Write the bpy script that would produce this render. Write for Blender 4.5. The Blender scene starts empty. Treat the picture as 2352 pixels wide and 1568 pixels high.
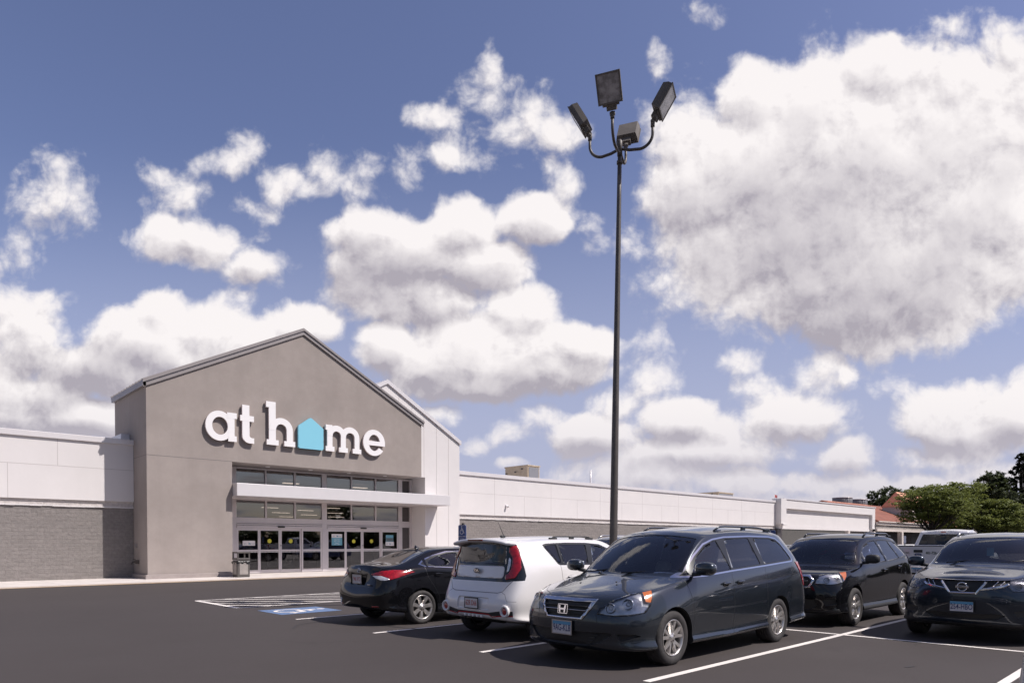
import bpy, bmesh, math, random
from mathutils import Vector, Matrix, geometry
random.seed(7)
sc = bpy.context.scene
R = math.radians
COL = sc.collection

# ------------------------------------------------------------------ camera
cam_d = bpy.data.cameras.new("camera"); cam = bpy.data.objects.new("camera", cam_d); COL.objects.link(cam)
cam_d.sensor_width = 36.0
cam_d.lens = 1562.0 / 2352.0 * 36.0
cam_d.shift_y = 489.9 / 2352.0
cam_d.clip_start = 0.1; cam_d.clip_end = 9000
YAW = 43.61
cam.location = (0, 0, 1.5)
cam.rotation_euler = (R(90 - 1.04), 0, -R(YAW))
sc.camera = cam
sc.render.resolution_x = 1024; sc.render.resolution_y = 682

# ------------------------------------------------------------------ world
SUN_AZ = math.atan2(0.52, -0.85)          # from +Y towards +X
SUN_EL = R(51)
world = bpy.data.worlds.new("World"); sc.world = world; world.use_nodes = True
WT = world.node_tree; WT.nodes.clear()

class NT:
    """tiny node helper"""
    def __init__(s, t, dims='3D'): s.t = t; s.dims = dims
    def n(s, kind, **kw):
        nd = s.t.nodes.new(kind)
        for k, v in kw.items(): setattr(nd, k, v)
        return nd
    def put(s, sock, v):
        if isinstance(v, bpy.types.NodeSocket): s.t.links.new(v, sock)
        elif v is not None: sock.default_value = v
    def m(s, op, a, b=None, c=None, clamp=False):
        nd = s.n('ShaderNodeMath', operation=op, use_clamp=clamp)
        s.put(nd.inputs[0], a); s.put(nd.inputs[1], b); s.put(nd.inputs[2], c)
        return nd.outputs[0]
    def v(s, op, a, b=None, c=None):
        nd = s.n('ShaderNodeVectorMath', operation=op)
        s.put(nd.inputs[0], a); s.put(nd.inputs[1], b)
        if c is not None: s.put(nd.inputs[2], c)
        return nd.outputs['Value'] if op in ('DOT_PRODUCT', 'LENGTH') else nd.outputs[0]
    def mix(s, f, a, b, blend='MIX'):
        nd = s.n('ShaderNodeMix', data_type='RGBA', blend_type=blend)
        s.put(nd.inputs[0], f); s.put(nd.inputs[6], a); s.put(nd.inputs[7], b)
        return nd.outputs[2]
    def noise(s, vec, scale, detail=4, rough=.55, lac=2.0, dist=0.0, out=0):
        nd = s.n('ShaderNodeTexNoise')
        nd.noise_dimensions = s.dims
        s.put(nd.inputs['Vector'], vec); nd.inputs['Scale'].default_value = scale
        nd.inputs['Detail'].default_value = detail; nd.inputs['Roughness'].default_value = rough
        nd.inputs['Lacunarity'].default_value = lac; nd.inputs['Distortion'].default_value = dist
        return nd.outputs[out]
    def ramp(s, f, lo, hi, a=0.0, b=1.0, smooth=True):
        nd = s.n('ShaderNodeMapRange', interpolation_type='SMOOTHSTEP' if smooth else 'LINEAR')
        s.put(nd.inputs[0], f); nd.inputs[1].default_value = lo; nd.inputs[2].default_value = hi
        nd.inputs[3].default_value = a; nd.inputs[4].default_value = b
        return nd.outputs[0]

# cumulus field: soft ellipses on the sky directions (tan right, tan up) plus noise
# (tan right, tan up, radius right, radius up, thickness)
CL = []
def cb(x, y, rx, ry, a=1.0):
    k = 1.12 if a > .75 else 1.05
    if a < .85: a *= .80
    CL.append(((x-1176)/1562., (1246-y)/1562., rx*k/1562., ry*k/1562., a))
for q in [(1940,350,340,215),(2190,300,230,200),(1720,400,210,160),(2000,600,290,190),(2260,470,220,240),(1600,450,130,120),
          (1960,730,170,90),(2180,620,230,150),(1730,240,90,90),(2010,170,90,80),(2300,120,90,70,.7),(1760,560,180,120),(1850,250,120,100),
          (2120,200,80,70,.8),(2420,300,160,240),
          (920,590,170,95),(1060,520,100,65),(1230,510,90,60),(1290,430,40,60,.45),(980,700,130,60),(850,540,100,60),(1110,610,120,60),(1350,510,40,30,.35),
          (1120,800,250,90),(1200,715,80,65),(1080,880,190,50),(890,800,75,55),(1340,800,80,60),(1260,850,150,50),(1010,830,150,70),
          (370,790,190,90),(385,715,75,60),(560,790,130,55),(700,750,95,50),(250,850,150,65),(470,760,100,70),(120,830,60,40,.6),
          (50,780,110,110,.8),(60,930,180,80),(130,470,95,65,.5),(60,560,60,60,.38),(70,700,100,40,.5),(210,960,200,50),(0,850,90,120,.8),(150,390,50,40,.3),
          (450,570,130,55,.8),(580,620,90,45,.75),(390,540,60,45,.7),(520,380,70,35,.5),(570,350,45,30,.4),(670,430,70,50,.6),(365,420,50,35,.4),
          (410,460,60,40,.35),(740,400,50,50,.35),(600,480,50,25,.3),(520,690,45,25,.3),
          (1000,280,75,38,.55),(1060,370,75,45,.6),(1200,280,75,65,.4),(1290,320,75,45,.6),(1110,230,70,50,.35),(1500,160,30,45,.4),(1130,190,25,50,.3),
          (1610,50,45,30,.3),(2150,80,40,25,.4),(830,430,60,45,.35),(940,400,45,40,.3),(1260,390,20,40,.3),
          (1340,1000,100,55),(1560,960,95,60),(1830,960,140,60,.8),(1900,860,80,65,.7),(1690,830,55,30,.5),(1600,1040,220,45,.8),(1930,1050,80,45,.7),
          (1500,1090,200,35,.8),(2170,960,130,75),(2320,960,100,75),(1900,1110,300,32,.6),(1085,1030,40,28,.6),(1180,1065,40,14,.4),(2160,1050,130,35,.5),
          (2280,1095,150,35,.6),(1350,1090,120,40,.6),(1700,1110,200,35,.7),(930,680,160,85),(1880,560,380,220),(1560,340,90,110,.8),(2100,780,120,40,.6),(1400,1140,300,30,.5),(1900,1150,400,26,.5),(1180,1000,60,30,.4),(2250,1010,120,60,.6),(1500,880,60,40,.35),(2050,900,60,40,.4),(1250,960,60,40,.6),(1420,930,80,50,.6),(1750,900,60,50,.5),(2240,920,80,50,.8),(2100,1120,160,30,.7),(1620,1000,120,50,.7),(1100,330,90,50,.25),(1420,560,50,40,.2),(1760,990,90,50,.6),(1450,1000,60,35,.5),(2330,880,40,40,.6),(1010,950,70,30,.5),(1440,790,30,20,.25),(1510,800,50,30,.3),
          (2500,700,120,120),(-150,700,160,160),(2900,300,300,160),(-600,400,300,160),(-900,900,300,120),(3100,900,400,120),(600,-500,300,200,.8),(2200,-700,400,200,.8)]: cb(*q)

# grey undersides: (x, y, rx, ry, depth)
SH = []
def cs(x, y, rx, ry, a): SH.append(((x-1176)/1562., (1246-y)/1562., rx/1562., ry/1562., a))
for q in [(1830,530,280,170,.78),(2120,620,260,140,.60),(1640,510,150,90,.52),(1960,730,220,90,.85),(1880,400,150,90,.25),(2260,400,100,60,.25),(2060,420,120,50,.2),
          (930,650,190,75,.85),(830,560,90,60,.4),(1150,600,110,50,.4),(1000,730,120,40,.6),(1080,895,230,42,.9),(1290,860,120,40,.6),(900,840,70,35,.4),
          (230,850,160,60,.8),(120,920,150,40,.7),(330,860,100,35,.6),(60,840,100,35,.6),(100,990,200,30,.8),(580,640,110,28,.6),(430,590,90,25,.5),
          (1340,1030,110,28,.7),(1560,1010,110,28,.6),(1850,1000,140,28,.6),(1650,1075,260,24,.6),(2160,1030,140,28,.8),(2320,1010,80,28,.6),(1950,1085,160,20,.6),(2280,1120,140,18,.6),(140,520,80,25,.4)]: cs(*q)
def make_field(u0, u1, v0, v1):
    """cloud thickness over one patch of sky; only the ellipses that reach the patch are evaluated"""
    g = bpy.data.node_groups.new('cloud_field', 'ShaderNodeTree')
    g.interface.new_socket('P', in_out='INPUT', socket_type='NodeSocketVector')
    g.interface.new_socket('F', in_out='OUTPUT', socket_type='NodeSocketFloat')
    g.interface.new_socket('S', in_out='OUTPUT', socket_type='NodeSocketFloat')
    g.interface.new_socket('U', in_out='OUTPUT', socket_type='NodeSocketFloat')
    G = NT(g, '2D')
    gi = G.n('NodeGroupInput'); go = G.n('NodeGroupOutput')
    P0 = gi.outputs[0]
    warp = G.noise(P0, 9.0, 3, .55, out=1)
    P2 = G.v('ADD', P0, G.v('MULTIPLY', G.v('SUBTRACT', warp, (.5, .5, .5)), (.034, .030, 0)))
    acc = None
    for (cx, cy, rx, ry, a) in CL:
        k = min(1.8, math.sqrt(1+.7/a)); ex = rx*k+.05; ey = ry*k+.06
        if cx+ex < u0 or cx-ex > u1 or cy+ey < v0 or cy-ey > v1: continue
        q = G.v('MULTIPLY_ADD', P2, (1/rx, 1/ry, 0), (-cx/rx, -cy/ry, 0))
        f = G.m('MULTIPLY_ADD', G.v('DOT_PRODUCT', q, q), -a, a)
        acc = f if acc is None else G.m('SMOOTH_MAX', acc, f, .38)
    if acc is None:
        G.put(go.inputs[0], -1.0); go.inputs[0].default_value = -1.0; return g
    sh = None
    for (cx, cy, rx, ry, a) in SH:
        if cx+rx*1.1 < u0 or cx-rx*1.1 > u1 or cy+ry*1.2 < v0 or cy-ry*1.2 > v1: continue
        q = G.v('MULTIPLY_ADD', P2, (.8/rx, .8/ry, 0), (-.8*cx/rx, -.8*cy/ry, 0))
        f = G.m('MULTIPLY_ADD', G.v('DOT_PRODUCT', q, q), -a, a)
        sh = f if sh is None else G.m('SMOOTH_MAX', sh, f, .2)
    if sh is None: sh = G.m('ADD', 0.0, 0.0)
    G.put(go.inputs[2], G.m('MAXIMUM', sh, 0.0))
    base = G.m('MAXIMUM', G.m('SUBTRACT', acc, .05), -0.9)
    n1 = G.noise(P2, 12.0, 7, .62)
    vor = G.n('ShaderNodeTexVoronoi', feature='F1', voronoi_dimensions='2D'); G.put(vor.inputs['Vector'], P2)
    vor.inputs['Scale'].default_value = 21.0; vor.inputs['Detail'].default_value = 3.0; vor.inputs['Roughness'].default_value = .55
    F = G.m('ADD', base, G.m('MULTIPLY', G.m('SUBTRACT', n1, .46), 1.7))
    F = G.m('ADD', F, G.m('MULTIPLY', G.m('SUBTRACT', .40, vor.outputs[0]), .42))
    G.put(go.inputs[0], F); G.put(go.inputs[1], base)
    return g

Wn = NT(WT, '2D')
tc = Wn.n('ShaderNodeTexCoord')
D = tc.outputs['Generated']
fw = (math.sin(R(YAW)), math.cos(R(YAW)), 0); rt = (math.cos(R(YAW)), -math.sin(R(YAW)), 0)
df = Wn.m('MAXIMUM', Wn.m('ABSOLUTE', Wn.v('DOT_PRODUCT', D, fw)), .12)
uu = Wn.m('DIVIDE', Wn.v('DOT_PRODUCT', D, rt), df)
vv = Wn.m('DIVIDE', Wn.v('DOT_PRODUCT', D, (0, 0, 1)), df)
cmb = Wn.n('ShaderNodeCombineXYZ'); Wn.put(cmb.inputs[0], uu); Wn.put(cmb.inputs[1], vv)
UV = cmb.outputs[0]
UVB = Wn.v('ADD', UV, (.008, .022, 0))
sky = Wn.n('ShaderNodeTexSky', sky_type='NISHITA', sun_disc=False)
sky.sun_elevation = SUN_EL; sky.sun_rotation = SUN_AZ
sky.air_density = 1.0; sky.dust_density = 1.2; sky.ozone_density = 1.6
SKY_STR = 0.10
skyc = Wn.mix(1.0, sky.outputs[0], (SKY_STR*1.19, SKY_STR*1.04, SKY_STR*1.22, 1), 'MULTIPLY')
hsv = Wn.n('ShaderNodeHueSaturation'); Wn.put(hsv.inputs['Color'], skyc); hsv.inputs['Saturation'].default_value = .98
skyc = hsv.outputs[0]
skyc = Wn.mix(Wn.ramp(vv, 0, .60, .92, 0), skyc, (.46, .485, .655, 1))
CLB = (.96, .915, .915, 1); CLD = (.43, .40, .455, 1)
HZ = Wn.ramp(vv, .0, .24, .85, 0)
def background(c):
    b = Wn.n('ShaderNodeBackground'); Wn.put(b.inputs[0], c); b.inputs[1].default_value = 1.0; return b.outputs[0]
def leaf(u0, u1, v0, v1):
    g = make_field(u0, u1, v0, v1)
    ga = Wn.n('ShaderNodeGroup'); ga.node_tree = g; Wn.put(ga.inputs[0], UV); FA = ga.outputs[0]; SA = ga.outputs[1]; UA = ga.outputs[2]
    gb = Wn.n('ShaderNodeGroup'); gb.node_tree = g; Wn.put(gb.inputs[0], UVB); FB = gb.outputs[0]; SB = gb.outputs[1]
    cover = Wn.ramp(Wn.m('ADD', FA, Wn.m('MULTIPLY', Wn.m('MAXIMUM', SA, 0.0), .6)), -.32, .56)
    dS = Wn.m('SUBTRACT', SA, SB); dN = Wn.m('SUBTRACT', Wn.m('SUBTRACT', FA, FB), dS)
    dN = Wn.m('MULTIPLY', dN, Wn.ramp(FA, .25, 1.25, .78, .26))
    lit = Wn.m('ADD', Wn.m('ADD', Wn.m('MULTIPLY', dS, 1.2), dN), .86)
    lit = Wn.m('SUBTRACT', lit, Wn.m('ADD', Wn.ramp(FA, .45, 1.7, 0, .10), Wn.m('MULTIPLY', UA, .78)))
    lit = Wn.m('ADD', lit, Wn.m('MULTIPLY', Wn.m('SUBTRACT', Wn.noise(UV, 3.6, 2, .5), .5), .38), clamp=True)
    return background(Wn.mix(cover, skyc, Wn.mix(HZ, Wn.mix(lit, CLD, CLB), (.60, .575, .655, 1))))
def split(sock, at, lo, hi):
    mx = Wn.n('ShaderNodeMixShader'); Wn.put(mx.inputs[0], Wn.m('GREATER_THAN', sock, at)); Wn.put(mx.inputs[1], lo); Wn.put(mx.inputs[2], hi)
    return mx.outputs[0]
BIG = 99
def tree_u(v0, v1, cuts, u0, u1):
    if not cuts: return leaf(u0, u1, v0, v1)
    k = len(cuts)//2; c = cuts[k]
    return split(uu, c, tree_u(v0, v1, cuts[:k], u0, c), tree_u(v0, v1, cuts[k+1:], c, u1))
lowrow = tree_u(0, .24, [-.5, -.2, .05, .22, .45], -BIG, BIG)
midrow = tree_u(.24, .50, [-.45, -.2, .1, .35], -BIG, BIG)
toprow = tree_u(.50, BIG, [-.3, 0, .25, .55], -BIG, BIG)
front = split(vv, 0.0, background(skyc), split(vv, .24, lowrow, split(vv, .50, midrow, toprow)))
# the sky behind the camera: deeper blue with scattered small clouds
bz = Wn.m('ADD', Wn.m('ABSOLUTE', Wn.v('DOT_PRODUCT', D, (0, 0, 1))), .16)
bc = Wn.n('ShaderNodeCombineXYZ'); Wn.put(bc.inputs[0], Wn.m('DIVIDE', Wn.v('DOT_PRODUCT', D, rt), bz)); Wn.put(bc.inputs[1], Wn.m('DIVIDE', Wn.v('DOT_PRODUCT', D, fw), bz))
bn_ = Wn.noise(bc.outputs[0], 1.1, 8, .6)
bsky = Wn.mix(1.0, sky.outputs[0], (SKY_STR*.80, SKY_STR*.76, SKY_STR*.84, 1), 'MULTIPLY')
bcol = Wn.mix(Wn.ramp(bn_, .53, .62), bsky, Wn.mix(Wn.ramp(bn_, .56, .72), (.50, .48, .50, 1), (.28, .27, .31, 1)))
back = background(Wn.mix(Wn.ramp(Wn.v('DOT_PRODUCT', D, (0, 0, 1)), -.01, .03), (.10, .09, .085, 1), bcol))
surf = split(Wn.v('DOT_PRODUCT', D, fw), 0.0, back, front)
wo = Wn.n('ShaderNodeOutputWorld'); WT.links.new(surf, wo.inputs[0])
world.cycles.sampling_method = 'MANUAL'; world.cycles.sample_map_resolution = 512

# ------------------------------------------------------------------ sun
sun_d = bpy.data.lights.new("sun", 'SUN'); sun = bpy.data.objects.new("sun", sun_d); COL.objects.link(sun)
sun_d.energy = 4.9; sun_d.angle = R(.53); sun_d.color = (1.0, .945, .895)
sdir = Vector((math.cos(SUN_EL)*math.sin(SUN_AZ), math.cos(SUN_EL)*math.cos(SUN_AZ), math.sin(SUN_EL)))
sun.rotation_euler = sdir.to_track_quat('Z', 'Y').to_euler()
sun.location = sdir*60

sc.view_settings.view_transform = 'Standard'; sc.view_settings.look = 'None'
sc.view_settings.exposure = 0.0; sc.view_settings.gamma = 1.0
sc.render.engine = 'CYCLES'

# ------------------------------------------------------------------ materials
def srgb(r, g_, b):
    f = lambda c: ((c/255+.055)/1.055)**2.4 if c > 10 else c/255/12.92
    return (f(r), f(g_), f(b), 1)
def newmat(name):
    m = bpy.data.materials.new(name); m.use_nodes = True
    t = m.node_tree; b = t.nodes['Principled BSDF']
    return m, NT(t), b
def mat(name, col, rough=.5, metal=0.0, coat=0.0, var=0.0, vscale=3.0, bump=0.0, bscale=40.0, emis=None, estr=0.0, spec=.5, alpha=None, coat_rough=.03):
    m, N, b = newmat(name)
    c4 = tuple(col[:3]) + (1,)
    b.inputs['Base Color'].default_value = c4
    b.inputs['Roughness'].default_value = rough; b.inputs['Metallic'].default_value = metal
    b.inputs['Coat Weight'].default_value = coat; b.inputs['Coat Roughness'].default_value = coat_rough
    b.inputs['Specular IOR Level'].default_value = spec
    if var or bump:
        tcn = N.n('ShaderNodeTexCoord'); V = tcn.outputs['Object']
    if var:
        nz = N.noise(V, vscale, 5, .6)
        lo = tuple(x*(1-var) for x in c4[:3])+(1,); hi = tuple(min(1, x*(1+var)) for x in c4[:3])+(1,)
        N.put(b.inputs['Base Color'], N.mix(N.ramp(nz, .3, .7), lo, hi))
    if bump:
        bn = N.n('ShaderNodeBump'); bn.inputs['Strength'].default_value = bump; bn.inputs['Distance'].default_value = .01
        N.put(bn.inputs['Height'], N.noise(V, bscale, 5, .6)); N.put(b.inputs['Normal'], bn.outputs[0])
    if emis:
        b.inputs['Emission Color'].default_value = tuple(emis[:3])+(1,); b.inputs['Emission Strength'].default_value = estr
    return m
def glassmat(name, tint, refl_rough=.02, base=.05, boost=1.0):
    """thin glazing: tinted transparency with a fresnel reflection"""
    m = bpy.data.materials.new(name); m.use_nodes = True; t = m.node_tree; t.nodes.clear(); N = NT(t)
    tr = N.n('ShaderNodeBsdfTransparent'); tr.inputs[0].default_value = tuple(tint)+(1,)
    gl = N.n('ShaderNodeBsdfGlossy'); gl.inputs['Roughness'].default_value = refl_rough; gl.inputs['Color'].default_value = (.95, .95, .97, 1)
    lw = N.n('ShaderNodeFresnel'); lw.inputs[0].default_value = 1.5
    fac = N.m('ADD', N.m('MULTIPLY', lw.outputs[0], boost), base-.04, clamp=True)
    mx = N.n('ShaderNodeMixShader'); N.put(mx.inputs[0], fac); N.put(mx.inputs[1], tr.outputs[0]); N.put(mx.inputs[2], gl.outputs[0])
    o = N.n('ShaderNodeOutputMaterial'); t.links.new(mx.outputs[0], o.inputs[0])
    return m

# ------------------------------------------------------------------ object helpers
def tag(o, label=None, cat=None, group=None, kind=None):
    if label: o['label'] = label
    if cat: o['category'] = cat
    if group: o['group'] = group
    if kind: o['kind'] = kind
    return o
def empty(name, loc=(0, 0, 0), rz=0.0, label=None, cat=None, group=None):
    o = bpy.data.objects.new(name, None); COL.objects.link(o); o.location = loc; o.rotation_euler = (0, 0, rz)
    o.empty_display_size = .3
    return tag(o, label, cat, group)
def kids(o): return [c for c in bpy.data.objects if c.parent == o]
def copy_tree(o, parent=None):
    c = o.copy(); COL.objects.link(c); c.parent = parent
    for ch in kids(o): copy_tree(ch, c)
    return c
def link_mesh(name, me, parent=None, mats=None):
    o = bpy.data.objects.new(name, me); COL.objects.link(o)
    if mats:
        for m in (mats if isinstance(mats, (list, tuple)) else [mats]): me.materials.append(m)
    if parent: o.parent = parent
    return o
class MB:
    def __init__(s, off=(0, 0, 0)):
        s.vs = []; s.fs = []; s.mi = []; s.cur = 0; s.M = None; s.off = Vector(off); s.sm = []; s.smooth = False
    def add(s, vs, fs):
        b = len(s.vs)
        for v in vs:
            v = Vector(v)
            if s.M is not None: v = s.M @ v
            s.vs.append(v - s.off)
        for f in fs:
            s.fs.append([b+i for i in f]); s.mi.append(s.cur); s.sm.append(s.smooth)
        return s
    def box(s, x0, y0, z0, x1, y1, z1):
        return s.add([(x0,y0,z0),(x1,y0,z0),(x1,y1,z0),(x0,y1,z0),(x0,y0,z1),(x1,y0,z1),(x1,y1,z1),(x0,y1,z1)],
                     [(0,3,2,1),(4,5,6,7),(0,1,5,4),(1,2,6,5),(2,3,7,6),(3,0,4,7)])
    def bbox(s, x0, y0, z0, x1, y1, z1, b=.01):
        """box with chamfered edges"""
        vs = []; X = (x0, x1); Y = (y0, y1); Z = (z0, z1); bm = bmesh.new()
        vv = [bm.verts.new((X[i], Y[j], Z[k])) for k in (0, 1) for j in (0, 1) for i in (0, 1)]
        for f in [(0,2,3,1),(4,5,7,6),(0,1,5,4),(1,3,7,5),(3,2,6,7),(2,0,4,6)]: bm.faces.new([vv[i] for i in f])
        bmesh.ops.bevel(bm, geom=bm.edges[:], offset=b, segments=2, affect='EDGES', profile=.6)
        bm.verts.index_update()
        s.add([v.co.copy() for v in bm.verts], [[v.index for v in f.verts] for f in bm.faces]); bm.free(); return s
    def prism(s, poly, ax, a0, a1):
        """poly = 2D outline (ccw), extruded along axis ax ('x','y','z') from a0 to a1; concave ok"""
        def P(u, v, a): return {'x': (a, u, v), 'y': (u, a, v), 'z': (u, v, a)}[ax]
        n = len(poly)
        tri = geometry.tessellate_polygon([[Vector((u, v, 0)) for u, v in poly]])
        vs = [P(u, v, a0) for u, v in poly] + [P(u, v, a1) for u, v in poly]
        fs = [tuple(t) for t in tri] + [tuple(n+i for i in reversed(t)) for t in tri]
        fs += [(i, (i+1) % n, n+(i+1) % n, n+i) for i in range(n)]
        return s.add(vs, fs)
    def quad(s, a, b, c, d): return s.add([a, b, c, d], [(0, 1, 2, 3)])
    def tube(s, pts, r, n=10, cap=True):
        pts = [Vector(p) for p in pts]; rs = r if isinstance(r, (list, tuple)) else [r]*len(pts)
        vs = []; prev = None
        for i, p in enumerate(pts):
            t = (pts[min(i+1, len(pts)-1)] - pts[max(i-1, 0)]).normalized()
            if prev is None:
                a = Vector((0, 0, 1)) if abs(t.z) < .9 else Vector((1, 0, 0)); u = t.cross(a).normalized()
            else: u = (prev - t*prev.dot(t)).normalized()
            prev = u; w = t.cross(u)
            for k in range(n):
                an = 2*math.pi*k/n; vs.append(p + (u*math.cos(an) + w*math.sin(an))*rs[i])
        fs = []
        for i in range(len(pts)-1):
            for k in range(n): fs.append((i*n+k, i*n+(k+1) % n, (i+1)*n+(k+1) % n, (i+1)*n+k))
        if cap: fs.append(tuple(reversed(range(n)))); fs.append(tuple((len(pts)-1)*n+k for k in range(n)))
        s.smooth = True; s.add(vs, fs); s.smooth = False; return s
    def lathe(s, prof, n=24, ax='y', c=(0, 0, 0), close=False):
        """prof = (radius, along)"""
        vs = []; c = Vector(c)
        for r, a in prof:
            for k in range(n):
                t = 2*math.pi*k/n; u, v = r*math.cos(t), r*math.sin(t)
                vs.append(c + Vector({'x': (a, u, v), 'y': (u, a, v), 'z': (u, v, a)}[ax]))
        fs = []
        for i in range(len(prof)-1 + (1 if close else 0)):
            j = (i+1) % len(prof)
            for k in range(n): fs.append((i*n+k, i*n+(k+1) % n, j*n+(k+1) % n, j*n+k))
        s.smooth = True; s.add(vs, fs); s.smooth = False; return s
    def cyl(s, p0, p1, r, n=16):
        p0, p1 = Vector(p0), Vector(p1); t = (p1-p0).normalized()
        a = Vector((0, 0, 1)) if abs(t.z) < .9 else Vector((1, 0, 0)); u = t.cross(a).normalized(); w = t.cross(u)
        vs = [p + (u*math.cos(2*math.pi*k/n)+w*math.sin(2*math.pi*k/n))*r for p in (p0, p1) for k in range(n)]
        fs = [(k, (k+1) % n, n+(k+1) % n, n+k) for k in range(n)] + [tuple(reversed(range(n))), tuple(range(n, 2*n))]
        return s.add(vs, fs)
    def build(s, name, mats, parent=None, fix=True):
        me = bpy.data.meshes.new(name); me.from_pydata([tuple(v) for v in s.vs], [], s.fs)
        mats = mats if isinstance(mats, (list, tuple)) else [mats]
        for m in mats: me.materials.append(m)
        me.polygons.foreach_set('material_index', s.mi); me.polygons.foreach_set('use_smooth', s.sm)
        if fix:
            bm = bmesh.new(); bm.from_mesh(me); bmesh.ops.recalc_face_normals(bm, faces=bm.faces); bm.to_mesh(me); bm.free()
        me.update()
        o = bpy.data.objects.new(name, me); COL.objects.link(o)
        if parent: o.parent = parent
        return o
FONT_CACHE = {}
def text_polys(txt, size, ext=.002, spacing=1.0, bold=0.0, align='CENTER', sx=1.0):
    """returns (verts, faces) of a text in the xy plane centred on the origin"""
    cu = bpy.data.curves.new('t', 'FONT'); cu.body = txt; cu.size = size; cu.extrude = ext; cu.align_x = align; cu.align_y = 'CENTER'
    cu.space_character = spacing; cu.offset = bold; cu.resolution_u = 3
    ob = bpy.data.objects.new('t', cu); COL.objects.link(ob)
    dg = bpy.context.evaluated_depsgraph_get(); me = bpy.data.meshes.new_from_object(ob.evaluated_get(dg))
    vs = [Vector((v.co.x*sx, v.co.y, v.co.z)) for v in me.vertices]; fs = [tuple(p.vertices) for p in me.polygons]
    bpy.data.objects.remove(ob); bpy.data.curves.remove(cu); bpy.data.meshes.remove(me)
    return vs, fs
def face_frame(origin, right, up):
    r = Vector(right).normalized(); u = Vector(up).normalized(); n = r.cross(u)
    M = Matrix((r, u, n)).transposed().to_4x4(); M.translation = Vector(origin); return M
# ================================================================== materials of the place
M = {}
def asphalt():
    m, N, b = newmat('asphalt'); V = N.n('ShaderNodeTexCoord').outputs['Object']
    big = N.ramp(N.noise(V, .22, 4, .6), .3, .7); mid = N.ramp(N.noise(V, 2.5, 5, .65), .25, .75); fine = N.noise(V, 95, 3, .8)
    c = N.mix(big, (.054, .0445, .0425, 1), (.068, .057, .055, 1))
    c = N.mix(N.ramp(N.noise(V, .055, 3, .5), .42, .62, 0, .35), c, (.040, .034, .033, 1)); c = N.mix(N.m('MULTIPLY', mid, .6), c, (.058, .048, .046, 1))
    spk = N.ramp(fine, .60, .78); c = N.mix(N.m('MULTIPLY', spk, .55), c, (.17, .15, .145, 1))
    # faint stains stretched along the driving lane
    mp = N.n('ShaderNodeMapping'); N.put(mp.inputs[0], V); mp.inputs['Scale'].default_value = (.35, 1.6, 1)
    st = N.ramp(N.noise(mp.outputs[0], 1.0, 6, .6), .62, .80); c = N.mix(N.m('MULTIPLY', st, .30), c, (.036, .031, .032, 1))
    mp2 = N.n('ShaderNodeMapping'); N.put(mp2.inputs[0], V); mp2.inputs['Scale'].default_value = (.5, 4, 1); mp2.inputs['Location'].default_value = (31, 7, 0)
    sc2 = N.ramp(N.noise(mp2.outputs[0], 1.3, 6, .7), .70, .80); c = N.mix(N.m('MULTIPLY', sc2, .18), c, (.20, .18, .17, 1))
    # thin hairline cracks
    vo = N.n('ShaderNodeTexVoronoi', feature='DISTANCE_TO_EDGE'); N.put(vo.inputs['Vector'], N.v('ADD', V, N.v('MULTIPLY', N.noise(V, 1.2, 3, .5, out=1), (.9, .9, 0)))); vo.inputs['Scale'].default_value = .16
    cr = N.ramp(vo.outputs[0], .0, .0028, 1, 0); cr = N.m('MULTIPLY', cr, N.ramp(N.noise(V, .12, 2), .5, .6)); c = N.mix(N.m('MULTIPLY', cr, .8), c, (.022, .019, .019, 1))
    oil = N.ramp(N.noise(V, .85, 3, .45), .70, .80); c = N.mix(N.m('MULTIPLY', oil, .45), c, (.030, .026, .026, 1))
    gr = N.ramp(N.noise(V, 38, 2, .6), .66, .72); c = N.mix(N.m('MULTIPLY', gr, .35), c, (.12, .105, .10, 1))
    N.put(b.inputs['Base Color'], c); b.inputs['Roughness'].default_value = .82; b.inputs['Specular IOR Level'].default_value = .35
    bn = N.n('ShaderNodeBump'); bn.inputs['Strength'].default_value = .55; bn.inputs['Distance'].default_value = .006
    N.put(bn.inputs['Height'], fine); N.put(b.inputs['Normal'], bn.outputs[0])
    return m
def paintline(name, col, wear=.62):
    m, N, b = newmat(name); V = N.n('ShaderNodeTexCoord').outputs['Object']
    w = N.ramp(N.noise(V, 26, 6, .7), wear, wear+.12); w2 = N.ramp(N.noise(V, 1.7, 4, .6), .35, .7)
    N.put(b.inputs['Base Color'], N.mix(N.m('MULTIPLY', w, .8), N.mix(N.m('MULTIPLY', w2, .25), col, tuple(x*.72 for x in col[:3])+(1,)), (.085, .07, .068, 1)))
    b.inputs['Roughness'].default_value = .7
    return m
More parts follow.
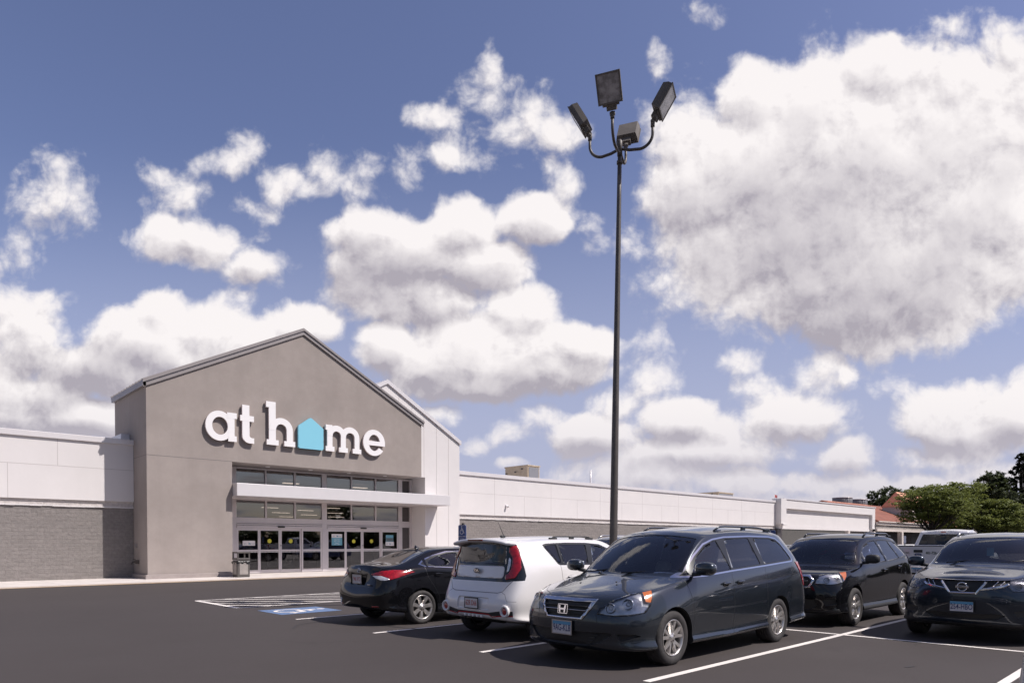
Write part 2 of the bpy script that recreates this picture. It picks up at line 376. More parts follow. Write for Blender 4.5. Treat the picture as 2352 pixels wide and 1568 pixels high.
def stucco(name, col, var=.07):
    m, N, b = newmat(name); V = N.n('ShaderNodeTexCoord').outputs['Object']
    n1 = N.ramp(N.noise(V, .55, 6, .65), .28, .72); n2 = N.ramp(N.noise(V, 5, 5, .7), .3, .7)
    mp = N.n('ShaderNodeMapping'); N.put(mp.inputs[0], V); mp.inputs['Scale'].default_value = (2.2, 2.2, .18)
    n3 = N.ramp(N.noise(mp.outputs[0], 1.3, 4, .6), .45, .8)
    c = N.mix(n1, tuple(x*(1-var) for x in col[:3])+(1,), tuple(x*(1+var) for x in col[:3])+(1,))
    c = N.mix(N.m('MULTIPLY', n2, .30), c, tuple(x*(1-var*1.2) for x in col[:3])+(1,))
    c = N.mix(N.m('MULTIPLY', n3, .22), c, tuple(x*(1-var*2.2) for x in col[:3])+(1,))
    N.put(b.inputs['Base Color'], c); b.inputs['Roughness'].default_value = .9; b.inputs['Specular IOR Level'].default_value = .25
    bn = N.n('ShaderNodeBump'); bn.inputs['Strength'].default_value = .35; bn.inputs['Distance'].default_value = .004
    N.put(bn.inputs['Height'], N.noise(V, 160, 3, .7)); N.put(b.inputs['Normal'], bn.outputs[0])
    return m
def splitface(name, col, mort, bump=1.0, cw=.41, ch=.2):
    """rough split-face block in the x-z plane"""
    m, N, b = newmat(name); V = N.n('ShaderNodeTexCoord').outputs['Object']
    sp = N.n('ShaderNodeSeparateXYZ'); N.put(sp.inputs[0], V); cm = N.n('ShaderNodeCombineXYZ')
    N.put(cm.inputs[0], N.m('ADD', sp.outputs[0], sp.outputs[1])); N.put(cm.inputs[1], sp.outputs[2])
    br = N.n('ShaderNodeTexBrick'); N.put(br.inputs['Vector'], cm.outputs[0]); br.inputs['Scale'].default_value = 1.0
    br.inputs['Brick Width'].default_value = cw; br.inputs['Row Height'].default_value = ch; br.inputs['Mortar Size'].default_value = .007
    br.inputs['Mortar Smooth'].default_value = .3; br.inputs['Bias'].default_value = 0
    br.inputs['Color1'].default_value = tuple(x*.93 for x in col[:3])+(1,); br.inputs['Color2'].default_value = tuple(x*1.05 for x in col[:3])+(1,); br.inputs['Mortar'].default_value = mort
    rock = N.noise(V, 7.5, 7, .68); mp = N.n('ShaderNodeMapping'); N.put(mp.inputs[0], V); mp.inputs['Scale'].default_value = (1, 1, 2.2); rock2 = N.noise(mp.outputs[0], 3.6, 5, .65, dist=.6)
    c = N.mix(N.m('MULTIPLY', N.ramp(rock, .35, .6, 1, 0), .35), br.outputs[0], tuple(x*.55 for x in col[:3])+(1,))
    N.put(b.inputs['Base Color'], c); b.inputs['Roughness'].default_value = .92; b.inputs['Specular IOR Level'].default_value = .2
    h = N.m('ADD', N.m('MULTIPLY', rock, 1.0), N.m('ADD', N.m('MULTIPLY', rock2, .9), N.m('MULTIPLY', br.outputs['Fac'], -.75)))
    bn = N.n('ShaderNodeBump'); bn.inputs['Strength'].default_value = bump; bn.inputs['Distance'].default_value = .06
    N.put(bn.inputs['Height'], h); N.put(b.inputs['Normal'], bn.outputs[0])
    return m
M['asphalt'] = asphalt()
M['line'] = paintline('white_line_paint', (.80, .74, .69, 1)); M['yline'] = paintline('yellow_line_paint', (.62, .36, .10, 1)); M['bline'] = paintline('blue_marking_paint', (.13, .20, .35, 1), .60)
M['concrete'] = mat('concrete', (.62, .565, .53), .85, var=.09, vscale=1.6, bump=.3, bscale=60)
M['grey_stucco'] = stucco('grey_stucco', (.335, .290, .268), .10)
M['white_stucco'] = stucco('white_stucco', (.69, .655, .65), .03)
M['block'] = splitface('grey_split_face_block', (.245, .222, .212), (.21, .19, .18, 1), .45, .41, .148)
M['whiteblock'] = splitface('painted_split_face_block', (.60, .55, .53), (.5, .46, .44, 1), .6, .41, .148)
M['brick_small'] = splitface('grey_brick', (.11, .105, .10), (.18, .17, .165, 1), .3, .22, .075)
M['alu'] = mat('pale_aluminium', (.60, .55, .56), .42, .25, var=.02)
M['trim'] = mat('grey_metal_trim', (.29, .26, .255), .45, .3, var=.04)
M['white_metal'] = mat('white_metal_panel', (.70, .665, .67), .38, .15, var=.015)
M['groove'] = mat('dark_joint', (.20, .18, .175), .9)  # dark grey strip for the wall joint
M['groove_light'] = mat('panel_joint', (.50, .46, .455), .9)
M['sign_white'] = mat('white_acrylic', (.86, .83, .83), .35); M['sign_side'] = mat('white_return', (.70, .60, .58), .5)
M['sign_teal'] = mat('sky_blue_acrylic', (.24, .58, .72), .35)
M['black'] = mat('black_plastic', (.012, .012, .013), .45); M['rubber'] = mat('black_rubber', (.018, .017, .017), .8)
M['store_glass'] = glassmat('store_glass', (.66, .63, .63), .01, .15, 1.3)
M['dark_panel'] = mat('dark_grey_panel', (.075, .065, .066), .35, var=.1)
M['int_wall'] = mat('interior_wall', (.27, .245, .245), .9, var=.1, vscale=.5); M['int_floor'] = mat('interior_floor', (.14, .12, .115), .5, var=.2)
M['int_dark'] = mat('interior_dark', (.05, .045, .045), .9); M['int_ceiling'] = mat('interior_ceiling', (.20, .18, .185), .9, var=.08, vscale=.6)
M['lamp_on'] = mat('lit_tube', (.9, .9, .8), .5, emis=(1, .88, .72), estr=1.7)
M['yellow'] = mat('yellow_sticker', (.55, .50, .04), .5); M['teal'] = mat('teal_print', (.14, .36, .47), .5); M['paper'] = mat('white_print', (.74, .71, .72), .5)
M['grey_print'] = mat('grey_print', (.42, .42, .45), .6); M['dark_print'] = mat('dark_print', (.10, .13, .14), .6)
M['bronze'] = mat('dark_bronze_paint', (.085, .072, .065), .5, .1, var=.12, vscale=4)
M['faded'] = mat('weathered_bronze', (.135, .118, .105), .75, .0, var=.15, vscale=3); M['lampglass'] = mat('frosted_lamp_glass', (.30, .28, .28), .18, 0, var=.45, vscale=7, spec=.8)
M['sign_blue'] = mat('blue_sign_face', (.035, .075, .24), .4, var=.05); M['post'] = mat('galvanised_post', (.06, .055, .055), .6, .4)
M['tan'] = mat('tan_metal', (.44, .35, .25), .6, var=.08); M['bin_brown'] = mat('bin_plastic', (.085, .075, .07), .55, var=.08, bump=.3, bscale=90); M['bin_panel'] = mat('bin_panel', (.30, .27, .25), .7, var=.12, bump=.6, bscale=70)
M['bag'] = mat('black_bag', (.012, .012, .013), .25)
M['louvre'] = mat('grey_louvre', (.20, .20, .22), .6)
M['roof_orange'] = mat('orange_roof_tiles', (.85, .40, .26), .75, var=.12, vscale=1.3); M['roof_brown'] = mat('red_brown_roof_tiles', (.24, .085, .055), .85, var=.18, vscale=1.1)
M['cream'] = mat('cream_plaster', (.60, .53, .49), .9, var=.08, vscale=.8); M['shop_dark'] = mat('dark_shopfront', (.10, .085, .08), .5, var=.3, vscale=.5); M['stone'] = mat('pale_stone_panel', (.33, .30, .28), .9, var=.2, vscale=.7)
M['bark'] = mat('bark', (.045, .036, .030), .95, var=.25, vscale=3)

def leafmat(name, a, b2, sc_=.9):
    m, N, b = newmat(name); V = N.n('ShaderNodeTexCoord').outputs['Object']
    n1 = N.ramp(N.noise(V, sc_, 3, .6), .35, .65); n2 = N.noise(V, 14, 2, .5)
    N.put(b.inputs['Base Color'], N.mix(N.m('ADD', N.m('MULTIPLY', n1, .6), N.m('MULTIPLY', n2, .4), clamp=True), a, b2))
    b.inputs['Roughness'].default_value = .6; b.inputs['Specular IOR Level'].default_value = .3
    b.inputs['Subsurface Weight'].default_value = 0
    t = m.node_tree; tl = N.n('ShaderNodeBsdfTranslucent'); tl.inputs[0].default_value = b2
    mx = N.n('ShaderNodeMixShader'); mx.inputs[0].default_value = .3
    o = [x for x in t.nodes if x.type == 'OUTPUT_MATERIAL'][0]
    t.links.new(b.outputs[0], mx.inputs[1]); t.links.new(tl.outputs[0], mx.inputs[2]); t.links.new(mx.outputs[0], o.inputs[0])
    return m
M['leaf_green'] = leafmat('yellow_green_leaves', (.10, .13, .034, 1), (.22, .245, .062, 1))
M['leaf_dark'] = leafmat('dark_green_leaves', (.032, .046, .020, 1), (.080, .100, .038, 1), .5)
M['leaf_mid'] = leafmat('grey_green_leaves', (.040, .055, .028, 1), (.085, .100, .045, 1), .5)
M['needle'] = leafmat('dark_needles', (.012, .016, .010, 1), (.028, .034, .018, 1), .5)

# ================================================================== ground and paint on it
mb = MB(); mb.quad((-2000, -2000, 0), (2500, -2000, 0), (2500, 2500, 0), (-2000, 2500, 0)); tag(mb.build('asphalt_lot', M['asphalt']), kind='structure')
mb = MB()
xs = [-60] + [-4.2 + 3.05*i for i in range(36)]
for i in range(len(xs)-1): mb.box(xs[i]+.006, 27.62, -.1, xs[i+1]-.006, 33.5, .024)
tag(mb.build('sidewalk', M['concrete']), kind='structure')
mb = MB(); mb.quad((-60, 27.36, .004), (100, 27.36, .004), (100, 27.50, .004), (-60, 27.50, .004)); tag(mb.build('yellow_kerb_line', M['yline']), kind='structure')
mb = MB(); mb.quad((-60, 27.63, .028), (104, 27.63, .028), (104, 27.70, .028), (-60, 27.70, .028)); tag(mb.build('yellow_pavement_edge_line', M['yline']), kind='structure')

mb = MB()
def line(x0, y0, x1, y1, w=.1, z=.004):
    d = Vector((x1-x0, y1-y0)); n = Vector((-d.y, d.x)).normalized()*w/2
    mb.quad((x0-n.x, y0-n.y, z), (x1-n.x, y1-n.y, z), (x1+n.x, y1+n.y, z), (x0+n.x, y0+n.y, z))
for y in (-1.15, 1.62, 4.30, 7.02, 9.73, 12.52): line(6.1, y, 17.0, y)
line(11.52, -6, 11.52, 15.6, .1, .0055)
for y in (4.3, 7.02, 9.73, 12.52, 15.3): line(20.5+3.2, y, 34, y)
tag(mb.build('parking_lines', M['line']), kind='structure')
# hatched access aisle: kerb-side bar, end bars and diagonal stripes
mb = MB(); y0, y1 = 15.66, 18.32
line(6.16, y1, 11.4, y1, .1); line(6.16, y0, 11.4, y0, .1); line(6.2, y0+.05, 6.2, y1-.05, .13); line(11.35, y0+.05, 11.35, y1-.05, .1)
def hatch(c):   # stripes x + y = c at 45 degrees
    xa = max(6.28, c-(y1-.05)); xb = min(11.28, c-(y0+.05))
    if xb-xa > .12: line(xa, c-xa, xb, c-xb, .1, .0046)
for k in range(-5, 10): hatch(24.35-.80*k+.0)
tag(mb.build('hatched_aisle_marking', M['line']), kind='structure')
# blue square with the wheelchair symbol, drawn for a driver entering towards +X
mb = MB(); mb.quad((6.26, 13.50, .004), (7.66, 13.50, .004), (7.66, 14.72, .004), (6.26, 14.72, .004)); tag(mb.build('blue_accessible_marking', M['bline']), kind='structure')
def wheelchair_polys():
    """list of convex polygons, unit square, x right, y up"""
    P = []
    def bar(a, b, w):
        a, b = Vector(a), Vector(b); n = Vector((-(b-a).y, (b-a).x)).normalized()*w/2
        P.append([a-n, b-n, b+n, a+n])
    def disc(c, r, n=14): P.append([Vector((c[0]+r*math.cos(2*math.pi*k/n), c[1]+r*math.sin(2*math.pi*k/n))) for k in range(n)])
    disc((.46, .90), .075)
    bar((.45, .80), (.48, .48), .11); bar((.46, .64), (.68, .64), .075); bar((.45, .46), (.74, .46), .095); bar((.72, .49), (.80, .20), .09); bar((.78, .20), (.90, .25), .075)
    n = 20; c = Vector((.44, .33)); R0, R1 = .21, .28
    for k in range(n):
        a0 = R(110 + 245*k/n); a1 = R(110 + 245*(k+1)/n)
        P.append([c+Vector((math.cos(a0), math.sin(a0)))*R0, c+Vector((math.cos(a1), math.sin(a1)))*R0, c+Vector((math.cos(a1), math.sin(a1)))*R1, c+Vector((math.cos(a0), math.sin(a0)))*R1])
    return P
mb = MB()
for i, p in enumerate(wheelchair_polys()):
    q = [(6.34 + v.y*1.26, 14.68 - v.x*1.16, .0062 + i*.00006) for v in p]
    mb.add(q, [tuple(range(len(q)))])
tag(mb.build('wheelchair_marking', M['line'], fix=False), kind='structure')
# dark curved tyre scrub and small tar spots
mb = MB(); pts = []
for k in range(21):
    t = k/20; pts.append((5.4 + 1.3*t + .5*math.sin(t*2.5), 9.6 + .2*t + 2.9*(1-t)**1.6*t*2.2 + (1-t)*1.6 - .9*t*t, .004))
for k in range(20):
    a, b_ = Vector(pts[k]), Vector(pts[k+1]); n = Vector((-(b_-a).y, (b_-a).x, 0)).normalized()*(.018+.04*(k/20)**4)
    mb.quad(a-n, b_-n, b_+n, a+n)
M['scrub'] = mat('tyre_scrub', (.040, .035, .037), .8)
tag(mb.build('tyre_scrub_mark', M['scrub']), kind='structure')
mb = MB()
for (x, y, a, b_) in ((9.15, 2.62, .10, .03), (7.3, 2.18, .16, .016), (7.02, 2.24, .07, .02), (7.55, 2.12, .09, .02)):
    mb.add([(x+a*math.cos(t*math.pi/5), y+b_*math.sin(t*math.pi/5)-.2*a*math.cos(t*math.pi/5), .004) for t in range(10)], [tuple(range(10))])
tag(mb.build('tar_spots', M['scrub']), kind='structure')

# ================================================================== the store
BO = (15.1, 30.0, 0.0)
store = empty('store_building', BO, 0, 'grey stucco gabled store front with white wings and big white and blue lettering', 'store')
def B(): return MB(BO)
mb = B(); mb.prism([(8.3, .2), (11.72, .2), (11.72, 5.05), (21.9, 5.05), (21.9, 7.98), (15.1, 11.42), (8.3, 7.98)], 'y', 30.1, 34.8); mb.build('gable_wall', M['grey_stucco'], store)
mb = B(); mb.bbox(8.2, 30.0, 0, 11.80, 34.7, .2, .015); mb.build('plinth', mat('plinth_render', (.33, .285, .27), .9, var=.07, bump=.3), store)
mb = B(); mb.box(8.297, 30.097, 5.045, 11.72, 34.6, 5.065); mb.build('wall_joint', M['groove'], store)
# roof: two standing seam slopes, with rake and eave trim
def roof(x0, x1, zc, ze, yf, yb, over, th, mtl, ribs=True):
    cx = (x0+x1)/2; sl = (zc-ze)/(cx-x0)
    r = B()
    for sgn, xe in ((-1, x0), (1, x1)):
        xo = xe + sgn*over; zo = ze - sl*over
        r.prism([(xo, zo), (cx, zc), (cx, zc+th), (xo, zo+th)], 'y', yf-.12, yb)
        if ribs:
            n = int((yb-yf)/.42)
            for k in range(n+1):
                y = yf + k*.42
                r.prism([(xo+sgn*.03, zo+th-.01), (cx, zc+th-.01), (cx, zc+th+.045), (xo+sgn*.03, zo+th+.045)], 'y', y, y+.045)
    return r
r = roof(8.3, 21.9, 11.44, 8.0, 30.1, 34.85, .14, .10, None); rf = r.build('roof', M['trim'], store)
mb = B(); sl = (11.42-7.98)/6.8
for sg, xe in ((-1, 8.3), (1, 21.9)):
    xo = xe+sg*.12; zo = 7.98-sl*.12
    mb.prism([(xo, zo-.16), (15.1, 11.42-.16), (15.1, 11.575), (xo, zo+.155)], 'y', 30.03, 30.094)
mb.box(8.165, 30.03, 7.80, 8.29, 34.8, 7.96)
mb.build('rake_trim', M['trim'], store)
# white block
WP = [(15.2, 5.12), (22.62, 5.12), (22.62, .03), (25.08, .03), (25.08, 7.22), (20.15, 9.92), (15.2, 7.22)]
mb = B(); mb.prism(WP, 'y', 30.75, 36.0); mb.build('white_gable_wall', M['white_stucco'], store)
mb = B(); s2 = (9.92-7.22)/4.93
for sg, xe in ((-1, 15.2), (1, 25.08)):
    xo = xe+sg*.08; zo = 7.22-s2*.08
    mb.prism([(xo, zo-.02), (20.15, 9.90), (20.15, 10.12), (xo, zo+.2)], 'y', 30.66, 36.1)
mb.build('white_roof_cap', M['white_metal'], store)
mb = B()
for x in (20.9, 21.75, 22.55, 23.42, 24.27):
    zt = 7.22 + (25.08-x)*s2; zb = .03 if x > 22.6 else 5.12
    mb.box(x-.012, 30.745, zb, x+.012, 30.76, zt)
mb.build('panel_joint', M['groove_light'], store)
mb = B(); mb.box(22.0, 30.745, 4.62, 25.07, 30.76, 4.63)
# wings --------------------------------------------------------------
def wing(x0, x1, ups, lows, zj=4.54, far=78):
    w = B(); w.box(x0, 32.0, 0, x1, 32.3, 2.97); w.build('block_wall', M['block'], store)
    w = B(); n = int((x1-x0)/.41)
    w.box(x0, 31.99, 2.97, x1, 32.3, 3.21); w.build('ledge', M['whiteblock'], store)
    w = B(); rnd = random.Random(3)
    x = x0
    while x < x1:
        e2 = min(x1, x+rnd.uniform(.25, .5)); w.box(x, 31.955-rnd.uniform(0, .03), 2.952-rnd.uniform(0, .02), e2, 31.985, 2.985+rnd.uniform(0, .02)); x = e2
    w.build('ledge_drip_course', M['white_stucco'], store)
    w = B(); w.box(x0, 31.9, 3.215, x1, 32.3, 5.60); w.build('panel_wall', M['white_stucco'], store)
    w = B(); w.bbox(x0, 31.82, 5.60, x1, 32.35, 5.82, .01); w.build('parapet_cap', M['white_metal'], store)
    w = B(); w.box(x0, 31.897, zj-.01, x1, 31.91, zj+.01)
    for x in ups: w.box(x-.01, 31.8965, zj+.01, x+.01, 31.91, 5.60)
    for x in lows: w.box(x-.01, 31.8965, 3.215, x+.01, 31.91, zj-.01)
    w.build('panel_joint', M['groove_light'], store)
wing(-40, 8.29, [5.58-5.25*i for i in range(9)], [3.97-2.62*i for i in range(16)])
wing(25.09, 67.7, [28.87, 34.08, 39.38, 44.63, 49.79, 55.32, 60.6], [28.87, 31.51, 34.08, 36.8, 39.38, 42.0, 44.63, 47.32, 49.79, 52.56, 55.32, 58.06, 60.7, 63.3])
mb = B(); mb.box(-40, 32.3, 0, 8.29, 94, 5.55); mb.box(25.09, 32.31, 5.2, 95.5, 94, 5.5); mb.box(60.5, 32.35, 0, 95.5, 93.9, 5.19); mb.box(8.31, 34.9, 5.2, 25.08, 93.95, 5.49); mb.box(8.31, 93, 0, 60.5, 93.9, 5.19)
mb.build('rear_building', M['white_stucco'], store)
mb = B(); mb.box(7.95, 32.4, 5.56, 8.28, 34.2, 6.12); mb.build('roof_flashing', M['white_metal'], store)
# pilaster, recessed panel bay
mb = B(); mb.bbox(67.7, 31.3, 3.45, 68.9, 32.3, 6.02, .02); mb.bbox(67.9, 31.15, 3.28, 68.8, 32.25, 3.46, .02); mb.box(68.0, 31.6, 2.95, 68.7, 32.2, 3.3); mb.build('pilaster', M['white_stucco'], store)
mb = B(); mb.box(67.75, 31.7, 0, 68.8, 32.3, 2.95); mb.build('pilaster_base', M['dark_panel'], store)
mb = B()
mb.box(68.9, 31.6, 5.07, 95.5, 32.3, 5.98); mb.box(94.5, 31.6, 3.25, 95.5, 32.3, 5.07); mb.box(68.9, 31.6, 3.25, 69.3, 32.3, 5.07); mb.box(69.3, 31.95, 3.25, 94.5, 32.3, 5.07)
mb.build('sign_panel_wall', M['white_stucco'], store)
mb = B(); mb.bbox(68.9, 31.52, 5.98, 95.6, 32.4, 6.10, .01); mb.build('parapet_cap', M['white_metal'], store)
mb = B(); mb.box(68.9, 31.9, 2.93, 95.5, 32.3, 3.245); mb.build('ledge', M['white_stucco'], store)
mb = B(); mb.box(68.9, 31.97, 0, 86.5, 32.3, 2.93); mb.build('brick_wall', M['brick_small'], store)
mb = B(); mb.box(86.5, 32.1, 0, 95.5, 32.3, 2.93); mb.build('dark_shopfront', M['shop_dark'], store)
for xa, xb in ((86.2, 86.7), (94.8, 95.4)):
    mb = B(); mb.bbox(xa, 31.5, 0, xb, 31.96, 2.95, .01); mb.build('column', M['cream'], store)
# storefront ---------------------------------------------------------
mb = B(); mb.box(11.72, 31.98, .03, 12.46, 32.15, 5.05); mb.build('recess_wall', M['white_stucco'], store)
V = [(12.46, 12.65), (17.02, 17.29), (21.68, 21.94), (22.44, 22.62)]
mb = B()
for a, b_ in V: mb.box(a, 31.98, .03, b_, 32.12, 5.05)
mul = [(14.03, 14.11), (15.52, 15.60), (18.70, 18.77), (20.17, 20.25)]
for a, b_ in mul: mb.box(a, 31.983, 2.70, b_, 32.118, 5.0)
for (xa, xb) in ((12.65, 17.02), (17.29, 21.68)):
    mb.box(xa, 31.986, 4.985, xb, 32.115, 5.05); mb.box(xa, 31.986, 3.50, xb, 32.115, 3.57); mb.box(xa, 31.986, 2.42, xb, 32.115, 2.69)
    mb.box(xa, 31.95, 2.33, xb, 32.10, 2.40); mb.box(xa, 31.93, 2.20, xb, 32.10, 2.31)
mb.box(21.94, 31.986, 4.98, 22.44, 32.115, 5.05); mb.box(21.94, 31.986, 3.50, 22.44, 32.115, 3.60); mb.box(21.94, 31.986, 2.35, 22.44, 32.115, 2.69); mb.box(21.94, 31.986, .03, 22.44, 32.115, .2)
mb.build('storefront_frame', M['alu'], store)
for za, zb in ((3.61, 4.97), (2.70, 3.49), (.21, 2.34)):
    mb = B(); mb.box(21.96, 32.03, za, 22.42, 32.06, zb); mb.build('infill_panel', M['dark_panel'], store)
cols = [(12.65, 14.03), (14.11, 15.52), (15.60, 17.02), (17.29, 18.70), (18.77, 20.17), (20.25, 21.68)]
for (z0, z1) in ((2.69, 3.50), (3.57, 4.985)):
    for a, b_ in cols:
        mb = B(); mb.box(a-.01, 32.045, z0-.01, b_+.01, 32.055, z1+.01); mb.build('window', M['store_glass'], store)
leaves = [(12.66, 13.74, 0), (13.745, 14.795, .05), (14.805, 15.90, .05), (15.905, 17.01, 0), (17.30, 18.385, 0), (18.39, 19.395, .05), (19.405, 20.56, .05), (20.565, 21.67, 0)]
for i, (a, b_, dy) in enumerate(leaves):
    y0_ = 31.995+dy; fr = B(); w = .075
    fr.box(a, y0_, .04, a+w, y0_+.05, 2.20); fr.box(b_-w, y0_, .04, b_, y0_+.05, 2.20)
    fr.box(a+w, y0_+.003, 2.08, b_-w, y0_+.047, 2.197); fr.box(a+w, y0_+.003, 1.085, b_-w, y0_+.047, 1.165); fr.box(a+w, y0_+.003, .043, b_-w, y0_+.047, .19)
    dr = fr.build('door', M['alu'], store)
    gl = B(); gl.box(a+w, y0_+.02, .19, b_-w, y0_+.028, 1.085); gl.box(a+w, y0_+.02, 1.165, b_-w, y0_+.028, 2.08)
    pn = gl.build('pane', M['store_glass'], dr)
    st = B(); n = 13; ww = (b_-a-2*w)/n
    for k in range(n): x = a+w+ww*(k+.5); st.box(x-.022, y0_+.014, 1.03, x+.022, y0_+.018, 1.07)
    st.build('dotted_strip', M['paper'], dr)
    if i in (1, 2, 5, 6):
        cx = (a+b_)/2 + (.0); st = B(); st.add([(cx+.105*math.cos(t*math.pi/10), y0_+.013, 1.58+.105*math.sin(t*math.pi/10)) for t in range(20)], [tuple(range(20))]); s_ = st.build('yellow_sticker', M['yellow'], dr)
    if i in (2, 6):
        h = B(); h.bbox(a+.015, y0_-.02, 1.33, a+.045, y0_, 1.39, .004); h.build('lock', M['black'], dr)
for x in (14.8, 19.4):
    mb = B(); mb.bbox(x-.17, 31.86, 2.235, x+.17, 31.93, 2.30, .015); mb.build('door_sensor', M['black'], store)
# house symbol + small lettering on sheets
def house(mbx, cx, cz, s, y):
    mbx.add([(cx+u*s, y, cz+v*s) for u, v in ((-.5, -.5), (.5, -.5), (.5, .12), (0, .6), (-.5, .12))], [(0, 1, 2, 3, 4)])
def print_text(parent, txt, cx, cz, size, y, mtl, sp=1.0, bold=.0, name='lettering'):
    v, f = text_polys(txt, size, .0005, sp, bold); Mx = Matrix(((1, 0, 0, cx), (0, 0, 1, y), (0, 1, 0, cz), (0, 0, 0, 1)))
    t = B(); t.add([Mx @ Vector((p.x, p.y, -p.z)) for p in v], f); return t.build(name, mtl, parent)
def sheet(label, x0, z0, x1, z1, y, tops):
    s_ = B(); s_.box(x0, y, z0, x1, y+.006, z1); o = s_.build('notice', M['paper'], store); return o
o = sheet('', 12.93, 1.36, 13.52, 1.59, 31.985, 0); print_text(o, 'at h', 13.12, 1.47, .19, 31.982, M['grey_print']); print_text(o, 'me', 13.395, 1.455, .17, 31.982, M['grey_print']); h = B(); house(h, 13.255, 1.455, .085, 31.982); h.build('house_symbol', M['teal'], o)
o = sheet('', 17.56, 1.36, 18.16, 1.95, 31.985, 0); h = B(); h.box(17.56, 31.981, 1.36, 18.16, 31.985, 1.76); h.build('blue_field', M['teal'], o)
print_text(o, 'at h', 17.75, 1.85, .18, 31.980, M['grey_print']); print_text(o, 'me', 18.02, 1.84, .16, 31.980, M['grey_print']); h = B(); house(h, 17.885, 1.84, .08, 31.980); h.build('house_symbol', M['teal'], o)
print_text(o, 'store hours', 17.86, 1.70, .07, 31.978, M['paper']); print_text(o, 'mon - sat', 17.86, 1.62, .075, 31.978, M['paper']); print_text(o, '9am - 9pm', 17.86, 1.56, .075, 31.978, M['paper']); print_text(o, 'sunday', 17.86, 1.48, .07, 31.978, M['paper']); print_text(o, '9am - 8pm', 17.86, 1.42, .075, 31.978, M['paper'])
o = sheet('', 20.84, 1.33, 21.38, 1.55, 31.985, 0); print_text(o, 'at h', 21.01, 1.44, .17, 31.982, M['grey_print']); print_text(o, 'me', 21.26, 1.43, .15, 31.982, M['grey_print']); h = B(); house(h, 21.13, 1.43, .08, 31.982); h.build('house_symbol', M['teal'], o)
o = sheet('', 20.86, 1.56, 21.34, 1.92, 31.985, 0); h = B(); h.box(20.86, 31.981, 1.56, 21.34, 31.985, 1.92); h.build('blue_field', M['teal'], o); h = B(); h.box(20.88, 31.977, 1.58, 21.32, 31.981, 1.76); h.build('dark_field', M['dark_print'], o)
# canopy
mb = B(); mb.bbox(11.74, 29.62, 3.54, 23.50, 30.70, 4.10, .02); mb.box(11.76, 30.70, 3.56, 22.60, 31.97, 4.08); cn = mb.build('canopy', M['white_metal'], store)
mb = B(); mb.box(11.80, 29.66, 3.532, 23.44, 30.66, 3.538); mb.build('canopy_soffit', M['alu'], cn)
for x in (13.71, 15.87, 17.98, 20.13):
    mb = B(); mb.lathe([(.11, 5.045), (.11, 5.035), (.085, 5.03), (0, 5.034)], 16, 'z', (x, 30.95, 0)); mb.build('soffit_light', M['sign_white'], store)
# interior
mb = B(); mb.quad((8.6, 32.2, .01), (60.4, 32.2, .01), (60.4, 93, .01), (8.6, 93, .01)); mb.build('floor', M['int_floor'], store)
mb = B(); mb.box(8.5, 92.7, 0, 60.4, 92.9, 5.1); mb.box(8.4, 34.9, 0, 8.6, 92.7, 5.1); mb.box(60.2, 32.4, 0, 60.4, 92.7, 5.1); mb.box(25.1, 32.35, 0, 60.2, 32.5, 5.1); mb.box(24.9, 31.8, 0, 25.05, 35.9, 5.1)
mb.box(11.8, 38.5, 0, 15.0, 38.7, 2.6); mb.box(18.8, 38.5, 0, 22.5, 38.7, 2.6); mb.build('interior_wall', M['int_wall'], store)
mb = B(); mb.box(11.8, 36.0, 2.5, 22.5, 38.4, 2.6); mb.box(11.8, 36.0, 0, 11.9, 38.4, 2.5)
for x in (12.7, 13.6, 14.6, 15.9, 17.4, 18.8, 20.3): mb.box(x, 36.0, 0, x+.07, 36.08, 2.5)
mb.build('vestibule', M['int_wall'], store)
mb = B(); mb.quad((8.6, 32.3, 5.06), (60.2, 32.3, 5.06), (60.2, 92.8, 5.06), (8.6, 92.8, 5.06)); mb.build('interior_ceiling', M['int_ceiling'], store)
for (x, y, l_) in ((17.7, 36.9, .9), (22.2, 36.9, .9), (15.2, 42, .9), (19.2, 42, .9), (28.5, 63.9, 1.6), (34.2, 73.8, 2), (40.2, 84.8, 2.2), (33.7, 66.9, 1.7), (39.4, 77.3, 2), (33.3, 60.6, 1.7), (39.1, 70.5, 2), (45.3, 81.3, 2.2), (22, 52, 1.2), (27, 50, 1.2), (18, 60, 1.2), (24, 76, 1.5)):
    mb = B(); mb.box(x-l_*.5, y-.14, 4.86, x+l_*.5, y+.14, 4.90); mb.build('ceiling_light', M['lamp_on'], store)
rr = random.Random(5)
for k in range(14):
    mb = B(); x = 12 + rr.random()*11; y = 41 + rr.random()*9; mb.box(x, y, .02, x+rr.uniform(.6, 1.8), y+.6, rr.uniform(.9, 2.2)); mb.build('shelf_unit', M['int_dark'], store)
# small wall fittings
mb = B(); mb.lathe([(0, .0), (.06, .0), (.075, .03), (.075, .12), (.05, .14)], 14, 'y', (29.86, 31.70, 3.80)); mb.box(29.80, 31.80, 3.84, 29.92, 31.9, 3.92); sc_ = mb.build('security_camera', M['sign_white'], store)
mb = B(); mb.lathe([(0, -.012), (.045, -.005), (.055, .03)], 14, 'y', (29.86, 31.70, 3.80)); mb.build('lens', M['black'], sc_)
mb = B(); mb.bbox(8.16, 31.22, .62, 8.3, 31.38, .78, .02); mb.tube([(8.2, 31.3, .7), (8.05, 31.28, .70), (8.0, 31.2, .62)], .03, 8); mb.lathe([(.0, 0), (.06, 0), (.06, .02), (0, .02)], 10, 'z', (8.12, 31.3, .8)); mb.build('hose_tap', M['bronze'], store)
mb = B(); mb.bbox(8.24, 31.5, 1.28, 8.3, 31.62, 1.46, .01); mb.build('junction_box', M['trim'], store)

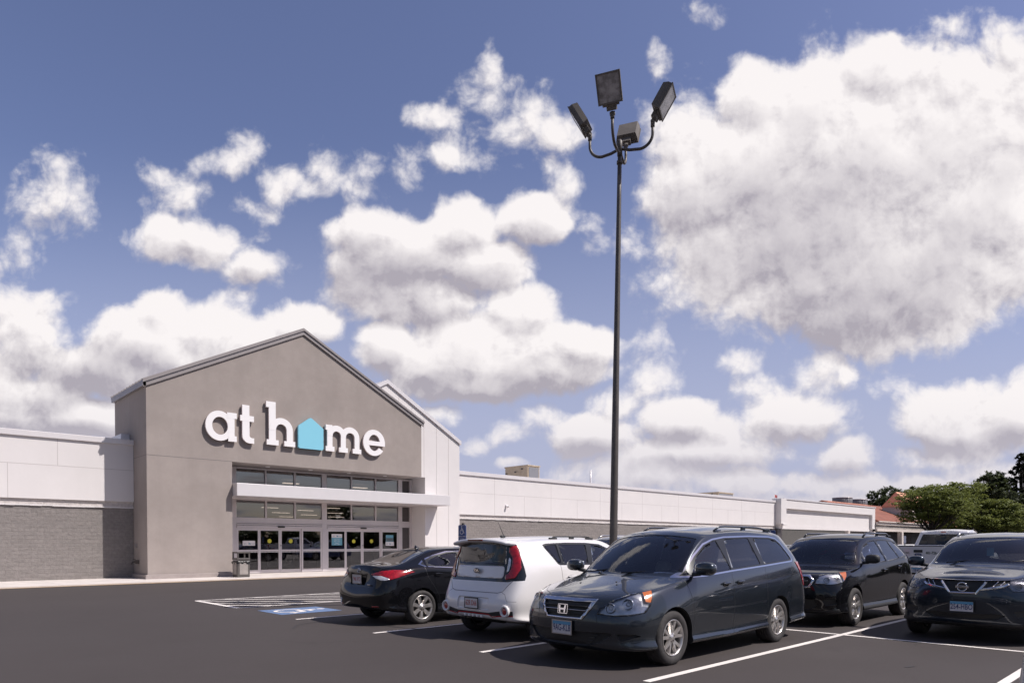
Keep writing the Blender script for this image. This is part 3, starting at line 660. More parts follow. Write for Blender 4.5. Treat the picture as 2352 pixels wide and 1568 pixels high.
# ------------------------------------------------------------------ the big letters (slab serif, 0.15 m deep)
def ring_pts(cx, cz, r, a0, a1, n): return [(cx+r*math.cos(R(a0+(a1-a0)*k/n)), cz+r*math.sin(R(a0+(a1-a0)*k/n))) for k in range(n+1)]
LY0, LY1 = 29.93, 30.04
def ell(cx, cz, rx, rz, a0, a1, n): return [(cx+rx*math.cos(R(a0+(a1-a0)*k/n)), cz+rz*math.sin(R(a0+(a1-a0)*k/n))) for k in range(n+1)]
def letter(name, pieces):
    """pieces: ('p', polygon) or ('r', outer, inner) closed rings/arcs; each piece 1 mm further proud so no faces coincide"""
    t = B(); k = 0
    for pc in pieces:
        y0_ = LY0 - k*.0025; k += 1
        if pc[0] == 'p': t.prism(pc[1], 'y', y0_, LY1)
        else:
            o_, i_ = pc[1], pc[2]; n = len(o_)
            vs = [(u, y0_, v) for u, v in o_] + [(u, y0_, v) for u, v in i_] + [(u, LY1, v) for u, v in o_] + [(u, LY1, v) for u, v in i_]
            fs = []
            for q in range(n-1):
                fs += [(q, q+1, n+q+1, n+q), (2*n+q, 2*n+q+1, 3*n+q+1, 3*n+q), (q, q+1, 2*n+q+1, 2*n+q), (n+q, n+q+1, 3*n+q+1, 3*n+q)]
            if (Vector(o_[0])-Vector(o_[-1])).length > .01: fs += [(0, n, 3*n, 2*n), (n-1, 2*n-1, 4*n-1, 3*n-1)]
            t.add(vs, fs)
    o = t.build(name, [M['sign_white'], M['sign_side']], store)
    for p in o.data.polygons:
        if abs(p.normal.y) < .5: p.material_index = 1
    # stand-offs
    return o
rc = lambda x0, z0, x1, z1: ('p', [(x0, z0), (x1, z0), (x1, z1), (x0, z1)])
letter('letter', [('r', ell(11.14, 6.53, .59, .64, 0, 360, 44), ell(11.16, 6.53, .33, .385, 0, 360, 44)), rc(11.50, 5.92, 11.78, 7.12), rc(11.46, 6.90, 11.88, 7.145), rc(11.50, 5.90, 11.87, 6.14)])
letter('letter', [rc(12.12, 6.20, 12.44, 7.57), rc(12.03, 6.86, 12.64, 7.11), ('p', [(12.12, 6.21), (12.44, 6.21), (12.47, 6.17), (12.54, 6.14), (12.645, 6.14), (12.645, 5.90), (12.42, 5.90), (12.29, 5.94), (12.18, 6.03), (12.125, 6.13)])])
def hump(x0, x1, zt, leg, zb=5.94, ht=.31):
    cx = (x0+x1)/2; rx = (x1-x0)/2
    o_ = ell(cx, zt-rx*.98, rx, rx*.98, 180, 0, 20) + [(x1, zb+.1)]
    i_ = ell(cx-.00, zt-rx*.98, rx-leg, (rx*.98-.28), 180, 0, 20) + [(x1-leg, zb+.1)]
    return ('r', [(x0, zt-rx*.98-.05)] + o_, [(x0+leg, zt-rx*.98-.05)] + i_)
letter('letter', [rc(13.33, 6.0, 13.65, 7.87), rc(13.20, 7.62, 13.64, 7.885), hump(13.36, 14.47, 7.20, .30), rc(13.22, 5.935, 13.78, 6.17), rc(14.05, 5.935, 14.58, 6.17)])
t = B(); hp = [(14.80, 5.92), (15.95, 5.92), (16.01, 5.98), (16.01, 6.90), (15.99, 6.96), (15.43, 7.36), (15.36, 7.38), (15.29, 7.36), (14.75, 6.96), (14.73, 6.90), (14.73, 5.98)]
t.prism(hp, 'y', 29.91, LY1); t.build('house_symbol', M['sign_teal'], store)
letter('letter', [rc(16.22, 6.0, 16.50, 7.17), rc(16.14, 6.93, 16.49, 7.185), hump(16.24, 17.22, 7.19, .27), hump(16.96, 17.98, 7.19, .27), rc(16.14, 5.92, 16.60, 6.15), rc(16.85, 5.92, 17.33, 6.15), rc(17.60, 5.92, 18.08, 6.15)])
oe = ell(18.84, 6.57, .64, .66, -42, 360, 48); ie = ell(18.84, 6.57, .34, .40, -42, 360, 48)
oe = ell(18.84, 6.57, .64, .66, 0, 325, 46); ie = ell(18.85, 6.57, .33, .41, 0, 325, 46)
letter('letter', [('r', oe, ie), rc(18.4, 6.43, 19.478, 6.65)])

# ------------------------------------------------------------------ things on the roof
def rtu(x0, y0_, x1, y1_, z0, z1, label, txt=None):
    t = empty('rooftop_unit', (x0, y0_, z0), 0, label, 'air conditioner', 'rooftop air handling units')
    w, d_, h = x1-x0, y1_-y0_, z1-z0
    k = MB(); k.bbox(0, 0, 0, w, d_, h, .03); k.bbox(-.05, -.05, h-.06, w+.05, d_+.05, h+.03, .01)
    for q in (.3, .55, .8): k.box(-.012, d_*q, .1, -.002, d_*q+.02, h-.1)
    k.build('housing', M['tan'], t)
    l = MB(); l.box(.12, -.03, .25, w-.12, -.004, h-.15); l.build('louvre', M['louvre'], t)
    l = MB(); 
    for (yy, zz) in ((.5, .75), (.9, .72), (.2, .85)): l.box(-.05, d_*yy, h*zz, -.004, d_*yy+.18, h*zz+.1)
    l.build('control_box', M['bronze'], t)
    if txt:
        v, f = text_polys(txt, .42, .002, 1.0, .006); Mx = Matrix(((0, 0, -1, -.006), (-1, 0, 0, d_*.68), (0, 1, 0, h*.33), (0, 0, 0, 1)))
        q = MB(); q.add([Mx @ p for p in v], f); q.build('lettering', M['bronze'], t)
    return t
rtu(38.0, 38.1, 39.35, 40.7, 5.55, 7.62, 'tan rooftop unit with grey louvre standing on the white roof left of the lamp pole', 'RTU  -11')
rtu(68.0, 38.5, 71.2, 42.0, 5.55, 7.05, 'low tan rooftop unit just showing over the white parapet right of the lamp pole')
mb = MB(); mb.tube([(45.6, 38, 5.5), (45.6, 38, 7.75)], .07, 10); mb.lathe([(.1, 5.5), (.1, 5.75), (.07, 5.75)], 10, 'z', (45.6, 38, 0)); tag(mb.build('vent_pipe', M['white_metal']), 'thin white vent pipe rising from the roof left of the lamp pole', 'pipe')
for x, lb in ((113.6, 'left one of two grey cylindrical roof vents beyond the white wing'), (120.2, 'right one of two grey cylindrical roof vents beyond the white wing')):
    t = empty('roof_vent', (x, 42.5, 6.75), 0, lb, 'vent', 'grey drum vents on the far roof')
    q = MB(); q.lathe([(0, 0), (1.45, 0), (1.45, 1.85), (1.38, 1.9), (0, 1.9)], 28, 'z'); 
    for a in range(28): an = a*math.pi/14; q.box(1.44*math.cos(an)-.03, 1.44*math.sin(an)-.03, .02, 1.44*math.cos(an)+.03, 1.44*math.sin(an)+.03, 1.84)
    q.build('drum', M['louvre'], t)
    q = MB(); q.lathe([(1.5, 1.86), (1.52, 1.9), (1.5, 1.95), (1.3, 1.97), (1.3, 1.86)], 28, 'z'); q.build('rim', M['alu'], t)
t = empty('flag_pole', (70.2, 33.2, 5.9), 0, 'tiny flag on a thin pole standing over the white pilaster', 'flag')
q = MB(); q.tube([(0, 0, -.5), (0, 0, .75)], .02, 6); q.build('pole', M['alu'], t)
q = MB(); q.add([(.02, 0, .72), (.3, .03, .70), (.6, -.03, .66), (.6, -.03, .34), (.3, .03, .38), (.02, 0, .40)], [(0, 1, 4, 5), (1, 2, 3, 4)])
for k in range(3): q.box(.02, -.05, .43+k*.1, .58, -.04, .47+k*.1)
q.build('flag', mat('red_cloth', (.42, .12, .12), .8), t)

# ------------------------------------------------------------------ litter bin
t = empty('litter_bin', (11.74, 29.22, .024), 0, 'brown square litter bin with black bag and pale panel beside the doors', 'litter bin')
q = MB(); q.bbox(-.27, -.27, 0, .27, .27, .72, .03); q.build('body', M['bin_brown'], t)
q = MB(); q.bbox(-.18, -.285, .12, .18, -.268, .66, .005); q.bbox(-.285, -.18, .12, -.268, .18, .66, .005); q.build('panel', M['bin_panel'], t)
q = MB()
for sx in (-1, 1):
    for sy in (-1, 1): q.box(sx*.27-(.05 if sx > 0 else 0), sy*.27-(.05 if sy > 0 else 0), .80, sx*.27+(.05 if sx < 0 else 0), sy*.27+(.05 if sy < 0 else 0), 1.03)
q.bbox(-.28, -.28, .74, .28, .28, .82, .015); q.bbox(-.285, -.285, 1.02, .285, .285, 1.09, .03); q.build('hood', M['bin_brown'], t)
q = MB(); vs = []; n = 40
prof = [(.28, .69), (.305, .68), (.31, .64), (.29, .60), (.30, .57)]
for r_, z in prof:
    for k in range(n):
        a = 2*math.pi*k/n; c_, s_ = math.cos(a), math.sin(a); m_ = max(abs(c_), abs(s_)); rr_ = r_*(1+.035*math.sin(a*9+z*40))
        vs.append((rr_*c_/m_*.97, rr_*s_/m_*.97, z+.012*math.sin(a*7)))
q.smooth = True; q.add(vs, [(i*n+k, i*n+(k+1) % n, (i+1)*n+(k+1) % n, (i+1)*n+k) for i in range(4) for k in range(n)]); q.build('bin_bag', M['bag'], t)

# ------------------------------------------------------------------ accessible parking signs
def parking_sign(x, y, z0, w, h, label, words=True):
    t = empty('parking_sign', (x, y, 0), 0, label, 'sign', 'blue accessible parking signs')
    q = MB(); q.box(.012, -.03, 0, .05, .03, z0+h+.05); q.build('post', M['post'], t)
    q = MB(); q.prism([(-w/2+.03, z0), (w/2-.03, z0), (w/2, z0+.03), (w/2, z0+h-.03), (w/2-.03, z0+h), (-w/2+.03, z0+h), (-w/2, z0+h-.03), (-w/2, z0+.03)], 'x', -.004, .01)
    pl = q.build('sign_plate', M['sign_blue'], t)
    q = MB(); s = w*.8
    for i, p in enumerate(wheelchair_polys()):
        q.add([(-.0065-i*.00002, (.5-v.x)*s, z0+h-.02-s*1.0+v.y*s) for v in p], [tuple(range(len(p)))])
    for (a0, b0, a1, b1) in ((-w/2+.012, z0+.012, w/2-.012, z0+.018), (-w/2+.012, z0+h-.018, w/2-.012, z0+h-.012)): q.box(-.0075, a0, b0, -.005, a1, b1)
    q.build('wheelchair_symbol', M['paper'], pl, fix=False)
    if words:
        for k, wd in enumerate(('HANDICAPPED', 'PARKING', 'STATE PERMIT', 'REQUIRED')):
            v, f = text_polys(wd, .046, .0003, 1.0, .0005); Mx = Matrix(((0, 0, -1, -.006), (-1, 0, 0, 0), (0, 1, 0, z0+h-s-.06-k*.062), (0, 0, 0, 1)))
            q = MB(); q.add([Mx @ p for p in v], f); q.build('lettering', M['paper'], pl)
    return t
parking_sign(11.45, 13.93, 1.40, .31, .57, 'blue accessible parking sign between the black sedan and the white store wall')
parking_sign(23.1, 11.05, 1.50, .32, .44, 'small blue accessible parking sign to the right of the minivan roof')

# ------------------------------------------------------------------ lamp post with four floodlights
lp = empty('lamp_post', (11.58, 8.955, 0), 0, 'tall dark bronze lamp post with four floodlight heads behind the minivan', 'lamp post')
dxp = .20; TOPZ = 9.72
q = MB(); q.smooth = True; q.tube([(-.10+dxp*1.0*k/10, 0, .75+(TOPZ-.75)*k/10) for k in range(11)], [.088-.0045*k for k in range(11)], 20); q.build('pole', M['bronze'], lp)
q = MB(); q.lathe([(0, 0), (.30, 0), (.30, .70), (.27, .76), (0, .76)], 28, 'z', (-.10, 0, 0)); q.build('base', M['concrete'], lp)
q = MB(); q.lathe([(.05, 0), (.062, 0), (.062, .06), (.05, .06)], 16, 'z', (.095, 0, TOPZ-.22)); q.lathe([(.045, 0), (.055, .0), (.055, .3), (.03, .34), (0, .35)], 16, 'z', (.10, 0, TOPZ-.05)); q.build('collar', M['bronze'], lp)
Rv = Vector((math.cos(R(YAW)), -math.sin(R(YAW)), 0)); Fv = Vector((math.sin(R(YAW)), math.cos(R(YAW)), 0))
rdir = (Rv*.93 - Fv*.36).normalized(); ndir = Vector((rdir.y, -rdir.x, 0))
if ndir.dot(Fv) > 0: ndir = -ndir
top = Vector((.10, 0, TOPZ+.10))
for k, (dv, reach, dz, tilt) in enumerate(((rdir, .69, -.03, 58), (-rdir, .65, -.03, 60), (ndir, .70, -.11, 55), (-ndir, .62, -.03, 57))):
    pts = []
    for a in range(0, 11):
        an = R(90*a/10); pts.append((reach-.27 + .27*math.sin(an), .27*(1-math.cos(an))-.06))
    path = [top + dv*0.0 + Vector((0, 0, .03+dz))] + [top + dv*(reach-.27)*.5 + Vector((0, 0, -.035+dz))] + [top + dv*r_ + Vector((0, 0, z_+dz)) for r_, z_ in pts] + [top + dv*reach + Vector((0, 0, .40+dz))]
    q = MB(); q.tube(path, .03, 12); q.build('arm', M['bronze'], lp)
    kn = top + dv*reach + Vector((0, 0, .34+dz))
    side = Vector((-dv.y, dv.x, 0))
    hd = MB(); hd.tube([kn, kn + Vector((0, 0, .13))], .042, 12); hd.tube([kn + Vector((0, 0, .10)) - side*.05, kn + Vector((0, 0, .10)) + side*.05], .04, 12)
    ax = (dv*math.cos(R(tilt)) + Vector((0, 0, 1))*math.sin(R(tilt))).normalized(); nrm = side.cross(ax).normalized()   # glass normal
    if nrm.z > 0: nrm = -nrm
    c0 = kn + Vector((0, 0, .13))
    Mx = Matrix((side, ax, -nrm)).transposed().to_4x4(); Mx.translation = c0
    hd.M = Mx
    hd.bbox(-.10, .03, -.07, .10, .19, .05, .012); hd.bbox(-.17, .11, -.085, .17, .17, -.05, .008)
    hb = None
    # housing: tapered box, deep
    w0, w1 = .235, .205; L0, L1 = .16, .67
    vs = [(-w0, L0, -.09), (w0, L0, -.09), (w0, L1, -.09), (-w0, L1, -.09), (-w0, L0, .0), (w0, L0, .0), (w0, L1, .0), (-w0, L1, .0), (-w1, L0+.03, .11), (w1, L0+.03, .11), (w1, L1-.03, .11), (-w1, L1-.03, .11)]
    hd.add(vs, [(0, 1, 5, 4), (1, 2, 6, 5), (2, 3, 7, 6), (3, 0, 4, 7), (4, 5, 9, 8), (5, 6, 10, 9), (6, 7, 11, 10), (7, 4, 8, 11), (8, 9, 10, 11)])
    hd.box(-w0-.012, L0-.012, -.104, -w0+.02, L1+.012, -.082); hd.box(w0-.02, L0-.012, -.104, w0+.012, L1+.012, -.082); hd.box(-w0+.02, L0-.011, -.103, w0-.02, L0+.02, -.083); hd.box(-w0+.02, L1-.02, -.103, w0-.02, L1+.011, -.083)
    ho = hd.build('floodlight', M['faded'], lp)
    gl = MB(); gl.M = Mx; gl.box(-w0+.01, L0+.01, -.097, w0-.01, L1-.01, -.091); gl.build('glass', M['lampglass'], ho)

# ------------------------------------------------------------------ far shopping plaza
PO = (120, 33, 0); pz = empty('plaza_building', PO, 0, 'cream shopping arcade with orange and red tiled roofs beyond the white wing', 'building')
def Pm(): return MB(PO)
q = Pm(); q.box(95.7, 36, 0, 230, 60, 4.3); q.build('wall', M['shop_dark'], pz)
q = Pm(); q.prism([(31.2, 4.36), (38.5, 7.35), (46, 4.5), (46, 4.3), (31.2, 4.2)], 'x', 95.6, 172); q.build('roof', M['roof_brown'], pz)
q = Pm(); q.prism([(31.0, 4.40), (37.2, 7.2), (44, 4.5), (44, 4.3), (31.0, 4.25)], 'x', 172.2, 235); q.build('roof', M['roof_brown'], pz)
q = Pm(); q.prism([(38.0, 7.10), (38.5, 7.36), (39.0, 7.2), (38.6, 7.0)], 'x', 97.6, 112.8)
q.build('ridge_roof', M['roof_orange'], pz)
q = Pm(); q.box(95.6, 31.3, 3.84, 172, 31.55, 4.22); q.box(95.6, 31.1, 4.20, 172, 31.2, 4.34); q.box(95.6, 31.35, 3.0, 172, 31.6, 3.32); q.box(172, 31.0, 2.9, 235, 31.3, 4.25); q.build('fascia', M['cream'], pz)
q = Pm(); q.box(95.6, 31.5, 3.30, 172, 31.62, 3.86); q.build('frieze', M['stone'], pz)
for x in (105.4, 116.5, 128, 139, 150, 161, 172, 184, 196):
    q = Pm(); q.bbox(x-.35, 31.25, 0, x+.35, 31.85, 3.0, .03); q.build('column', M['cream'], pz)
q = Pm(); q.prism([(32.4, 4.8), (36.4, 4.8), (36.4, 6.95), (32.4, 6.95)], 'x', 113, 124); q.build('side_wall', M['cream'], pz)
q = Pm(); q.prism([(32.0, 6.9), (36.6, 6.9), (34.5, 9.15)], 'x', 112.9, 124.1); q.prism([(29.5, 4.2), (31.9, 5.6), (31.9, 5.2), (29.5, 4.0)], 'x', 124, 133)
q.build('gable_roof', M['roof_orange'], pz)
for x in (98, 108, 119, 131, 142, 153):
    q = Pm(); q.box(x, 35.9, .5, x+6, 35.99, 2.6); q.build('window', M['store_glass'], pz)

# ------------------------------------------------------------------ trees
def make_tree(name, loc, H, Wd, trunk_h, lobes, leaf_m, n, ls, label, group, seed, flat=.55, tr=.16, branches=True):
    rnd = random.Random(seed); t = empty(name, loc, 0, label, 'tree', group)
    q = MB(); q.tube([(0, 0, 0), (rnd.uniform(-.05, .05), 0, trunk_h*.5), (rnd.uniform(-.1, .1), .05, trunk_h), (.1, 0, trunk_h+(H-trunk_h)*.6)], [tr*1.2, tr, tr*.85, tr*.3], 10)
    q.build('trunk', M['bark'], t)
    if branches:
        q = MB()
        for (cx, cy, cz, rx, rz) in lobes:
            a = Vector((0, 0, trunk_h*rnd.uniform(.75, 1.05))); b_ = Vector((cx, cy, cz)); m_ = (a+b_)/2 + Vector((0, 0, -.12*(b_-a).length))
            q.tube([a, m_, b_], [tr*.55, tr*.33, tr*.1], 7)
            for _ in range(4):
                e_ = b_ + Vector((rnd.uniform(-1, 1)*rx, rnd.uniform(-1, 1)*rx, rnd.uniform(-.2, .8)*rz)); q.tube([m_.lerp(b_, rnd.uniform(.2, .9)), e_], [tr*.16, tr*.05], 5)
        q.build('branch', M['bark'], t)
    vs = []; fs = []; tot = sum(l[3]**2*l[4] for l in lobes)
    for (cx, cy, cz, rx, rz) in lobes:
        k = int(n*rx**2*rz/tot)
        # leaf sprays grouped in small pads
        pads = max(6, k//26)
        for _ in range(pads):
            u = Vector((rnd.gauss(0, 1), rnd.gauss(0, 1), rnd.gauss(0, 1))).normalized(); rr_ = rnd.uniform(.45, 1.05)**.7
            p = Vector((cx+u.x*rx*rr_, cy+u.y*rx*rr_, cz+u.z*rz*rr_)); pr = rx*rnd.uniform(.16, .34)
            for _ in range(26):
                c_ = p + Vector((rnd.gauss(0, .5)*pr, rnd.gauss(0, .5)*pr, rnd.gauss(0, .5)*pr*flat))
                a1 = rnd.uniform(0, 6.283); tl = rnd.gauss(0, .5)
                d1 = Vector((math.cos(a1), math.sin(a1), tl)).normalized()*ls*rnd.uniform(.6, 1.3); d2 = d1.cross(Vector((rnd.gauss(0, .4), rnd.gauss(0, .4), 1))).normalized()*ls*rnd.uniform(.25, .5)
                b0 = len(vs); vs += [c_-d1, c_-d2*.9, c_+d1, c_+d2]; fs.append((b0, b0+1, b0+2, b0+3))
    me = bpy.data.meshes.new('crown'); me.from_pydata(vs, [], fs); link_mesh('crown', me, t, leaf_m)
    return t
rn = random.Random(11)
def lobes(H, Wd, base, k, seed, squash=.55, conic=False):
    r_ = random.Random(seed); L = []
    for i in range(k):
        f = (i+.5)/k; z = base + (H-base)*f
        if conic: rad = Wd/2*(1-f)*.9+.3
        else: rad = Wd/2*math.sin(math.pi*min(1, .22+f*.74))**.7
        a = i*2.4 + r_.uniform(-.4, .4); d = rad*r_.uniform(.35, .72)
        s = Wd*r_.uniform(.15, .23)*(1.0 if not conic else max(.35, 1-f))
        L.append((d*math.cos(a), d*math.sin(a), z-s*squash*.4, s, s*squash))
    return L
make_tree('honey_locust', (68.0, 17.9, 0), 6.5, 7.4, 2.5, lobes(6.3, 7.2, 3.7, 22, 1, .42), M['leaf_green'], 20000, .135, 'spreading yellow green tree with a visible trunk left of the pickup cab', 'leafy trees in the car park', 21, .4)
make_tree('honey_locust', (77.2, 17.7, 0), 7.2, 6.2, 2.6, lobes(7.3, 6.4, 3.3, 20, 5, .42), M['leaf_green'], 17000, .145, 'taller yellow green tree with a notched top above the pickup cab', 'leafy trees in the car park', 22, .4)
make_tree('honey_locust', (79.6, 15.3, 0), 5.5, 6.6, 2.2, lobes(5.6, 7.0, 2.9, 15, 9, .42), M['leaf_green'], 13000, .14, 'low yellow green tree at the right behind the blue crossover roof', 'leafy trees in the car park', 23, .4)
FT = 'dark trees on the rise beyond the plaza'
make_tree('oak_tree', (121.7, 24.0, 0), 11.6, 9, 3.5, lobes(11.8, 8.5, 3.5, 22, 31), M['leaf_dark'], 14000, .32, 'dark round tree left of the black conifer at the right edge', FT, 31, .6, .3)
make_tree('oak_tree', (116.0, 21.5, 0), 8.6, 7.5, 2.5, lobes(8.9, 7.5, 2.5, 18, 33), M['leaf_mid'], 14000, .27, 'grey green bushy tree in front of the dark round tree at the right', FT, 33, .6, .26)
make_tree('conifer', (122.9, 20.7, 0), 14.0, 8, 2.0, lobes(14.3, 12.5, 2.0, 34, 35, .9, True), M['needle'], 26000, .34, 'tall black green conifer at the right edge of the picture', FT, 35, .8, .3)
make_tree('conifer', (128.0, 16.8, 0), 15.5, 8, 2.0, lobes(15.5, 12, 2.0, 30, 36, .9, True), M['needle'], 20000, .34, 'second black conifer cut off by the right edge of the picture', FT, 36, .8, .3)
for i, (x, y, h, w, lb) in enumerate(((149.3, 51.2, 9.8, 10, 'small dark tree at the left end of the far tree line above the orange roof'), (151.3, 49.2, 11.7, 10, 'dark tree with a rounded top second from the left in the far line'), (154.0, 47.0, 13.0, 11, 'tall dark tree in the far line left of the orange gable'), (157.5, 43.5, 12.8, 11, 'dark tree in the far line hidden behind the orange gable'), (160.5, 40.0, 11.4, 10, 'dark tree showing between the two yellow green trees'), (165.0, 35.5, 12.2, 10, 'dark far tree right of the taller yellow green tree'))):
    make_tree('oak_tree', (x, y, 0), h, w, 3, lobes(h, w, 3, 15, 50+i), M['leaf_dark'] if i % 2 else M['leaf_mid'], 9000, .40, lb, 'dark trees in the far line behind the plaza', 50+i, .7, .3)

# unseen woods round the lot, added to darken paintwork reflections; also in shop glass
rnd = random.Random(99); vs = []; fs = []
path = [(150, 8), (132, -22), (112, -48), (70, -72), (15, -80), (-40, -66), (-75, -25)]
for i in range(len(path)-1):
    for k in range(9):
        t = (k+rnd.random()*.6)/9; x = path[i][0]*(1-t)+path[i+1][0]*t+rnd.uniform(-4, 4); y = path[i][1]*(1-t)+path[i+1][1]*t+rnd.uniform(-4, 4)
        h = rnd.uniform(3.5, 6.5) if rnd.random() < .85 else rnd.uniform(9, 12); w = rnd.uniform(3.0, 4.5)
        for _ in range(420):
            u = Vector((rnd.gauss(0, 1), rnd.gauss(0, 1), rnd.gauss(0, 1))).normalized()*rnd.uniform(.5, 1)**.5
            c_ = Vector((x+u.x*w, y+u.y*w, h*.54+u.z*h*.46)); d1 = Vector((rnd.gauss(0, 1), rnd.gauss(0, 1), rnd.gauss(0, .5))).normalized()*rnd.uniform(.5, 1.0); d2 = d1.cross(Vector((rnd.gauss(0, 1), rnd.gauss(0, 1), 1))).normalized()*.5
            b0 = len(vs); vs += [c_-d1, c_-d2, c_+d1, c_+d2]; fs.append((b0, b0+1, b0+2, b0+3))
me = bpy.data.meshes.new('unseen_woodland'); me.from_pydata(vs, [], fs); tag(link_mesh('unseen_woodland', me, None, M['leaf_dark']), kind='stuff')
# ================================================================== vehicles
def paint(name, col, metal=.55, rough=.32, flake=.0, coat=1.0):
    m = mat(name, col, rough, metal, coat, spec=.5, coat_rough=.02)
    return m
M['chrome'] = mat('chrome', (.66, .65, .67), .10, 1.0); M['satin'] = mat('satin_silver', (.50, .48, .48), .28, .9)
M['alloy'] = mat('alloy_wheel', (.56, .53, .51), .30, .75, var=.08, vscale=9); M['alloy_dark'] = mat('dark_wheel_metal', (.06, .055, .055), .5, .5)  # dark metal for brake discs and their backing
M['tyre'] = mat('tyre_rubber', (.040, .036, .036), .80, var=.25, vscale=14, bump=.4, bscale=60)
M['liner'] = mat('wheel_arch_liner', (.010, .010, .010), .9); M['seal'] = mat('black_window_trim', (.014, .014, .015), .35); M['gloss_black'] = mat('gloss_black', (.008, .008, .009), .12, coat=.6)
M['grill'] = mat('grille_black', (.012, .012, .013), .5); M['plastic'] = mat('unpainted_plastic', (.026, .026, .028), .6)
M['wglass'] = glassmat('windscreen_glass', (.78, .86, .82), .012, .07, 1.2); M['sglass'] = glassmat('side_glass', (.70, .76, .74), .012, .06, 1.2)
M['tglass'] = glassmat('tinted_glass', (.16, .16, .17), .015, .055, 1.15); M['lens'] = glassmat('clear_lens', (.92, .92, .92), .02, .06, 1.0)
M['cloth'] = mat('seat_cloth', (.13, .125, .13), .9); M['cloth_grey'] = mat('grey_seat_cloth', (.33, .31, .30), .9); M['dash'] = mat('dashboard', (.07, .066, .064), .7)
M['amber'] = mat('amber_lens', (.52, .13, .02), .2, coat=.8); M['red'] = mat('red_lens', (.30, .004, .010), .12, coat=1.0, var=.35, vscale=22); M['red_dark'] = mat('dark_red_lens', (.13, .005, .008), .15, coat=1.0)
M['clearlight'] = mat('silvered_lamp', (.72, .72, .74), .22, .6, var=.25, vscale=9); M['hazy'] = mat('yellowed_headlight_plastic', (.40, .38, .31), .22, 0, coat=.6, var=.2, vscale=6); M['bulb'] = mat('lamp_bowl', (.80, .80, .82), .12, .95)
M['plate_white'] = mat('plate_white', (.62, .60, .62), .45, var=.06, vscale=20); M['plate_blue'] = mat('plate_blue', (.12, .33, .52), .45); M['ink_blue'] = mat('dark_blue_ink', (.03, .045, .14), .5); M['ink_red'] = mat('red_ink', (.45, .09, .07), .5); M['frame_black'] = mat('plate_frame', (.01, .01, .011), .35)
M['red_accent'] = mat('red_stripe', (.38, .012, .02), .35)

def in_poly(x, y, P):
    c = False; j = len(P)-1
    for i in range(len(P)):
        if (P[i][1] > y) != (P[j][1] > y) and x < (P[j][0]-P[i][0])*(y-P[i][1])/(P[j][1]-P[i][1])+P[i][0]: c = not c
        j = i
    return c
def rpoly(P, r=.03, n=3):
    """round the corners of a polygon"""
    out = []
    for i in range(len(P)):
        a, b, c = Vector(P[i-1]), Vector(P[i]), Vector(P[(i+1) % len(P)])
        u = (a-b); v = (c-b); d = min(r, u.length*.45, v.length*.45); p = b+u.normalized()*d; q = b+v.normalized()*d
        for k in range(n+1):
            t = k/n; w = p*(1-t)**2 + b*2*t*(1-t) + q*t*t; out.append((w.x, w.y))
    return out
def stroke(pts, w):
    """thin band polygon along an open polyline"""
    pts = [Vector(p) for p in pts]; L = []; Rr = []
    for i, p in enumerate(pts):
        t = (pts[min(i+1, len(pts)-1)]-pts[max(i-1, 0)]).normalized(); n = Vector((-t.y, t.x))*w/2
        L.append(tuple(p+n)); Rr.append(tuple(p-n))
    return L + Rr[::-1]
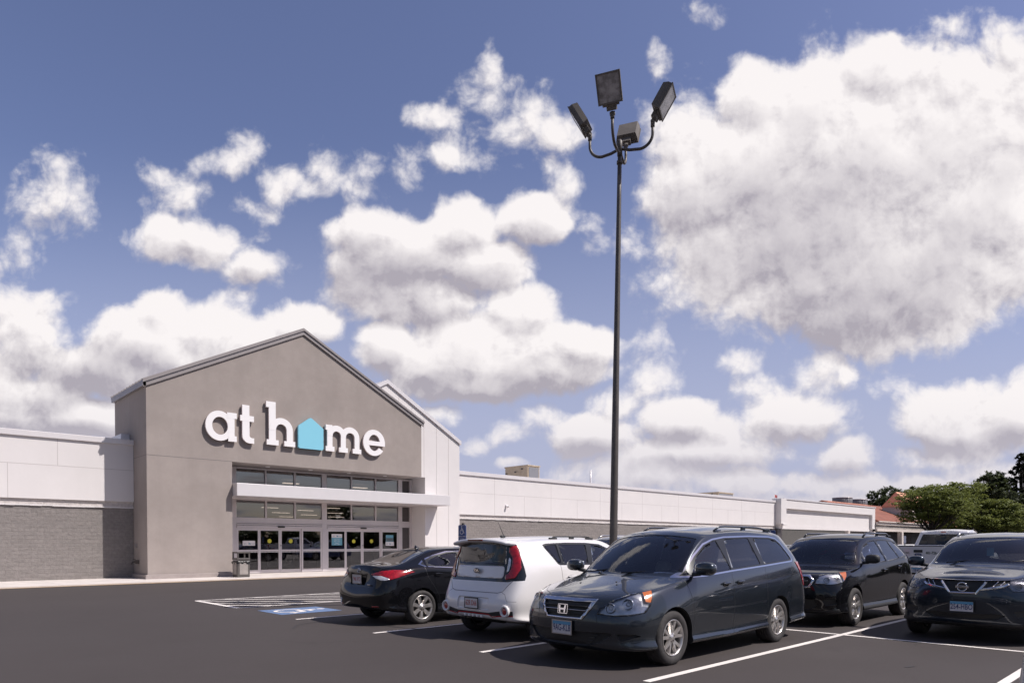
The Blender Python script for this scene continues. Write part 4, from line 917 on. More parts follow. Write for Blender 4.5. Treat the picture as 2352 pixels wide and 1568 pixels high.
class Hull:
    def __init__(s, rows, level=3, iters=4, crease=()):
        n = len(rows); J = len(rows[0]); vs = []; idx = {}
        for i in range(n):
            for j in range(J):
                x, y, z = rows[i][j]; idx[i, j, 0] = len(vs); vs.append(Vector((x, y, z)))
                if abs(y) < 1e-6 or i in (0, n-1) or j in (0, J-1): vs[-1].y = 0; idx[i, j, 1] = idx[i, j, 0]
                else: idx[i, j, 1] = len(vs); vs.append(Vector((x, -y, z)))
        fs = []
        for i in range(n-1):
            for j in range(J-1):
                fs.append((idx[i, j, 0], idx[i, j+1, 0], idx[i+1, j+1, 0], idx[i+1, j, 0]))
                fs.append((idx[i, j, 1], idx[i+1, j, 1], idx[i+1, j+1, 1], idx[i, j+1, 1]))
        target = [v.copy() for v in vs]; cur = [v.copy() for v in vs]
        cre = {}
        for (kind, k, a, b, w) in crease:
            for sd in (0, 1):
                for q in range(a, b):
                    e = (idx[q, k, sd], idx[q+1, k, sd]) if kind == 'col' else (idx[k, q, sd], idx[k, q+1, sd])
                    cre[tuple(sorted(e))] = w
        def sub(P, lv):
            me = bpy.data.meshes.new('h'); me.from_pydata([tuple(v) for v in P], [], fs)
            if cre:
                at = me.attributes.new('crease_edge', 'FLOAT', 'EDGE')
                for e in me.edges:
                    k = tuple(sorted(e.vertices))
                    if k in cre: at.data[e.index].value = cre[k]
            ob = bpy.data.objects.new('h', me); COL.objects.link(ob)
            md = ob.modifiers.new('s', 'SUBSURF'); md.levels = lv; md.render_levels = lv
            dg = bpy.context.evaluated_depsgraph_get(); m2 = bpy.data.meshes.new_from_object(ob.evaluated_get(dg))
            bpy.data.objects.remove(ob); bpy.data.meshes.remove(me); return m2
        for _ in range(iters):
            m2 = sub(cur, 2)
            for k in range(len(vs)):
                d = target[k]-m2.vertices[k].co; cur[k] = cur[k] + d*.75
            bpy.data.meshes.remove(m2)
        m3 = sub(cur, level); s.bm = bmesh.new(); s.bm.from_mesh(m3); bpy.data.meshes.remove(m3)
        bmesh.ops.recalc_face_normals(s.bm, faces=s.bm.faces); s.bm.normal_update()
        s.lay = s.bm.faces.layers.int.new('reg'); s.names = ['body']
    UV = {'side': (0, 2), 'front': (1, 2), 'rear': (1, 2), 'top': (0, 1)}
    def ok(s, f, view, lim):
        n = f.normal
        if view == 'side': r = abs(n.y) > .22
        elif view == 'front': r = n.x > .12
        elif view == 'rear': r = n.x < -.12
        else: r = n.z > .25
        return r and (lim is None or lim(f.calc_center_median()))
    def wrap(s, name, poly, end, lim=None, r=0, only=None):
        """outline given as (|y|-x, z) for end='front' or (|y|+x, z) for end='rear', so that it wraps round a corner"""
        if r: poly = rpoly(poly, r)
        rid = s.names.index(name) if name in s.names else (s.names.append(name) or len(s.names)-1); bm = s.bm
        onl = None if only is None else [s.names.index(o) for o in only]; sx = -1 if end == 'front' else 1
        for sg in (1, -1):
            U = lambda c: sg*c[1] + sx*c[0]
            ok = lambda f: sg*f.calc_center_median().y > .02 and -sx*f.normal.x > -.45 and sg*f.normal.y > -.35 and -sx*f.calc_center_median().x > .8 and abs(f.normal.z) < .95
            P = poly; x0 = min(p[0] for p in P); x1 = max(p[0] for p in P); y0 = min(p[1] for p in P); y1 = max(p[1] for p in P)
            def bb(f, a0, a1, b0, b1):
                us = [U(v.co) for v in f.verts]; vs_ = [v.co[2] for v in f.verts]
                return not (max(us) < a0 or min(us) > a1 or max(vs_) < b0 or min(vs_) > b1)
            cand = {f for f in bm.faces if bb(f, x0, x1, y0, y1) and ok(f)}
            for i in range(len(P)):
                a, b = P[i-1], P[i]
                sel = [f for f in cand if f.is_valid and bb(f, min(a[0], b[0])-.001, max(a[0], b[0])+.001, min(a[1], b[1])-.001, max(a[1], b[1])+.001)]
                if not sel: continue
                no = Vector((sx*(b[1]-a[1]), sg*(b[1]-a[1]), -(b[0]-a[0]))); ge = set(sel)
                for f in sel: ge.update(f.edges); ge.update(f.verts)
                rt_ = bmesh.ops.bisect_plane(bm, geom=list(ge), plane_co=Vector((sx*a[0], 0, a[1])), plane_no=no.normalized(), dist=1e-5)
                cand = {f for f in cand if f.is_valid} | {g_ for g_ in rt_['geom'] if isinstance(g_, bmesh.types.BMFace)}
            for f in cand:
                if not f.is_valid: continue
                f.normal_update(); c = f.calc_center_median()
                if in_poly(U(c), c[2], P) and ok(f) and (lim is None or lim(c)) and (onl is None or f[s.lay] in onl): f[s.lay] = rid
    def region(s, name, poly, view='side', lim=None, mirror=True, r=0, only=None):
        if r: poly = rpoly(poly, r)
        polys = [poly]
        if view in ('front', 'rear', 'top') and mirror:
            polys.append([((-a, b) if view != 'top' else (a, -b)) for a, b in poly])
        rid = s.names.index(name) if name in s.names else (s.names.append(name) or len(s.names)-1)
        ua, va = s.UV[view]; bm = s.bm
        onl = None if only is None else [s.names.index(o) for o in only]
        for P in polys:
            x0 = min(p[0] for p in P)-.002; x1 = max(p[0] for p in P)+.002; y0 = min(p[1] for p in P)-.002; y1 = max(p[1] for p in P)+.002
            def bb(f, a0, a1, b0, b1):
                us = [v.co[ua] for v in f.verts]; vs_ = [v.co[va] for v in f.verts]
                return not (max(us) < a0 or min(us) > a1 or max(vs_) < b0 or min(vs_) > b1)
            cand = {f for f in bm.faces if bb(f, x0, x1, y0, y1) and s.ok(f, view, lim)}
            for i in range(len(P)):
                a, b = P[i-1], P[i]
                if abs(a[0]-b[0])+abs(a[1]-b[1]) < 1e-6: continue
                sel = [f for f in cand if f.is_valid and bb(f, min(a[0], b[0])-.001, max(a[0], b[0])+.001, min(a[1], b[1])-.001, max(a[1], b[1])+.001)]
                if not sel: continue
                co = [0, 0, 0]; co[ua] = a[0]; co[va] = a[1]; no = [0, 0, 0]; no[ua] = (b[1]-a[1]); no[va] = -(b[0]-a[0])
                ge = set(sel)
                for f in sel: ge.update(f.edges); ge.update(f.verts)
                rt_ = bmesh.ops.bisect_plane(bm, geom=list(ge), plane_co=co, plane_no=Vector(no).normalized(), dist=1e-5)
                cand = {f for f in cand if f.is_valid} | {g_ for g_ in rt_['geom'] if isinstance(g_, bmesh.types.BMFace)}
            for f in cand:
                if not f.is_valid: continue
                f.normal_update(); c = f.calc_center_median()
                if in_poly(c[ua], c[va], P) and s.ok(f, view, lim) and (onl is None or f[s.lay] in onl): f[s.lay] = rid
    def faces(s, name):
        r = s.names.index(name); return [f for f in s.bm.faces if f[s.lay] == r]
    def drop(s, name, liner_depth=.30, liner=None, parent=None):
        """remove a region (wheel opening) and line it inward"""
        fs = s.faces(name); fset = set(fs); mbx = MB()
        for f in fs:
            for e in f.edges:
                if any(g_ not in fset for g_ in e.link_faces):
                    a, b = e.verts[0].co, e.verts[1].co; sg = 1 if a.y > 0 else -1
                    mbx.add([a.copy(), b.copy(), Vector((b.x, b.y-sg*liner_depth, b.z)), Vector((a.x, a.y-sg*liner_depth, a.z))], [(0, 1, 2, 3)])
        bmesh.ops.delete(s.bm, geom=fs, context='FACES')
        return mbx
    def extract(s, name, mtl, part, parent, off=0.0, rim=None, islands=True, delete=True, thick=0):
        """make region faces an object (one per connected island), shifted by off along normals"""
        fs = s.faces(name); left = set(fs); out = []
        while left:
            if islands:
                st = [left.pop()]; grp = []
                while st:
                    f = st.pop(); grp.append(f)
                    for e in f.edges:
                        for g_ in e.link_faces:
                            if g_ in left: left.discard(g_); st.append(g_)
            else: grp = list(left); left = set()
            if islands and sum(f.calc_area() for f in grp) < 2e-5: continue
            vi = {}; vs = []; fc = []; mi = []
            for f in grp:
                row_ = []
                for v in f.verts:
                    if v.index not in vi or True:
                        pass
                    k = id(v)
                    if v not in vi: vi[v] = len(vs); vs.append(v.co + v.normal*off)
                    row_.append(vi[v])
                fc.append(row_); mi.append(0)
            if rim is not None or thick:
                gs = set(grp); b0 = len(fc)
                for f in grp:
                    for lp_ in f.loops:
                        e = lp_.edge
                        if any(g_ not in gs for g_ in e.link_faces) or len(e.link_faces) == 1:
                            a, b = lp_.vert, lp_.link_loop_next.vert
                            i0 = len(vs); ba = a.co + a.normal*(0 if rim is not None else -.004); bb_ = b.co + b.normal*(0 if rim is not None else -.004)
                            vs += [ba, bb_]; fc.append([i0, i0+1, vi[b], vi[a]]); mi.append(1)
            me = bpy.data.meshes.new(part); me.from_pydata([tuple(v) for v in vs], [], fc)
            me.materials.append(mtl); me.materials.append(rim if rim is not None else mtl)
            me.polygons.foreach_set('material_index', mi); me.polygons.foreach_set('use_smooth', [m_ == 0 for m_ in mi]); me.update()
            o = bpy.data.objects.new(part, me); COL.objects.link(o); o.parent = parent; out.append(o)
        if delete: bmesh.ops.delete(s.bm, geom=fs, context='FACES')
        return out
    def body(s, mats, parent, name='body'):
        """mats: dict region -> material; unspecified regions use mats['body']"""
        names = list(mats.keys()); me = bpy.data.meshes.new(name)
        for f in s.bm.faces:
            nm = s.names[f[s.lay]]; f.material_index = names.index(nm) if nm in names else names.index('body'); f.smooth = True
        s.bm.to_mesh(me)
        for n_ in names: me.materials.append(mats[n_])
        o = bpy.data.objects.new(name, me); COL.objects.link(o); o.parent = parent; s.bm.free(); return o
def egg(mbx, c, r, p=2.5, n=14, m=10):
    """super-ellipsoid"""
    f = lambda v, e: math.copysign(abs(v)**e, v); e = 2/p; vs = []
    for i in range(m+1):
        la = -math.pi/2+math.pi*i/m
        for k in range(n):
            lo = 2*math.pi*k/n; vs.append((c[0]+r[0]*f(math.cos(la), e)*f(math.cos(lo), e), c[1]+r[1]*f(math.cos(la), e)*f(math.sin(lo), e), c[2]+r[2]*f(math.sin(la), e)))
    fs = [(i*n+k, i*n+(k+1) % n, (i+1)*n+(k+1) % n, (i+1)*n+k) for i in range(m) for k in range(n)]
    mbx.smooth = True; mbx.add(vs, fs); mbx.smooth = False; return mbx
WH = {}
def wheel(parent, x, y, r, rr, w, style, side):
    """side=+1: outer face towards +y"""
    key = (r, rr, w, style)
    if key not in WH:
        t = MB(); h = w/2
        prof = [(rr-.008, h-.035), (rr+.006, h-.016), (rr+.022, h-.006), (rr+.45*(r-rr), h+.006), (r-.028, h-.004), (r-.012, h-.016), (r-.003, h-.034)]
        g0 = [(r, h-.045)]
        for q in (.5, .17, -.17, -.5): g0 += [(r, h*q+.010), (r-.009, h*q+.006), (r-.009, h*q-.006), (r, h*q-.010)]
        prof2 = prof + g0 + [(r, -h+.045)] + [(a, -b) for a, b in reversed(prof)]
        t.lathe(prof2, 48, 'y'); 
        ty = t.build('wheel', M['tyre'], None)
        q = MB(); q.lathe([(rr+.004, h-.010), (rr-.002, h-.006), (rr-.012, h-.012), (rr-.022, h-.035), (rr-.03, -h+.03), (rr, -h+.01)], 40, 'y')
        def spoke(a, rb, re, wb, we, yb, ye, dp=.028, skew=0):
            ca, sa = math.cos(a), math.sin(a); vs = []
            for (rad, wd, yy) in ((rb, wb, yb), ((rb+re)/2, (wb+we)/2*.92, (yb+ye)/2+.004), (re, we, ye)):
                sk = skew*(rad-rb)/(re-rb)
                for sg in (-1, 1):
                    tx = rad*ca - (sg*wd/2+sk)*sa; tz = rad*sa + (sg*wd/2+sk)*ca; vs += [(tx, yy, tz)]
                for sg in (1, -1):
                    tx = rad*ca - (sg*wd*.72+sk)*sa; tz = rad*sa + (sg*wd*.72+sk)*ca; vs += [(tx, yy-dp, tz)]
            fs = []
            for i in range(2):
                b0 = i*4
                for k in range(4): fs.append((b0+k, b0+(k+1) % 4, b0+4+(k+1) % 4, b0+4+k))
            q.add(vs, fs)
        n = {'split5': 5, 'seven': 7, 'y5': 5, 'six': 6}[style]
        for k in range(n):
            a = 2*math.pi*k/n + .31
            if style == 'split5':
                spoke(a+.06, .055, rr-.012, .045, .028, h-.028, h-.016, skew=.048); spoke(a-.06, .055, rr-.012, .045, .028, h-.028, h-.016, skew=-.048)
            elif style == 'y5':
                spoke(a, .05, .12, .06, .05, h-.03, h-.020); spoke(a+.02, .115, rr-.012, .034, .026, h-.020, h-.012, skew=.035); spoke(a-.02, .115, rr-.012, .034, .026, h-.020, h-.012, skew=-.035); 
            elif style == 'seven': spoke(a, .05, rr-.010, .046, .062, h-.032, h-.012)
            else: spoke(a, .05, rr-.010, .06, .05, h-.03, h-.014)
        q.lathe([(0, h-.016), (.030, h-.018), (.036, h-.026), (.066, h-.028), (.074, h-.04), (.074, h-.07)], 20, 'y')
        rim = q.build('rim', M['alloy'], ty)
        d = MB(); d.lathe([(0, h-.075), (rr*.62, h-.075), (rr*.62, h-.085), (rr-.028, h-.125), (rr-.028, h-.13)], 30, 'y')
        for k in range(5): a = 2*math.pi*k/5+.2; d.cyl((.050*math.cos(a), h-.03, .050*math.sin(a)), (.050*math.cos(a), h-.022, .050*math.sin(a)), .008, 8)
        d.build('brake_disc', M['alloy_dark'], ty)
        WH[key] = (ty, False)
    ty, used = WH[key]
    if not used: WH[key] = (ty, True); o = ty; o.parent = parent
    else:
        o = ty.copy(); COL.objects.link(o); o.parent = parent
        for ch in kids(ty): c = ch.copy(); COL.objects.link(c); c.parent = o
    o.location = (x, y, r-.006); o.rotation_euler = (0, 0, 0 if side > 0 else math.pi)
    return o
def wheels(parent, xf, xr, yo, r, rr, w, style):
    for x in (xf, xr):
        for sg in (1, -1): wheel(parent, x, sg*(yo-w/2), r, rr, w, style, sg)
def plate(parent, loc, facing, txt, ink, blue=True, tilt=0, w=.305, h=.155, frame=None, sub=None):
    """facing: +1 towards +x, -1 towards -x; loc = centre of outer face"""
    q = MB(); q.bbox(-.006, -w/2, -h/2, 0, w/2, h/2, .003); Mx = Matrix.Translation(loc) @ Matrix.Rotation(0 if facing > 0 else math.pi, 4, 'Z') @ Matrix.Rotation(tilt, 4, 'Y')
    q2 = MB(); q2.M = Mx
    for f in [0]: q2.add(q.vs, q.fs)
    o = q2.build('number_plate', M['plate_white'], parent)
    if blue: b_ = MB(); b_.M = Mx; b_.box(0.0005, -w/2+.006, h/2-.045, .0012, w/2-.006, h/2-.006); b_.build('blue_band', M['plate_blue'], o)
    v, f = text_polys(txt, h*.74, .0004, 1.02, .001, sx=.62 if len(txt) > 6 else .74); T = Matrix(((0, 0, 1, .0022), (1, 0, 0, 0), (0, 1, 0, -.008 if blue else 0), (0, 0, 0, 1)))
    t = MB(); t.M = Mx @ T; t.add(v, f); t.build('lettering', ink, o)
    fr = MB(); fr.M = Mx; a = .010
    fr.box(-.008, -w/2-a, -h/2-a, .003, w/2+a, -h/2+.004); fr.box(-.008, -w/2-a, h/2-.004, .003, w/2+a, h/2+a); fr.box(-.0075, -w/2-a, -h/2+.004, .0028, -w/2+.004, h/2-.004); fr.box(-.0075, w/2-.004, -h/2+.004, .0028, w/2+a, h/2-.004)
    fr.build('plate_frame', frame or M['satin'], o)
    return o
def seat(parent, x, y, m=None, wd=.48, h=.62, z=.36, facing=1):
    q = MB(); egg(q, (x, y, z), (.25, wd/2, .10), 3.5); 
    q.M = Matrix.Translation((x-.24*facing, y, z+.05)) @ Matrix.Rotation(-.28*facing, 4, 'Y'); egg(q, (0, 0, h/2), (.08, wd/2*.95, h/2), 3.5); egg(q, (0, 0, h+.12), (.055, .13, .10), 3); q.box(-.01, -.06, h-.02, .01, -.045, h+.06); q.box(-.01, .045, h-.02, .01, .06, h+.06)
    return q.build('seat', m or M['cloth'], parent)
def cabin(parent, xd, zd, hw, rows, m=None, steer=.38, floor_z=.26, back=-2.0):
    """dash, steering wheel, floor and seats; xd = dash position"""
    q = MB(); q.prism([(xd+.22, zd-.45), (xd+.20, zd-.09), (xd, zd-.03), (xd-.12, zd-.10), (xd-.15, zd-.40)], 'y', -hw*.74, hw*.74)
    q.build('dashboard', M['dash'], parent)
    q = MB(); n = 24; c = Vector((xd-.22, steer, zd-.03)); T = Matrix.Translation(c) @ Matrix.Rotation(-1.1, 4, 'Y')
    q.tube([T @ Vector((.185*math.cos(2*math.pi*k/n)*0+0, .185*math.cos(2*math.pi*k/n), .185*math.sin(2*math.pi*k/n))) for k in range(n+1)], .016, 8)
    q.tube([T @ Vector((0, -.18, 0)), T @ Vector((0, .18, 0))], .02, 6); q.tube([T @ Vector((0, 0, 0)), T @ Vector((0, 0, -.18))], .018, 6)
    q.build('steering_wheel', M['dash'], parent)
    q = MB(); q.box(back, -hw*.86, floor_z, xd+.5, hw*.86, floor_z+.04); q.build('cabin_floor', M['dash'], parent)
    for (x, kind) in rows:
        if kind == 'front': seat(parent, x, .38, m); seat(parent, x, -.38, m)
        else:
            seat(parent, x, .40, m, .60, .52); seat(parent, x, -.40, m, .60, .52)
def handle(parent, x, y, z, sg, mtl, w=.20, tilt=0):
    q = MB(); q.M = Matrix.Translation((x, y, z)) @ Matrix.Rotation(tilt, 4, 'Y'); egg(q, (0, 0, -.012), (w*.42, .006, .034), 2.5, 14, 6)
    o = q.build('handle_recess', M['gloss_black'], parent)
    q = MB(); q.M = Matrix.Translation((x, y+sg*.018, z)) @ Matrix.Rotation(tilt, 4, 'Y'); egg(q, (0, 0, 0), (w/2, .014, .016), 3, 14, 6); q.build('door_handle', mtl, parent)
def mirror(parent, x, y, z, sg, mtl, r=(.07, .12, .085), stalk=True):
    q = MB(); egg(q, (x, y+sg*r[1], z), r, 2.8, 16, 10); q.build('wing_mirror', mtl, parent)
    q = MB(); q.tube([(x+.0, y-sg*.05, z-r[2]*.9), (x+.0, y+sg*.06, z-r[2]*.75)], .028, 8); q.build('mirror_stalk', M['plastic'], parent)
    q = MB(); egg(q, (x-r[0]*.92, y+sg*r[1], z), (.012, r[1]*.84, r[2]*.80), 3, 14, 6); q.build('mirror_glass', M['chrome'], parent)
def rail(parent, x0, x1, y, z, mtl, h=.055, ins=.02, r=.014):
    for sg in (1, -1):
        q = MB(); n = 12; pts = []
        for k in range(n+1):
            t = k/n; x = x0+(x1-x0)*t; e_ = min(1, min(t, 1-t)/.13); zz = z(x) if callable(z) else z
            pts.append((x, sg*y, zz + h*(e_*(2-e_)) - .012))
        q.tube(pts, r, 8)
        q.bbox(min(x0, x1)-.01, sg*y-.02, (z(x0) if callable(z) else z)-.02, min(x0, x1)+.16, sg*y+.02, (z(x0) if callable(z) else z)+.022, .008)
        q.bbox(max(x0, x1)-.16, sg*y-.02, (z(x1) if callable(z) else z)-.02, max(x0, x1)+.01, sg*y+.02, (z(x1) if callable(z) else z)+.022, .008)
        xm = (x0+x1)/2; q.bbox(xm-.05, sg*y-.016, (z(xm) if callable(z) else z)-.03, xm+.05, sg*y+.016, (z(xm) if callable(z) else z)+h-.012, .006)
        q.build('roof_rail', mtl, parent)
def wiper(parent, pts, r=.009):
    q = MB(); q.tube(pts, r, 6); q.build('wiper', M['black'], parent)
def arch_poly(cx, cz, ra, zb, n=22, x_in=0):
    P = []
    a0 = math.asin(max(-1, min(1, (zb-cz)/ra)))
    for k in range(n+1):
        a = a0 + (math.pi-2*a0)*k/n; P.append((cx+ra*math.cos(a), cz+ra*math.sin(a)))
    return [(P[0][0], zb-.6)] + P + [(P[-1][0], zb-.6)]
def rows_from(tab):
    return [[(float(a), float(b), float(c)) for (a, b, c) in r] for r in tab]
def lamp_bowl(parent, c, r, axis=(1, 0, 0), name='lamp'):
    ax = Vector(axis).normalized(); a = Vector((0, 0, 1)); u = ax.cross(a).normalized(); w = u.cross(ax)
    Mx = Matrix((u, w, ax)).transposed().to_4x4(); Mx.translation = Vector(c)
    q = MB(); q.M = Mx; q.lathe([(r*.25, -.05), (r*.6, -.035), (r*.92, 0), (r, .004), (r*1.06, -.002)], 22, 'z'); q.build('reflector', M['bulb'], parent)
    q = MB(); q.M = Mx; egg(q, (0, 0, -.02), (r*.45, r*.45, .02), 2, 12, 8); q.build('bulb', M['lens'], parent)

def lamp_fill(o, bowls, inner, inner_r=None, shift=.045):
    """bright housing behind the clear lens and round reflector bowls near its surface; returns the side (+1 left)"""
    from mathutils.bvhtree import BVHTree
    sg = 1 if sum(v.co.y for v in o.data.vertices) > 0 else -1; me = o.data.copy()
    bvh = BVHTree.FromPolygons([v.co for v in o.data.vertices], [p.vertices[:] for p in o.data.polygons])
    for v in me.vertices: v.co = v.co + Vector((-shift, -sg*shift*.5, 0))
    me.materials.clear(); me.materials.append(inner if sg > 0 or inner_r is None else inner_r); me.materials.append(M['liner'])
    b_ = bpy.data.objects.new('lamp_housing', me); COL.objects.link(b_); b_.parent = o
    for (y, z, r) in bowls:
        h = bvh.ray_cast(Vector((4, sg*y, z)), Vector((-1, 0, 0)))
        if h[0] is None: continue
        n = h[1]; n = n if n.x > 0 else -n
        ax = (n + Vector((1.2, 0, 0))).normalized()
        lamp_bowl(o, h[0] - n*.018 - ax*.004, r, ax)
    return sg

def surf_x(obs, y, z, d):
    """x of the outermost surface at (y, z) seen from the front (d=1) or the rear (d=-1)"""
    from mathutils.bvhtree import BVHTree
    best = None
    for ob in obs:
        bvh = BVHTree.FromPolygons([v.co for v in ob.data.vertices], [p.vertices[:] for p in ob.data.polygons])
        h = bvh.ray_cast(Vector((4*d, y, z)), Vector((-d, 0, 0)))
        if h[0] is not None and (best is None or h[0].x*d > best*d): best = h[0].x
    return best if best is not None else 2.2*d
# ------------------------------------------------------------------ minivan
def make_van(loc, rz, label):
    car = empty('minivan', loc, rz, label, 'minivan', None)
    W3 = lambda x: None
    T = [
     [(2.20,0,.22),(2.36,0,.24),(2.41,0,.36),(2.42,0,.50),(2.41,0,.64),(2.37,0,.775),(2.33,0,.825),(2.29,0,.855),(2.24,0,.88),(2.18,0,.90)],
     [(2.10,0,.20),(2.30,.42,.215),(2.36,.44,.34),(2.375,.44,.50),(2.36,.44,.64),(2.31,.42,.785),(2.25,.37,.85),(2.16,.27,.895),(2.08,.14,.92),(2.04,0,.93)],
     [(1.95,0,.19),(2.14,.74,.205),(2.20,.78,.33),(2.22,.79,.50),(2.19,.78,.66),(2.10,.74,.83),(2.02,.66,.89),(1.95,.49,.93),(1.90,.26,.955),(1.88,0,.965)],
     [(1.70,0,.19),(1.85,.88,.205),(1.90,.935,.33),(1.92,.95,.50),(1.88,.935,.69),(1.79,.875,.885),(1.74,.78,.935),(1.71,.58,.97),(1.70,.30,.995),(1.70,0,1.0)],
     [(1.45,0,.19),(1.45,.88,.215),(1.45,.97,.33),(1.45,.985,.52),(1.45,.975,.74),(1.45,.905,.94),(1.45,.83,.98),(1.47,.63,1.01),(1.50,.33,1.03),(1.52,0,1.035)],
     [(1.05,0,.19),(1.05,.88,.21),(1.05,.97,.33),(1.05,.985,.55),(1.05,.98,.80),(1.05,.915,1.02),(1.08,.835,1.055),(1.18,.69,1.07),(1.27,.36,1.08),(1.31,0,1.085)],
     [(.75,0,.19),(.75,.88,.21),(.75,.965,.33),(.75,.985,.56),(.75,.98,.83),(.75,.925,1.05),(.79,.775,1.29),(.83,.68,1.33),(.93,.36,1.345),(.96,0,1.35)],
     [(.38,0,.19),(.38,.88,.21),(.38,.965,.33),(.38,.985,.56),(.38,.98,.84),(.38,.93,1.075),(.42,.735,1.50),(.42,.655,1.57),(.47,.35,1.61),(.50,0,1.62)],
     [(.10,0,.19),(.10,.88,.21),(.10,.965,.33),(.10,.985,.56),(.10,.98,.86),(.10,.935,1.09),(.10,.735,1.565),(.10,.645,1.635),(.12,.35,1.68),(.13,0,1.69)],
     [(-.45,0,.19),(-.45,.88,.22),(-.45,.965,.34),(-.45,.985,.57),(-.45,.98,.88),(-.45,.935,1.12),(-.45,.745,1.60),(-.45,.65,1.675),(-.45,.36,1.728),(-.45,0,1.74)],
     [(-1.05,0,.20),(-1.05,.88,.23),(-1.05,.965,.35),(-1.05,.985,.58),(-1.05,.98,.90),(-1.05,.935,1.15),(-1.05,.745,1.605),(-1.05,.65,1.68),(-1.05,.36,1.735),(-1.05,0,1.745)],
     [(-1.65,0,.22),(-1.65,.88,.24),(-1.65,.96,.36),(-1.65,.98,.60),(-1.65,.975,.92),(-1.65,.93,1.19),(-1.65,.735,1.585),(-1.65,.64,1.66),(-1.65,.35,1.715),(-1.65,0,1.725)],
     [(-2.0,0,.24),(-2.05,.87,.26),(-2.08,.94,.38),(-2.08,.96,.60),(-2.06,.955,.93),(-2.02,.90,1.22),(-1.97,.705,1.54),(-2.0,.61,1.625),(-2.05,.34,1.68),(-2.08,0,1.69)],
     [(-2.15,0,.26),(-2.38,.82,.28),(-2.43,.88,.39),(-2.43,.89,.58),(-2.38,.87,.88),(-2.30,.81,1.18),(-2.24,.63,1.47),(-2.27,.52,1.555),(-2.31,.28,1.605),(-2.33,0,1.615)],
     [(-2.3,0,.28),(-2.54,.45,.30),(-2.60,.48,.40),(-2.61,.48,.56),(-2.53,.47,.84),(-2.46,.45,1.12),(-2.41,.42,1.36),(-2.40,.34,1.46),(-2.40,.18,1.52),(-2.40,0,1.53)],
     [(-2.4,0,.30),(-2.56,0,.32),(-2.63,0,.41),(-2.64,0,.55),(-2.56,0,.82),(-2.50,0,1.08),(-2.46,0,1.22),(-2.44,0,1.30),(-2.43,0,1.38),(-2.42,0,1.45)],
    ]
    H = Hull(rows_from(T), 3, 4, crease=[('col', 5, 5, 12, .35), ('row', 5, 5, 9, .6), ('col', 6, 5, 12, .4), ('col', 2, 3, 13, .4)])
    # openings
    H.region('arch', arch_poly(1.455, .335, .385, .10), 'side'); H.region('arch', arch_poly(-1.36, .335, .375, .10), 'side')
    # glazing outline with chrome moulding, black pillars, then the panes
    dlo = [(1.20,1.055),(.98,1.17),(.72,1.345),(.45,1.49),(.20,1.555),(-.1,1.588),(-.8,1.605),(-1.45,1.60),(-1.68,1.575),(-1.80,1.50),(-1.90,1.32),(-1.93,1.235),(-1.88,1.205),(-1.0,1.155),(0,1.105),(.7,1.06)]
    H.region('chrome_trim', dlo, 'side', lambda c: c.z > .98)
    c = Vector((-.4, 1.36)); ins = [tuple(Vector(p) + (c-Vector(p)).normalized()*.0) for p in dlo]
    ins = [(1.10,1.075),(.95,1.165),(.71,1.325),(.44,1.47),(.20,1.535),(-.1,1.568),(-.8,1.585),(-1.44,1.58),(-1.66,1.555),(-1.775,1.49),(-1.872,1.32),(-1.90,1.25),(-1.86,1.225),(-1.0,1.175),(0,1.125),(.7,1.08)]
    H.region('pillar', ins, 'side', lambda c: c.z > .98)
    H.region('side_window', [(.93,1.09),(.68,1.315),(.43,1.455),(.20,1.52),(.12,1.525),(.00,1.135),(.5,1.10)], 'side', r=.02)
    H.region('quarter_window', [(1.07,1.085),(.97,1.145),(.965,1.09)], 'side')
    H.region('rear_side_window', [(-.08,1.535),(-.12,1.552),(-.76,1.568),(-.855,1.19),(-.12,1.15),(-.02,1.155)], 'side', r=.03)
    H.region('rear_side_window', [(-.90,1.568),(-1.43,1.562),(-1.64,1.535),(-1.75,1.47),(-1.85,1.32),(-1.87,1.26),(-1.84,1.245),(-1.0,1.195),(-.975,1.20)], 'side', r=.03)
    H.region('windscreen', [(1.29,0),(1.25,.36),(1.12,.70),(1.03,.80),(.86,.76),(.60,.70),(.46,.655),(.50,.35),(.525,0)], 'top', lambda c: c.z > 1.03 and c.x > .40)
    H.region('windscreen', [(1.29,.02),(.525,.02),(.525,-.02),(1.29,-.02)], 'top', lambda c: c.z > 1.03 and c.x > .40)
    H.region('rear_window', [(0,1.50),(.50,1.46),(.60,1.36),(.66,1.14),(0,1.08)], 'rear')
    # door gaps, hood gaps
    for P in ([(1.14,1.03),(1.08,.80),(1.04,.55),(1.07,.26)], [(.03,1.12),(.02,.7),(.02,.26)], [(-.94,1.16),(-.95,.7),(-.97,.48),(-.99,.27)]): H.region('gap', stroke(P, .009), 'side', lambda c: c.z < 1.2, only=['body'])
    H.region('gap', stroke([(1.07,.262),(-.99,.285)], .008), 'side', only=['body'])
    H.region('rail_gap', stroke([(-.98,.965),(-1.98,1.03)], .014), 'side', only=['body'])
    H.region('moulding', stroke([(1.00,.60),(-.93,.655)], .028), 'side', only=['body'])
    H.region('gap', stroke([(2.30,.30),(2.10,.58),(1.80,.79),(1.45,.865),(1.20,.90)], .009), 'top', lambda c: c.z > .75, only=['body'])
    # front: grille, lamps, intake
    H.region('grille_chrome', [(0,.822),(.44,.822),(.40,.72),(.29,.575),(0,.575)], 'front', lambda c: c.x > 2.1)
    H.region('grille', [(0,.785),(.375,.785),(.345,.71),(.265,.600),(0,.600)], 'front', lambda c: c.x > 2.1)
    H.region('intake', [(0,.43),(.62,.44),(.66,.42),(.52,.315),(.32,.265),(0,.26)], 'front', lambda c: c.x > 1.8)
    H.region('intake', [(.70,.43),(.86,.43),(.90,.40),(.74,.335)], 'front', lambda c: c.x > 1.7)
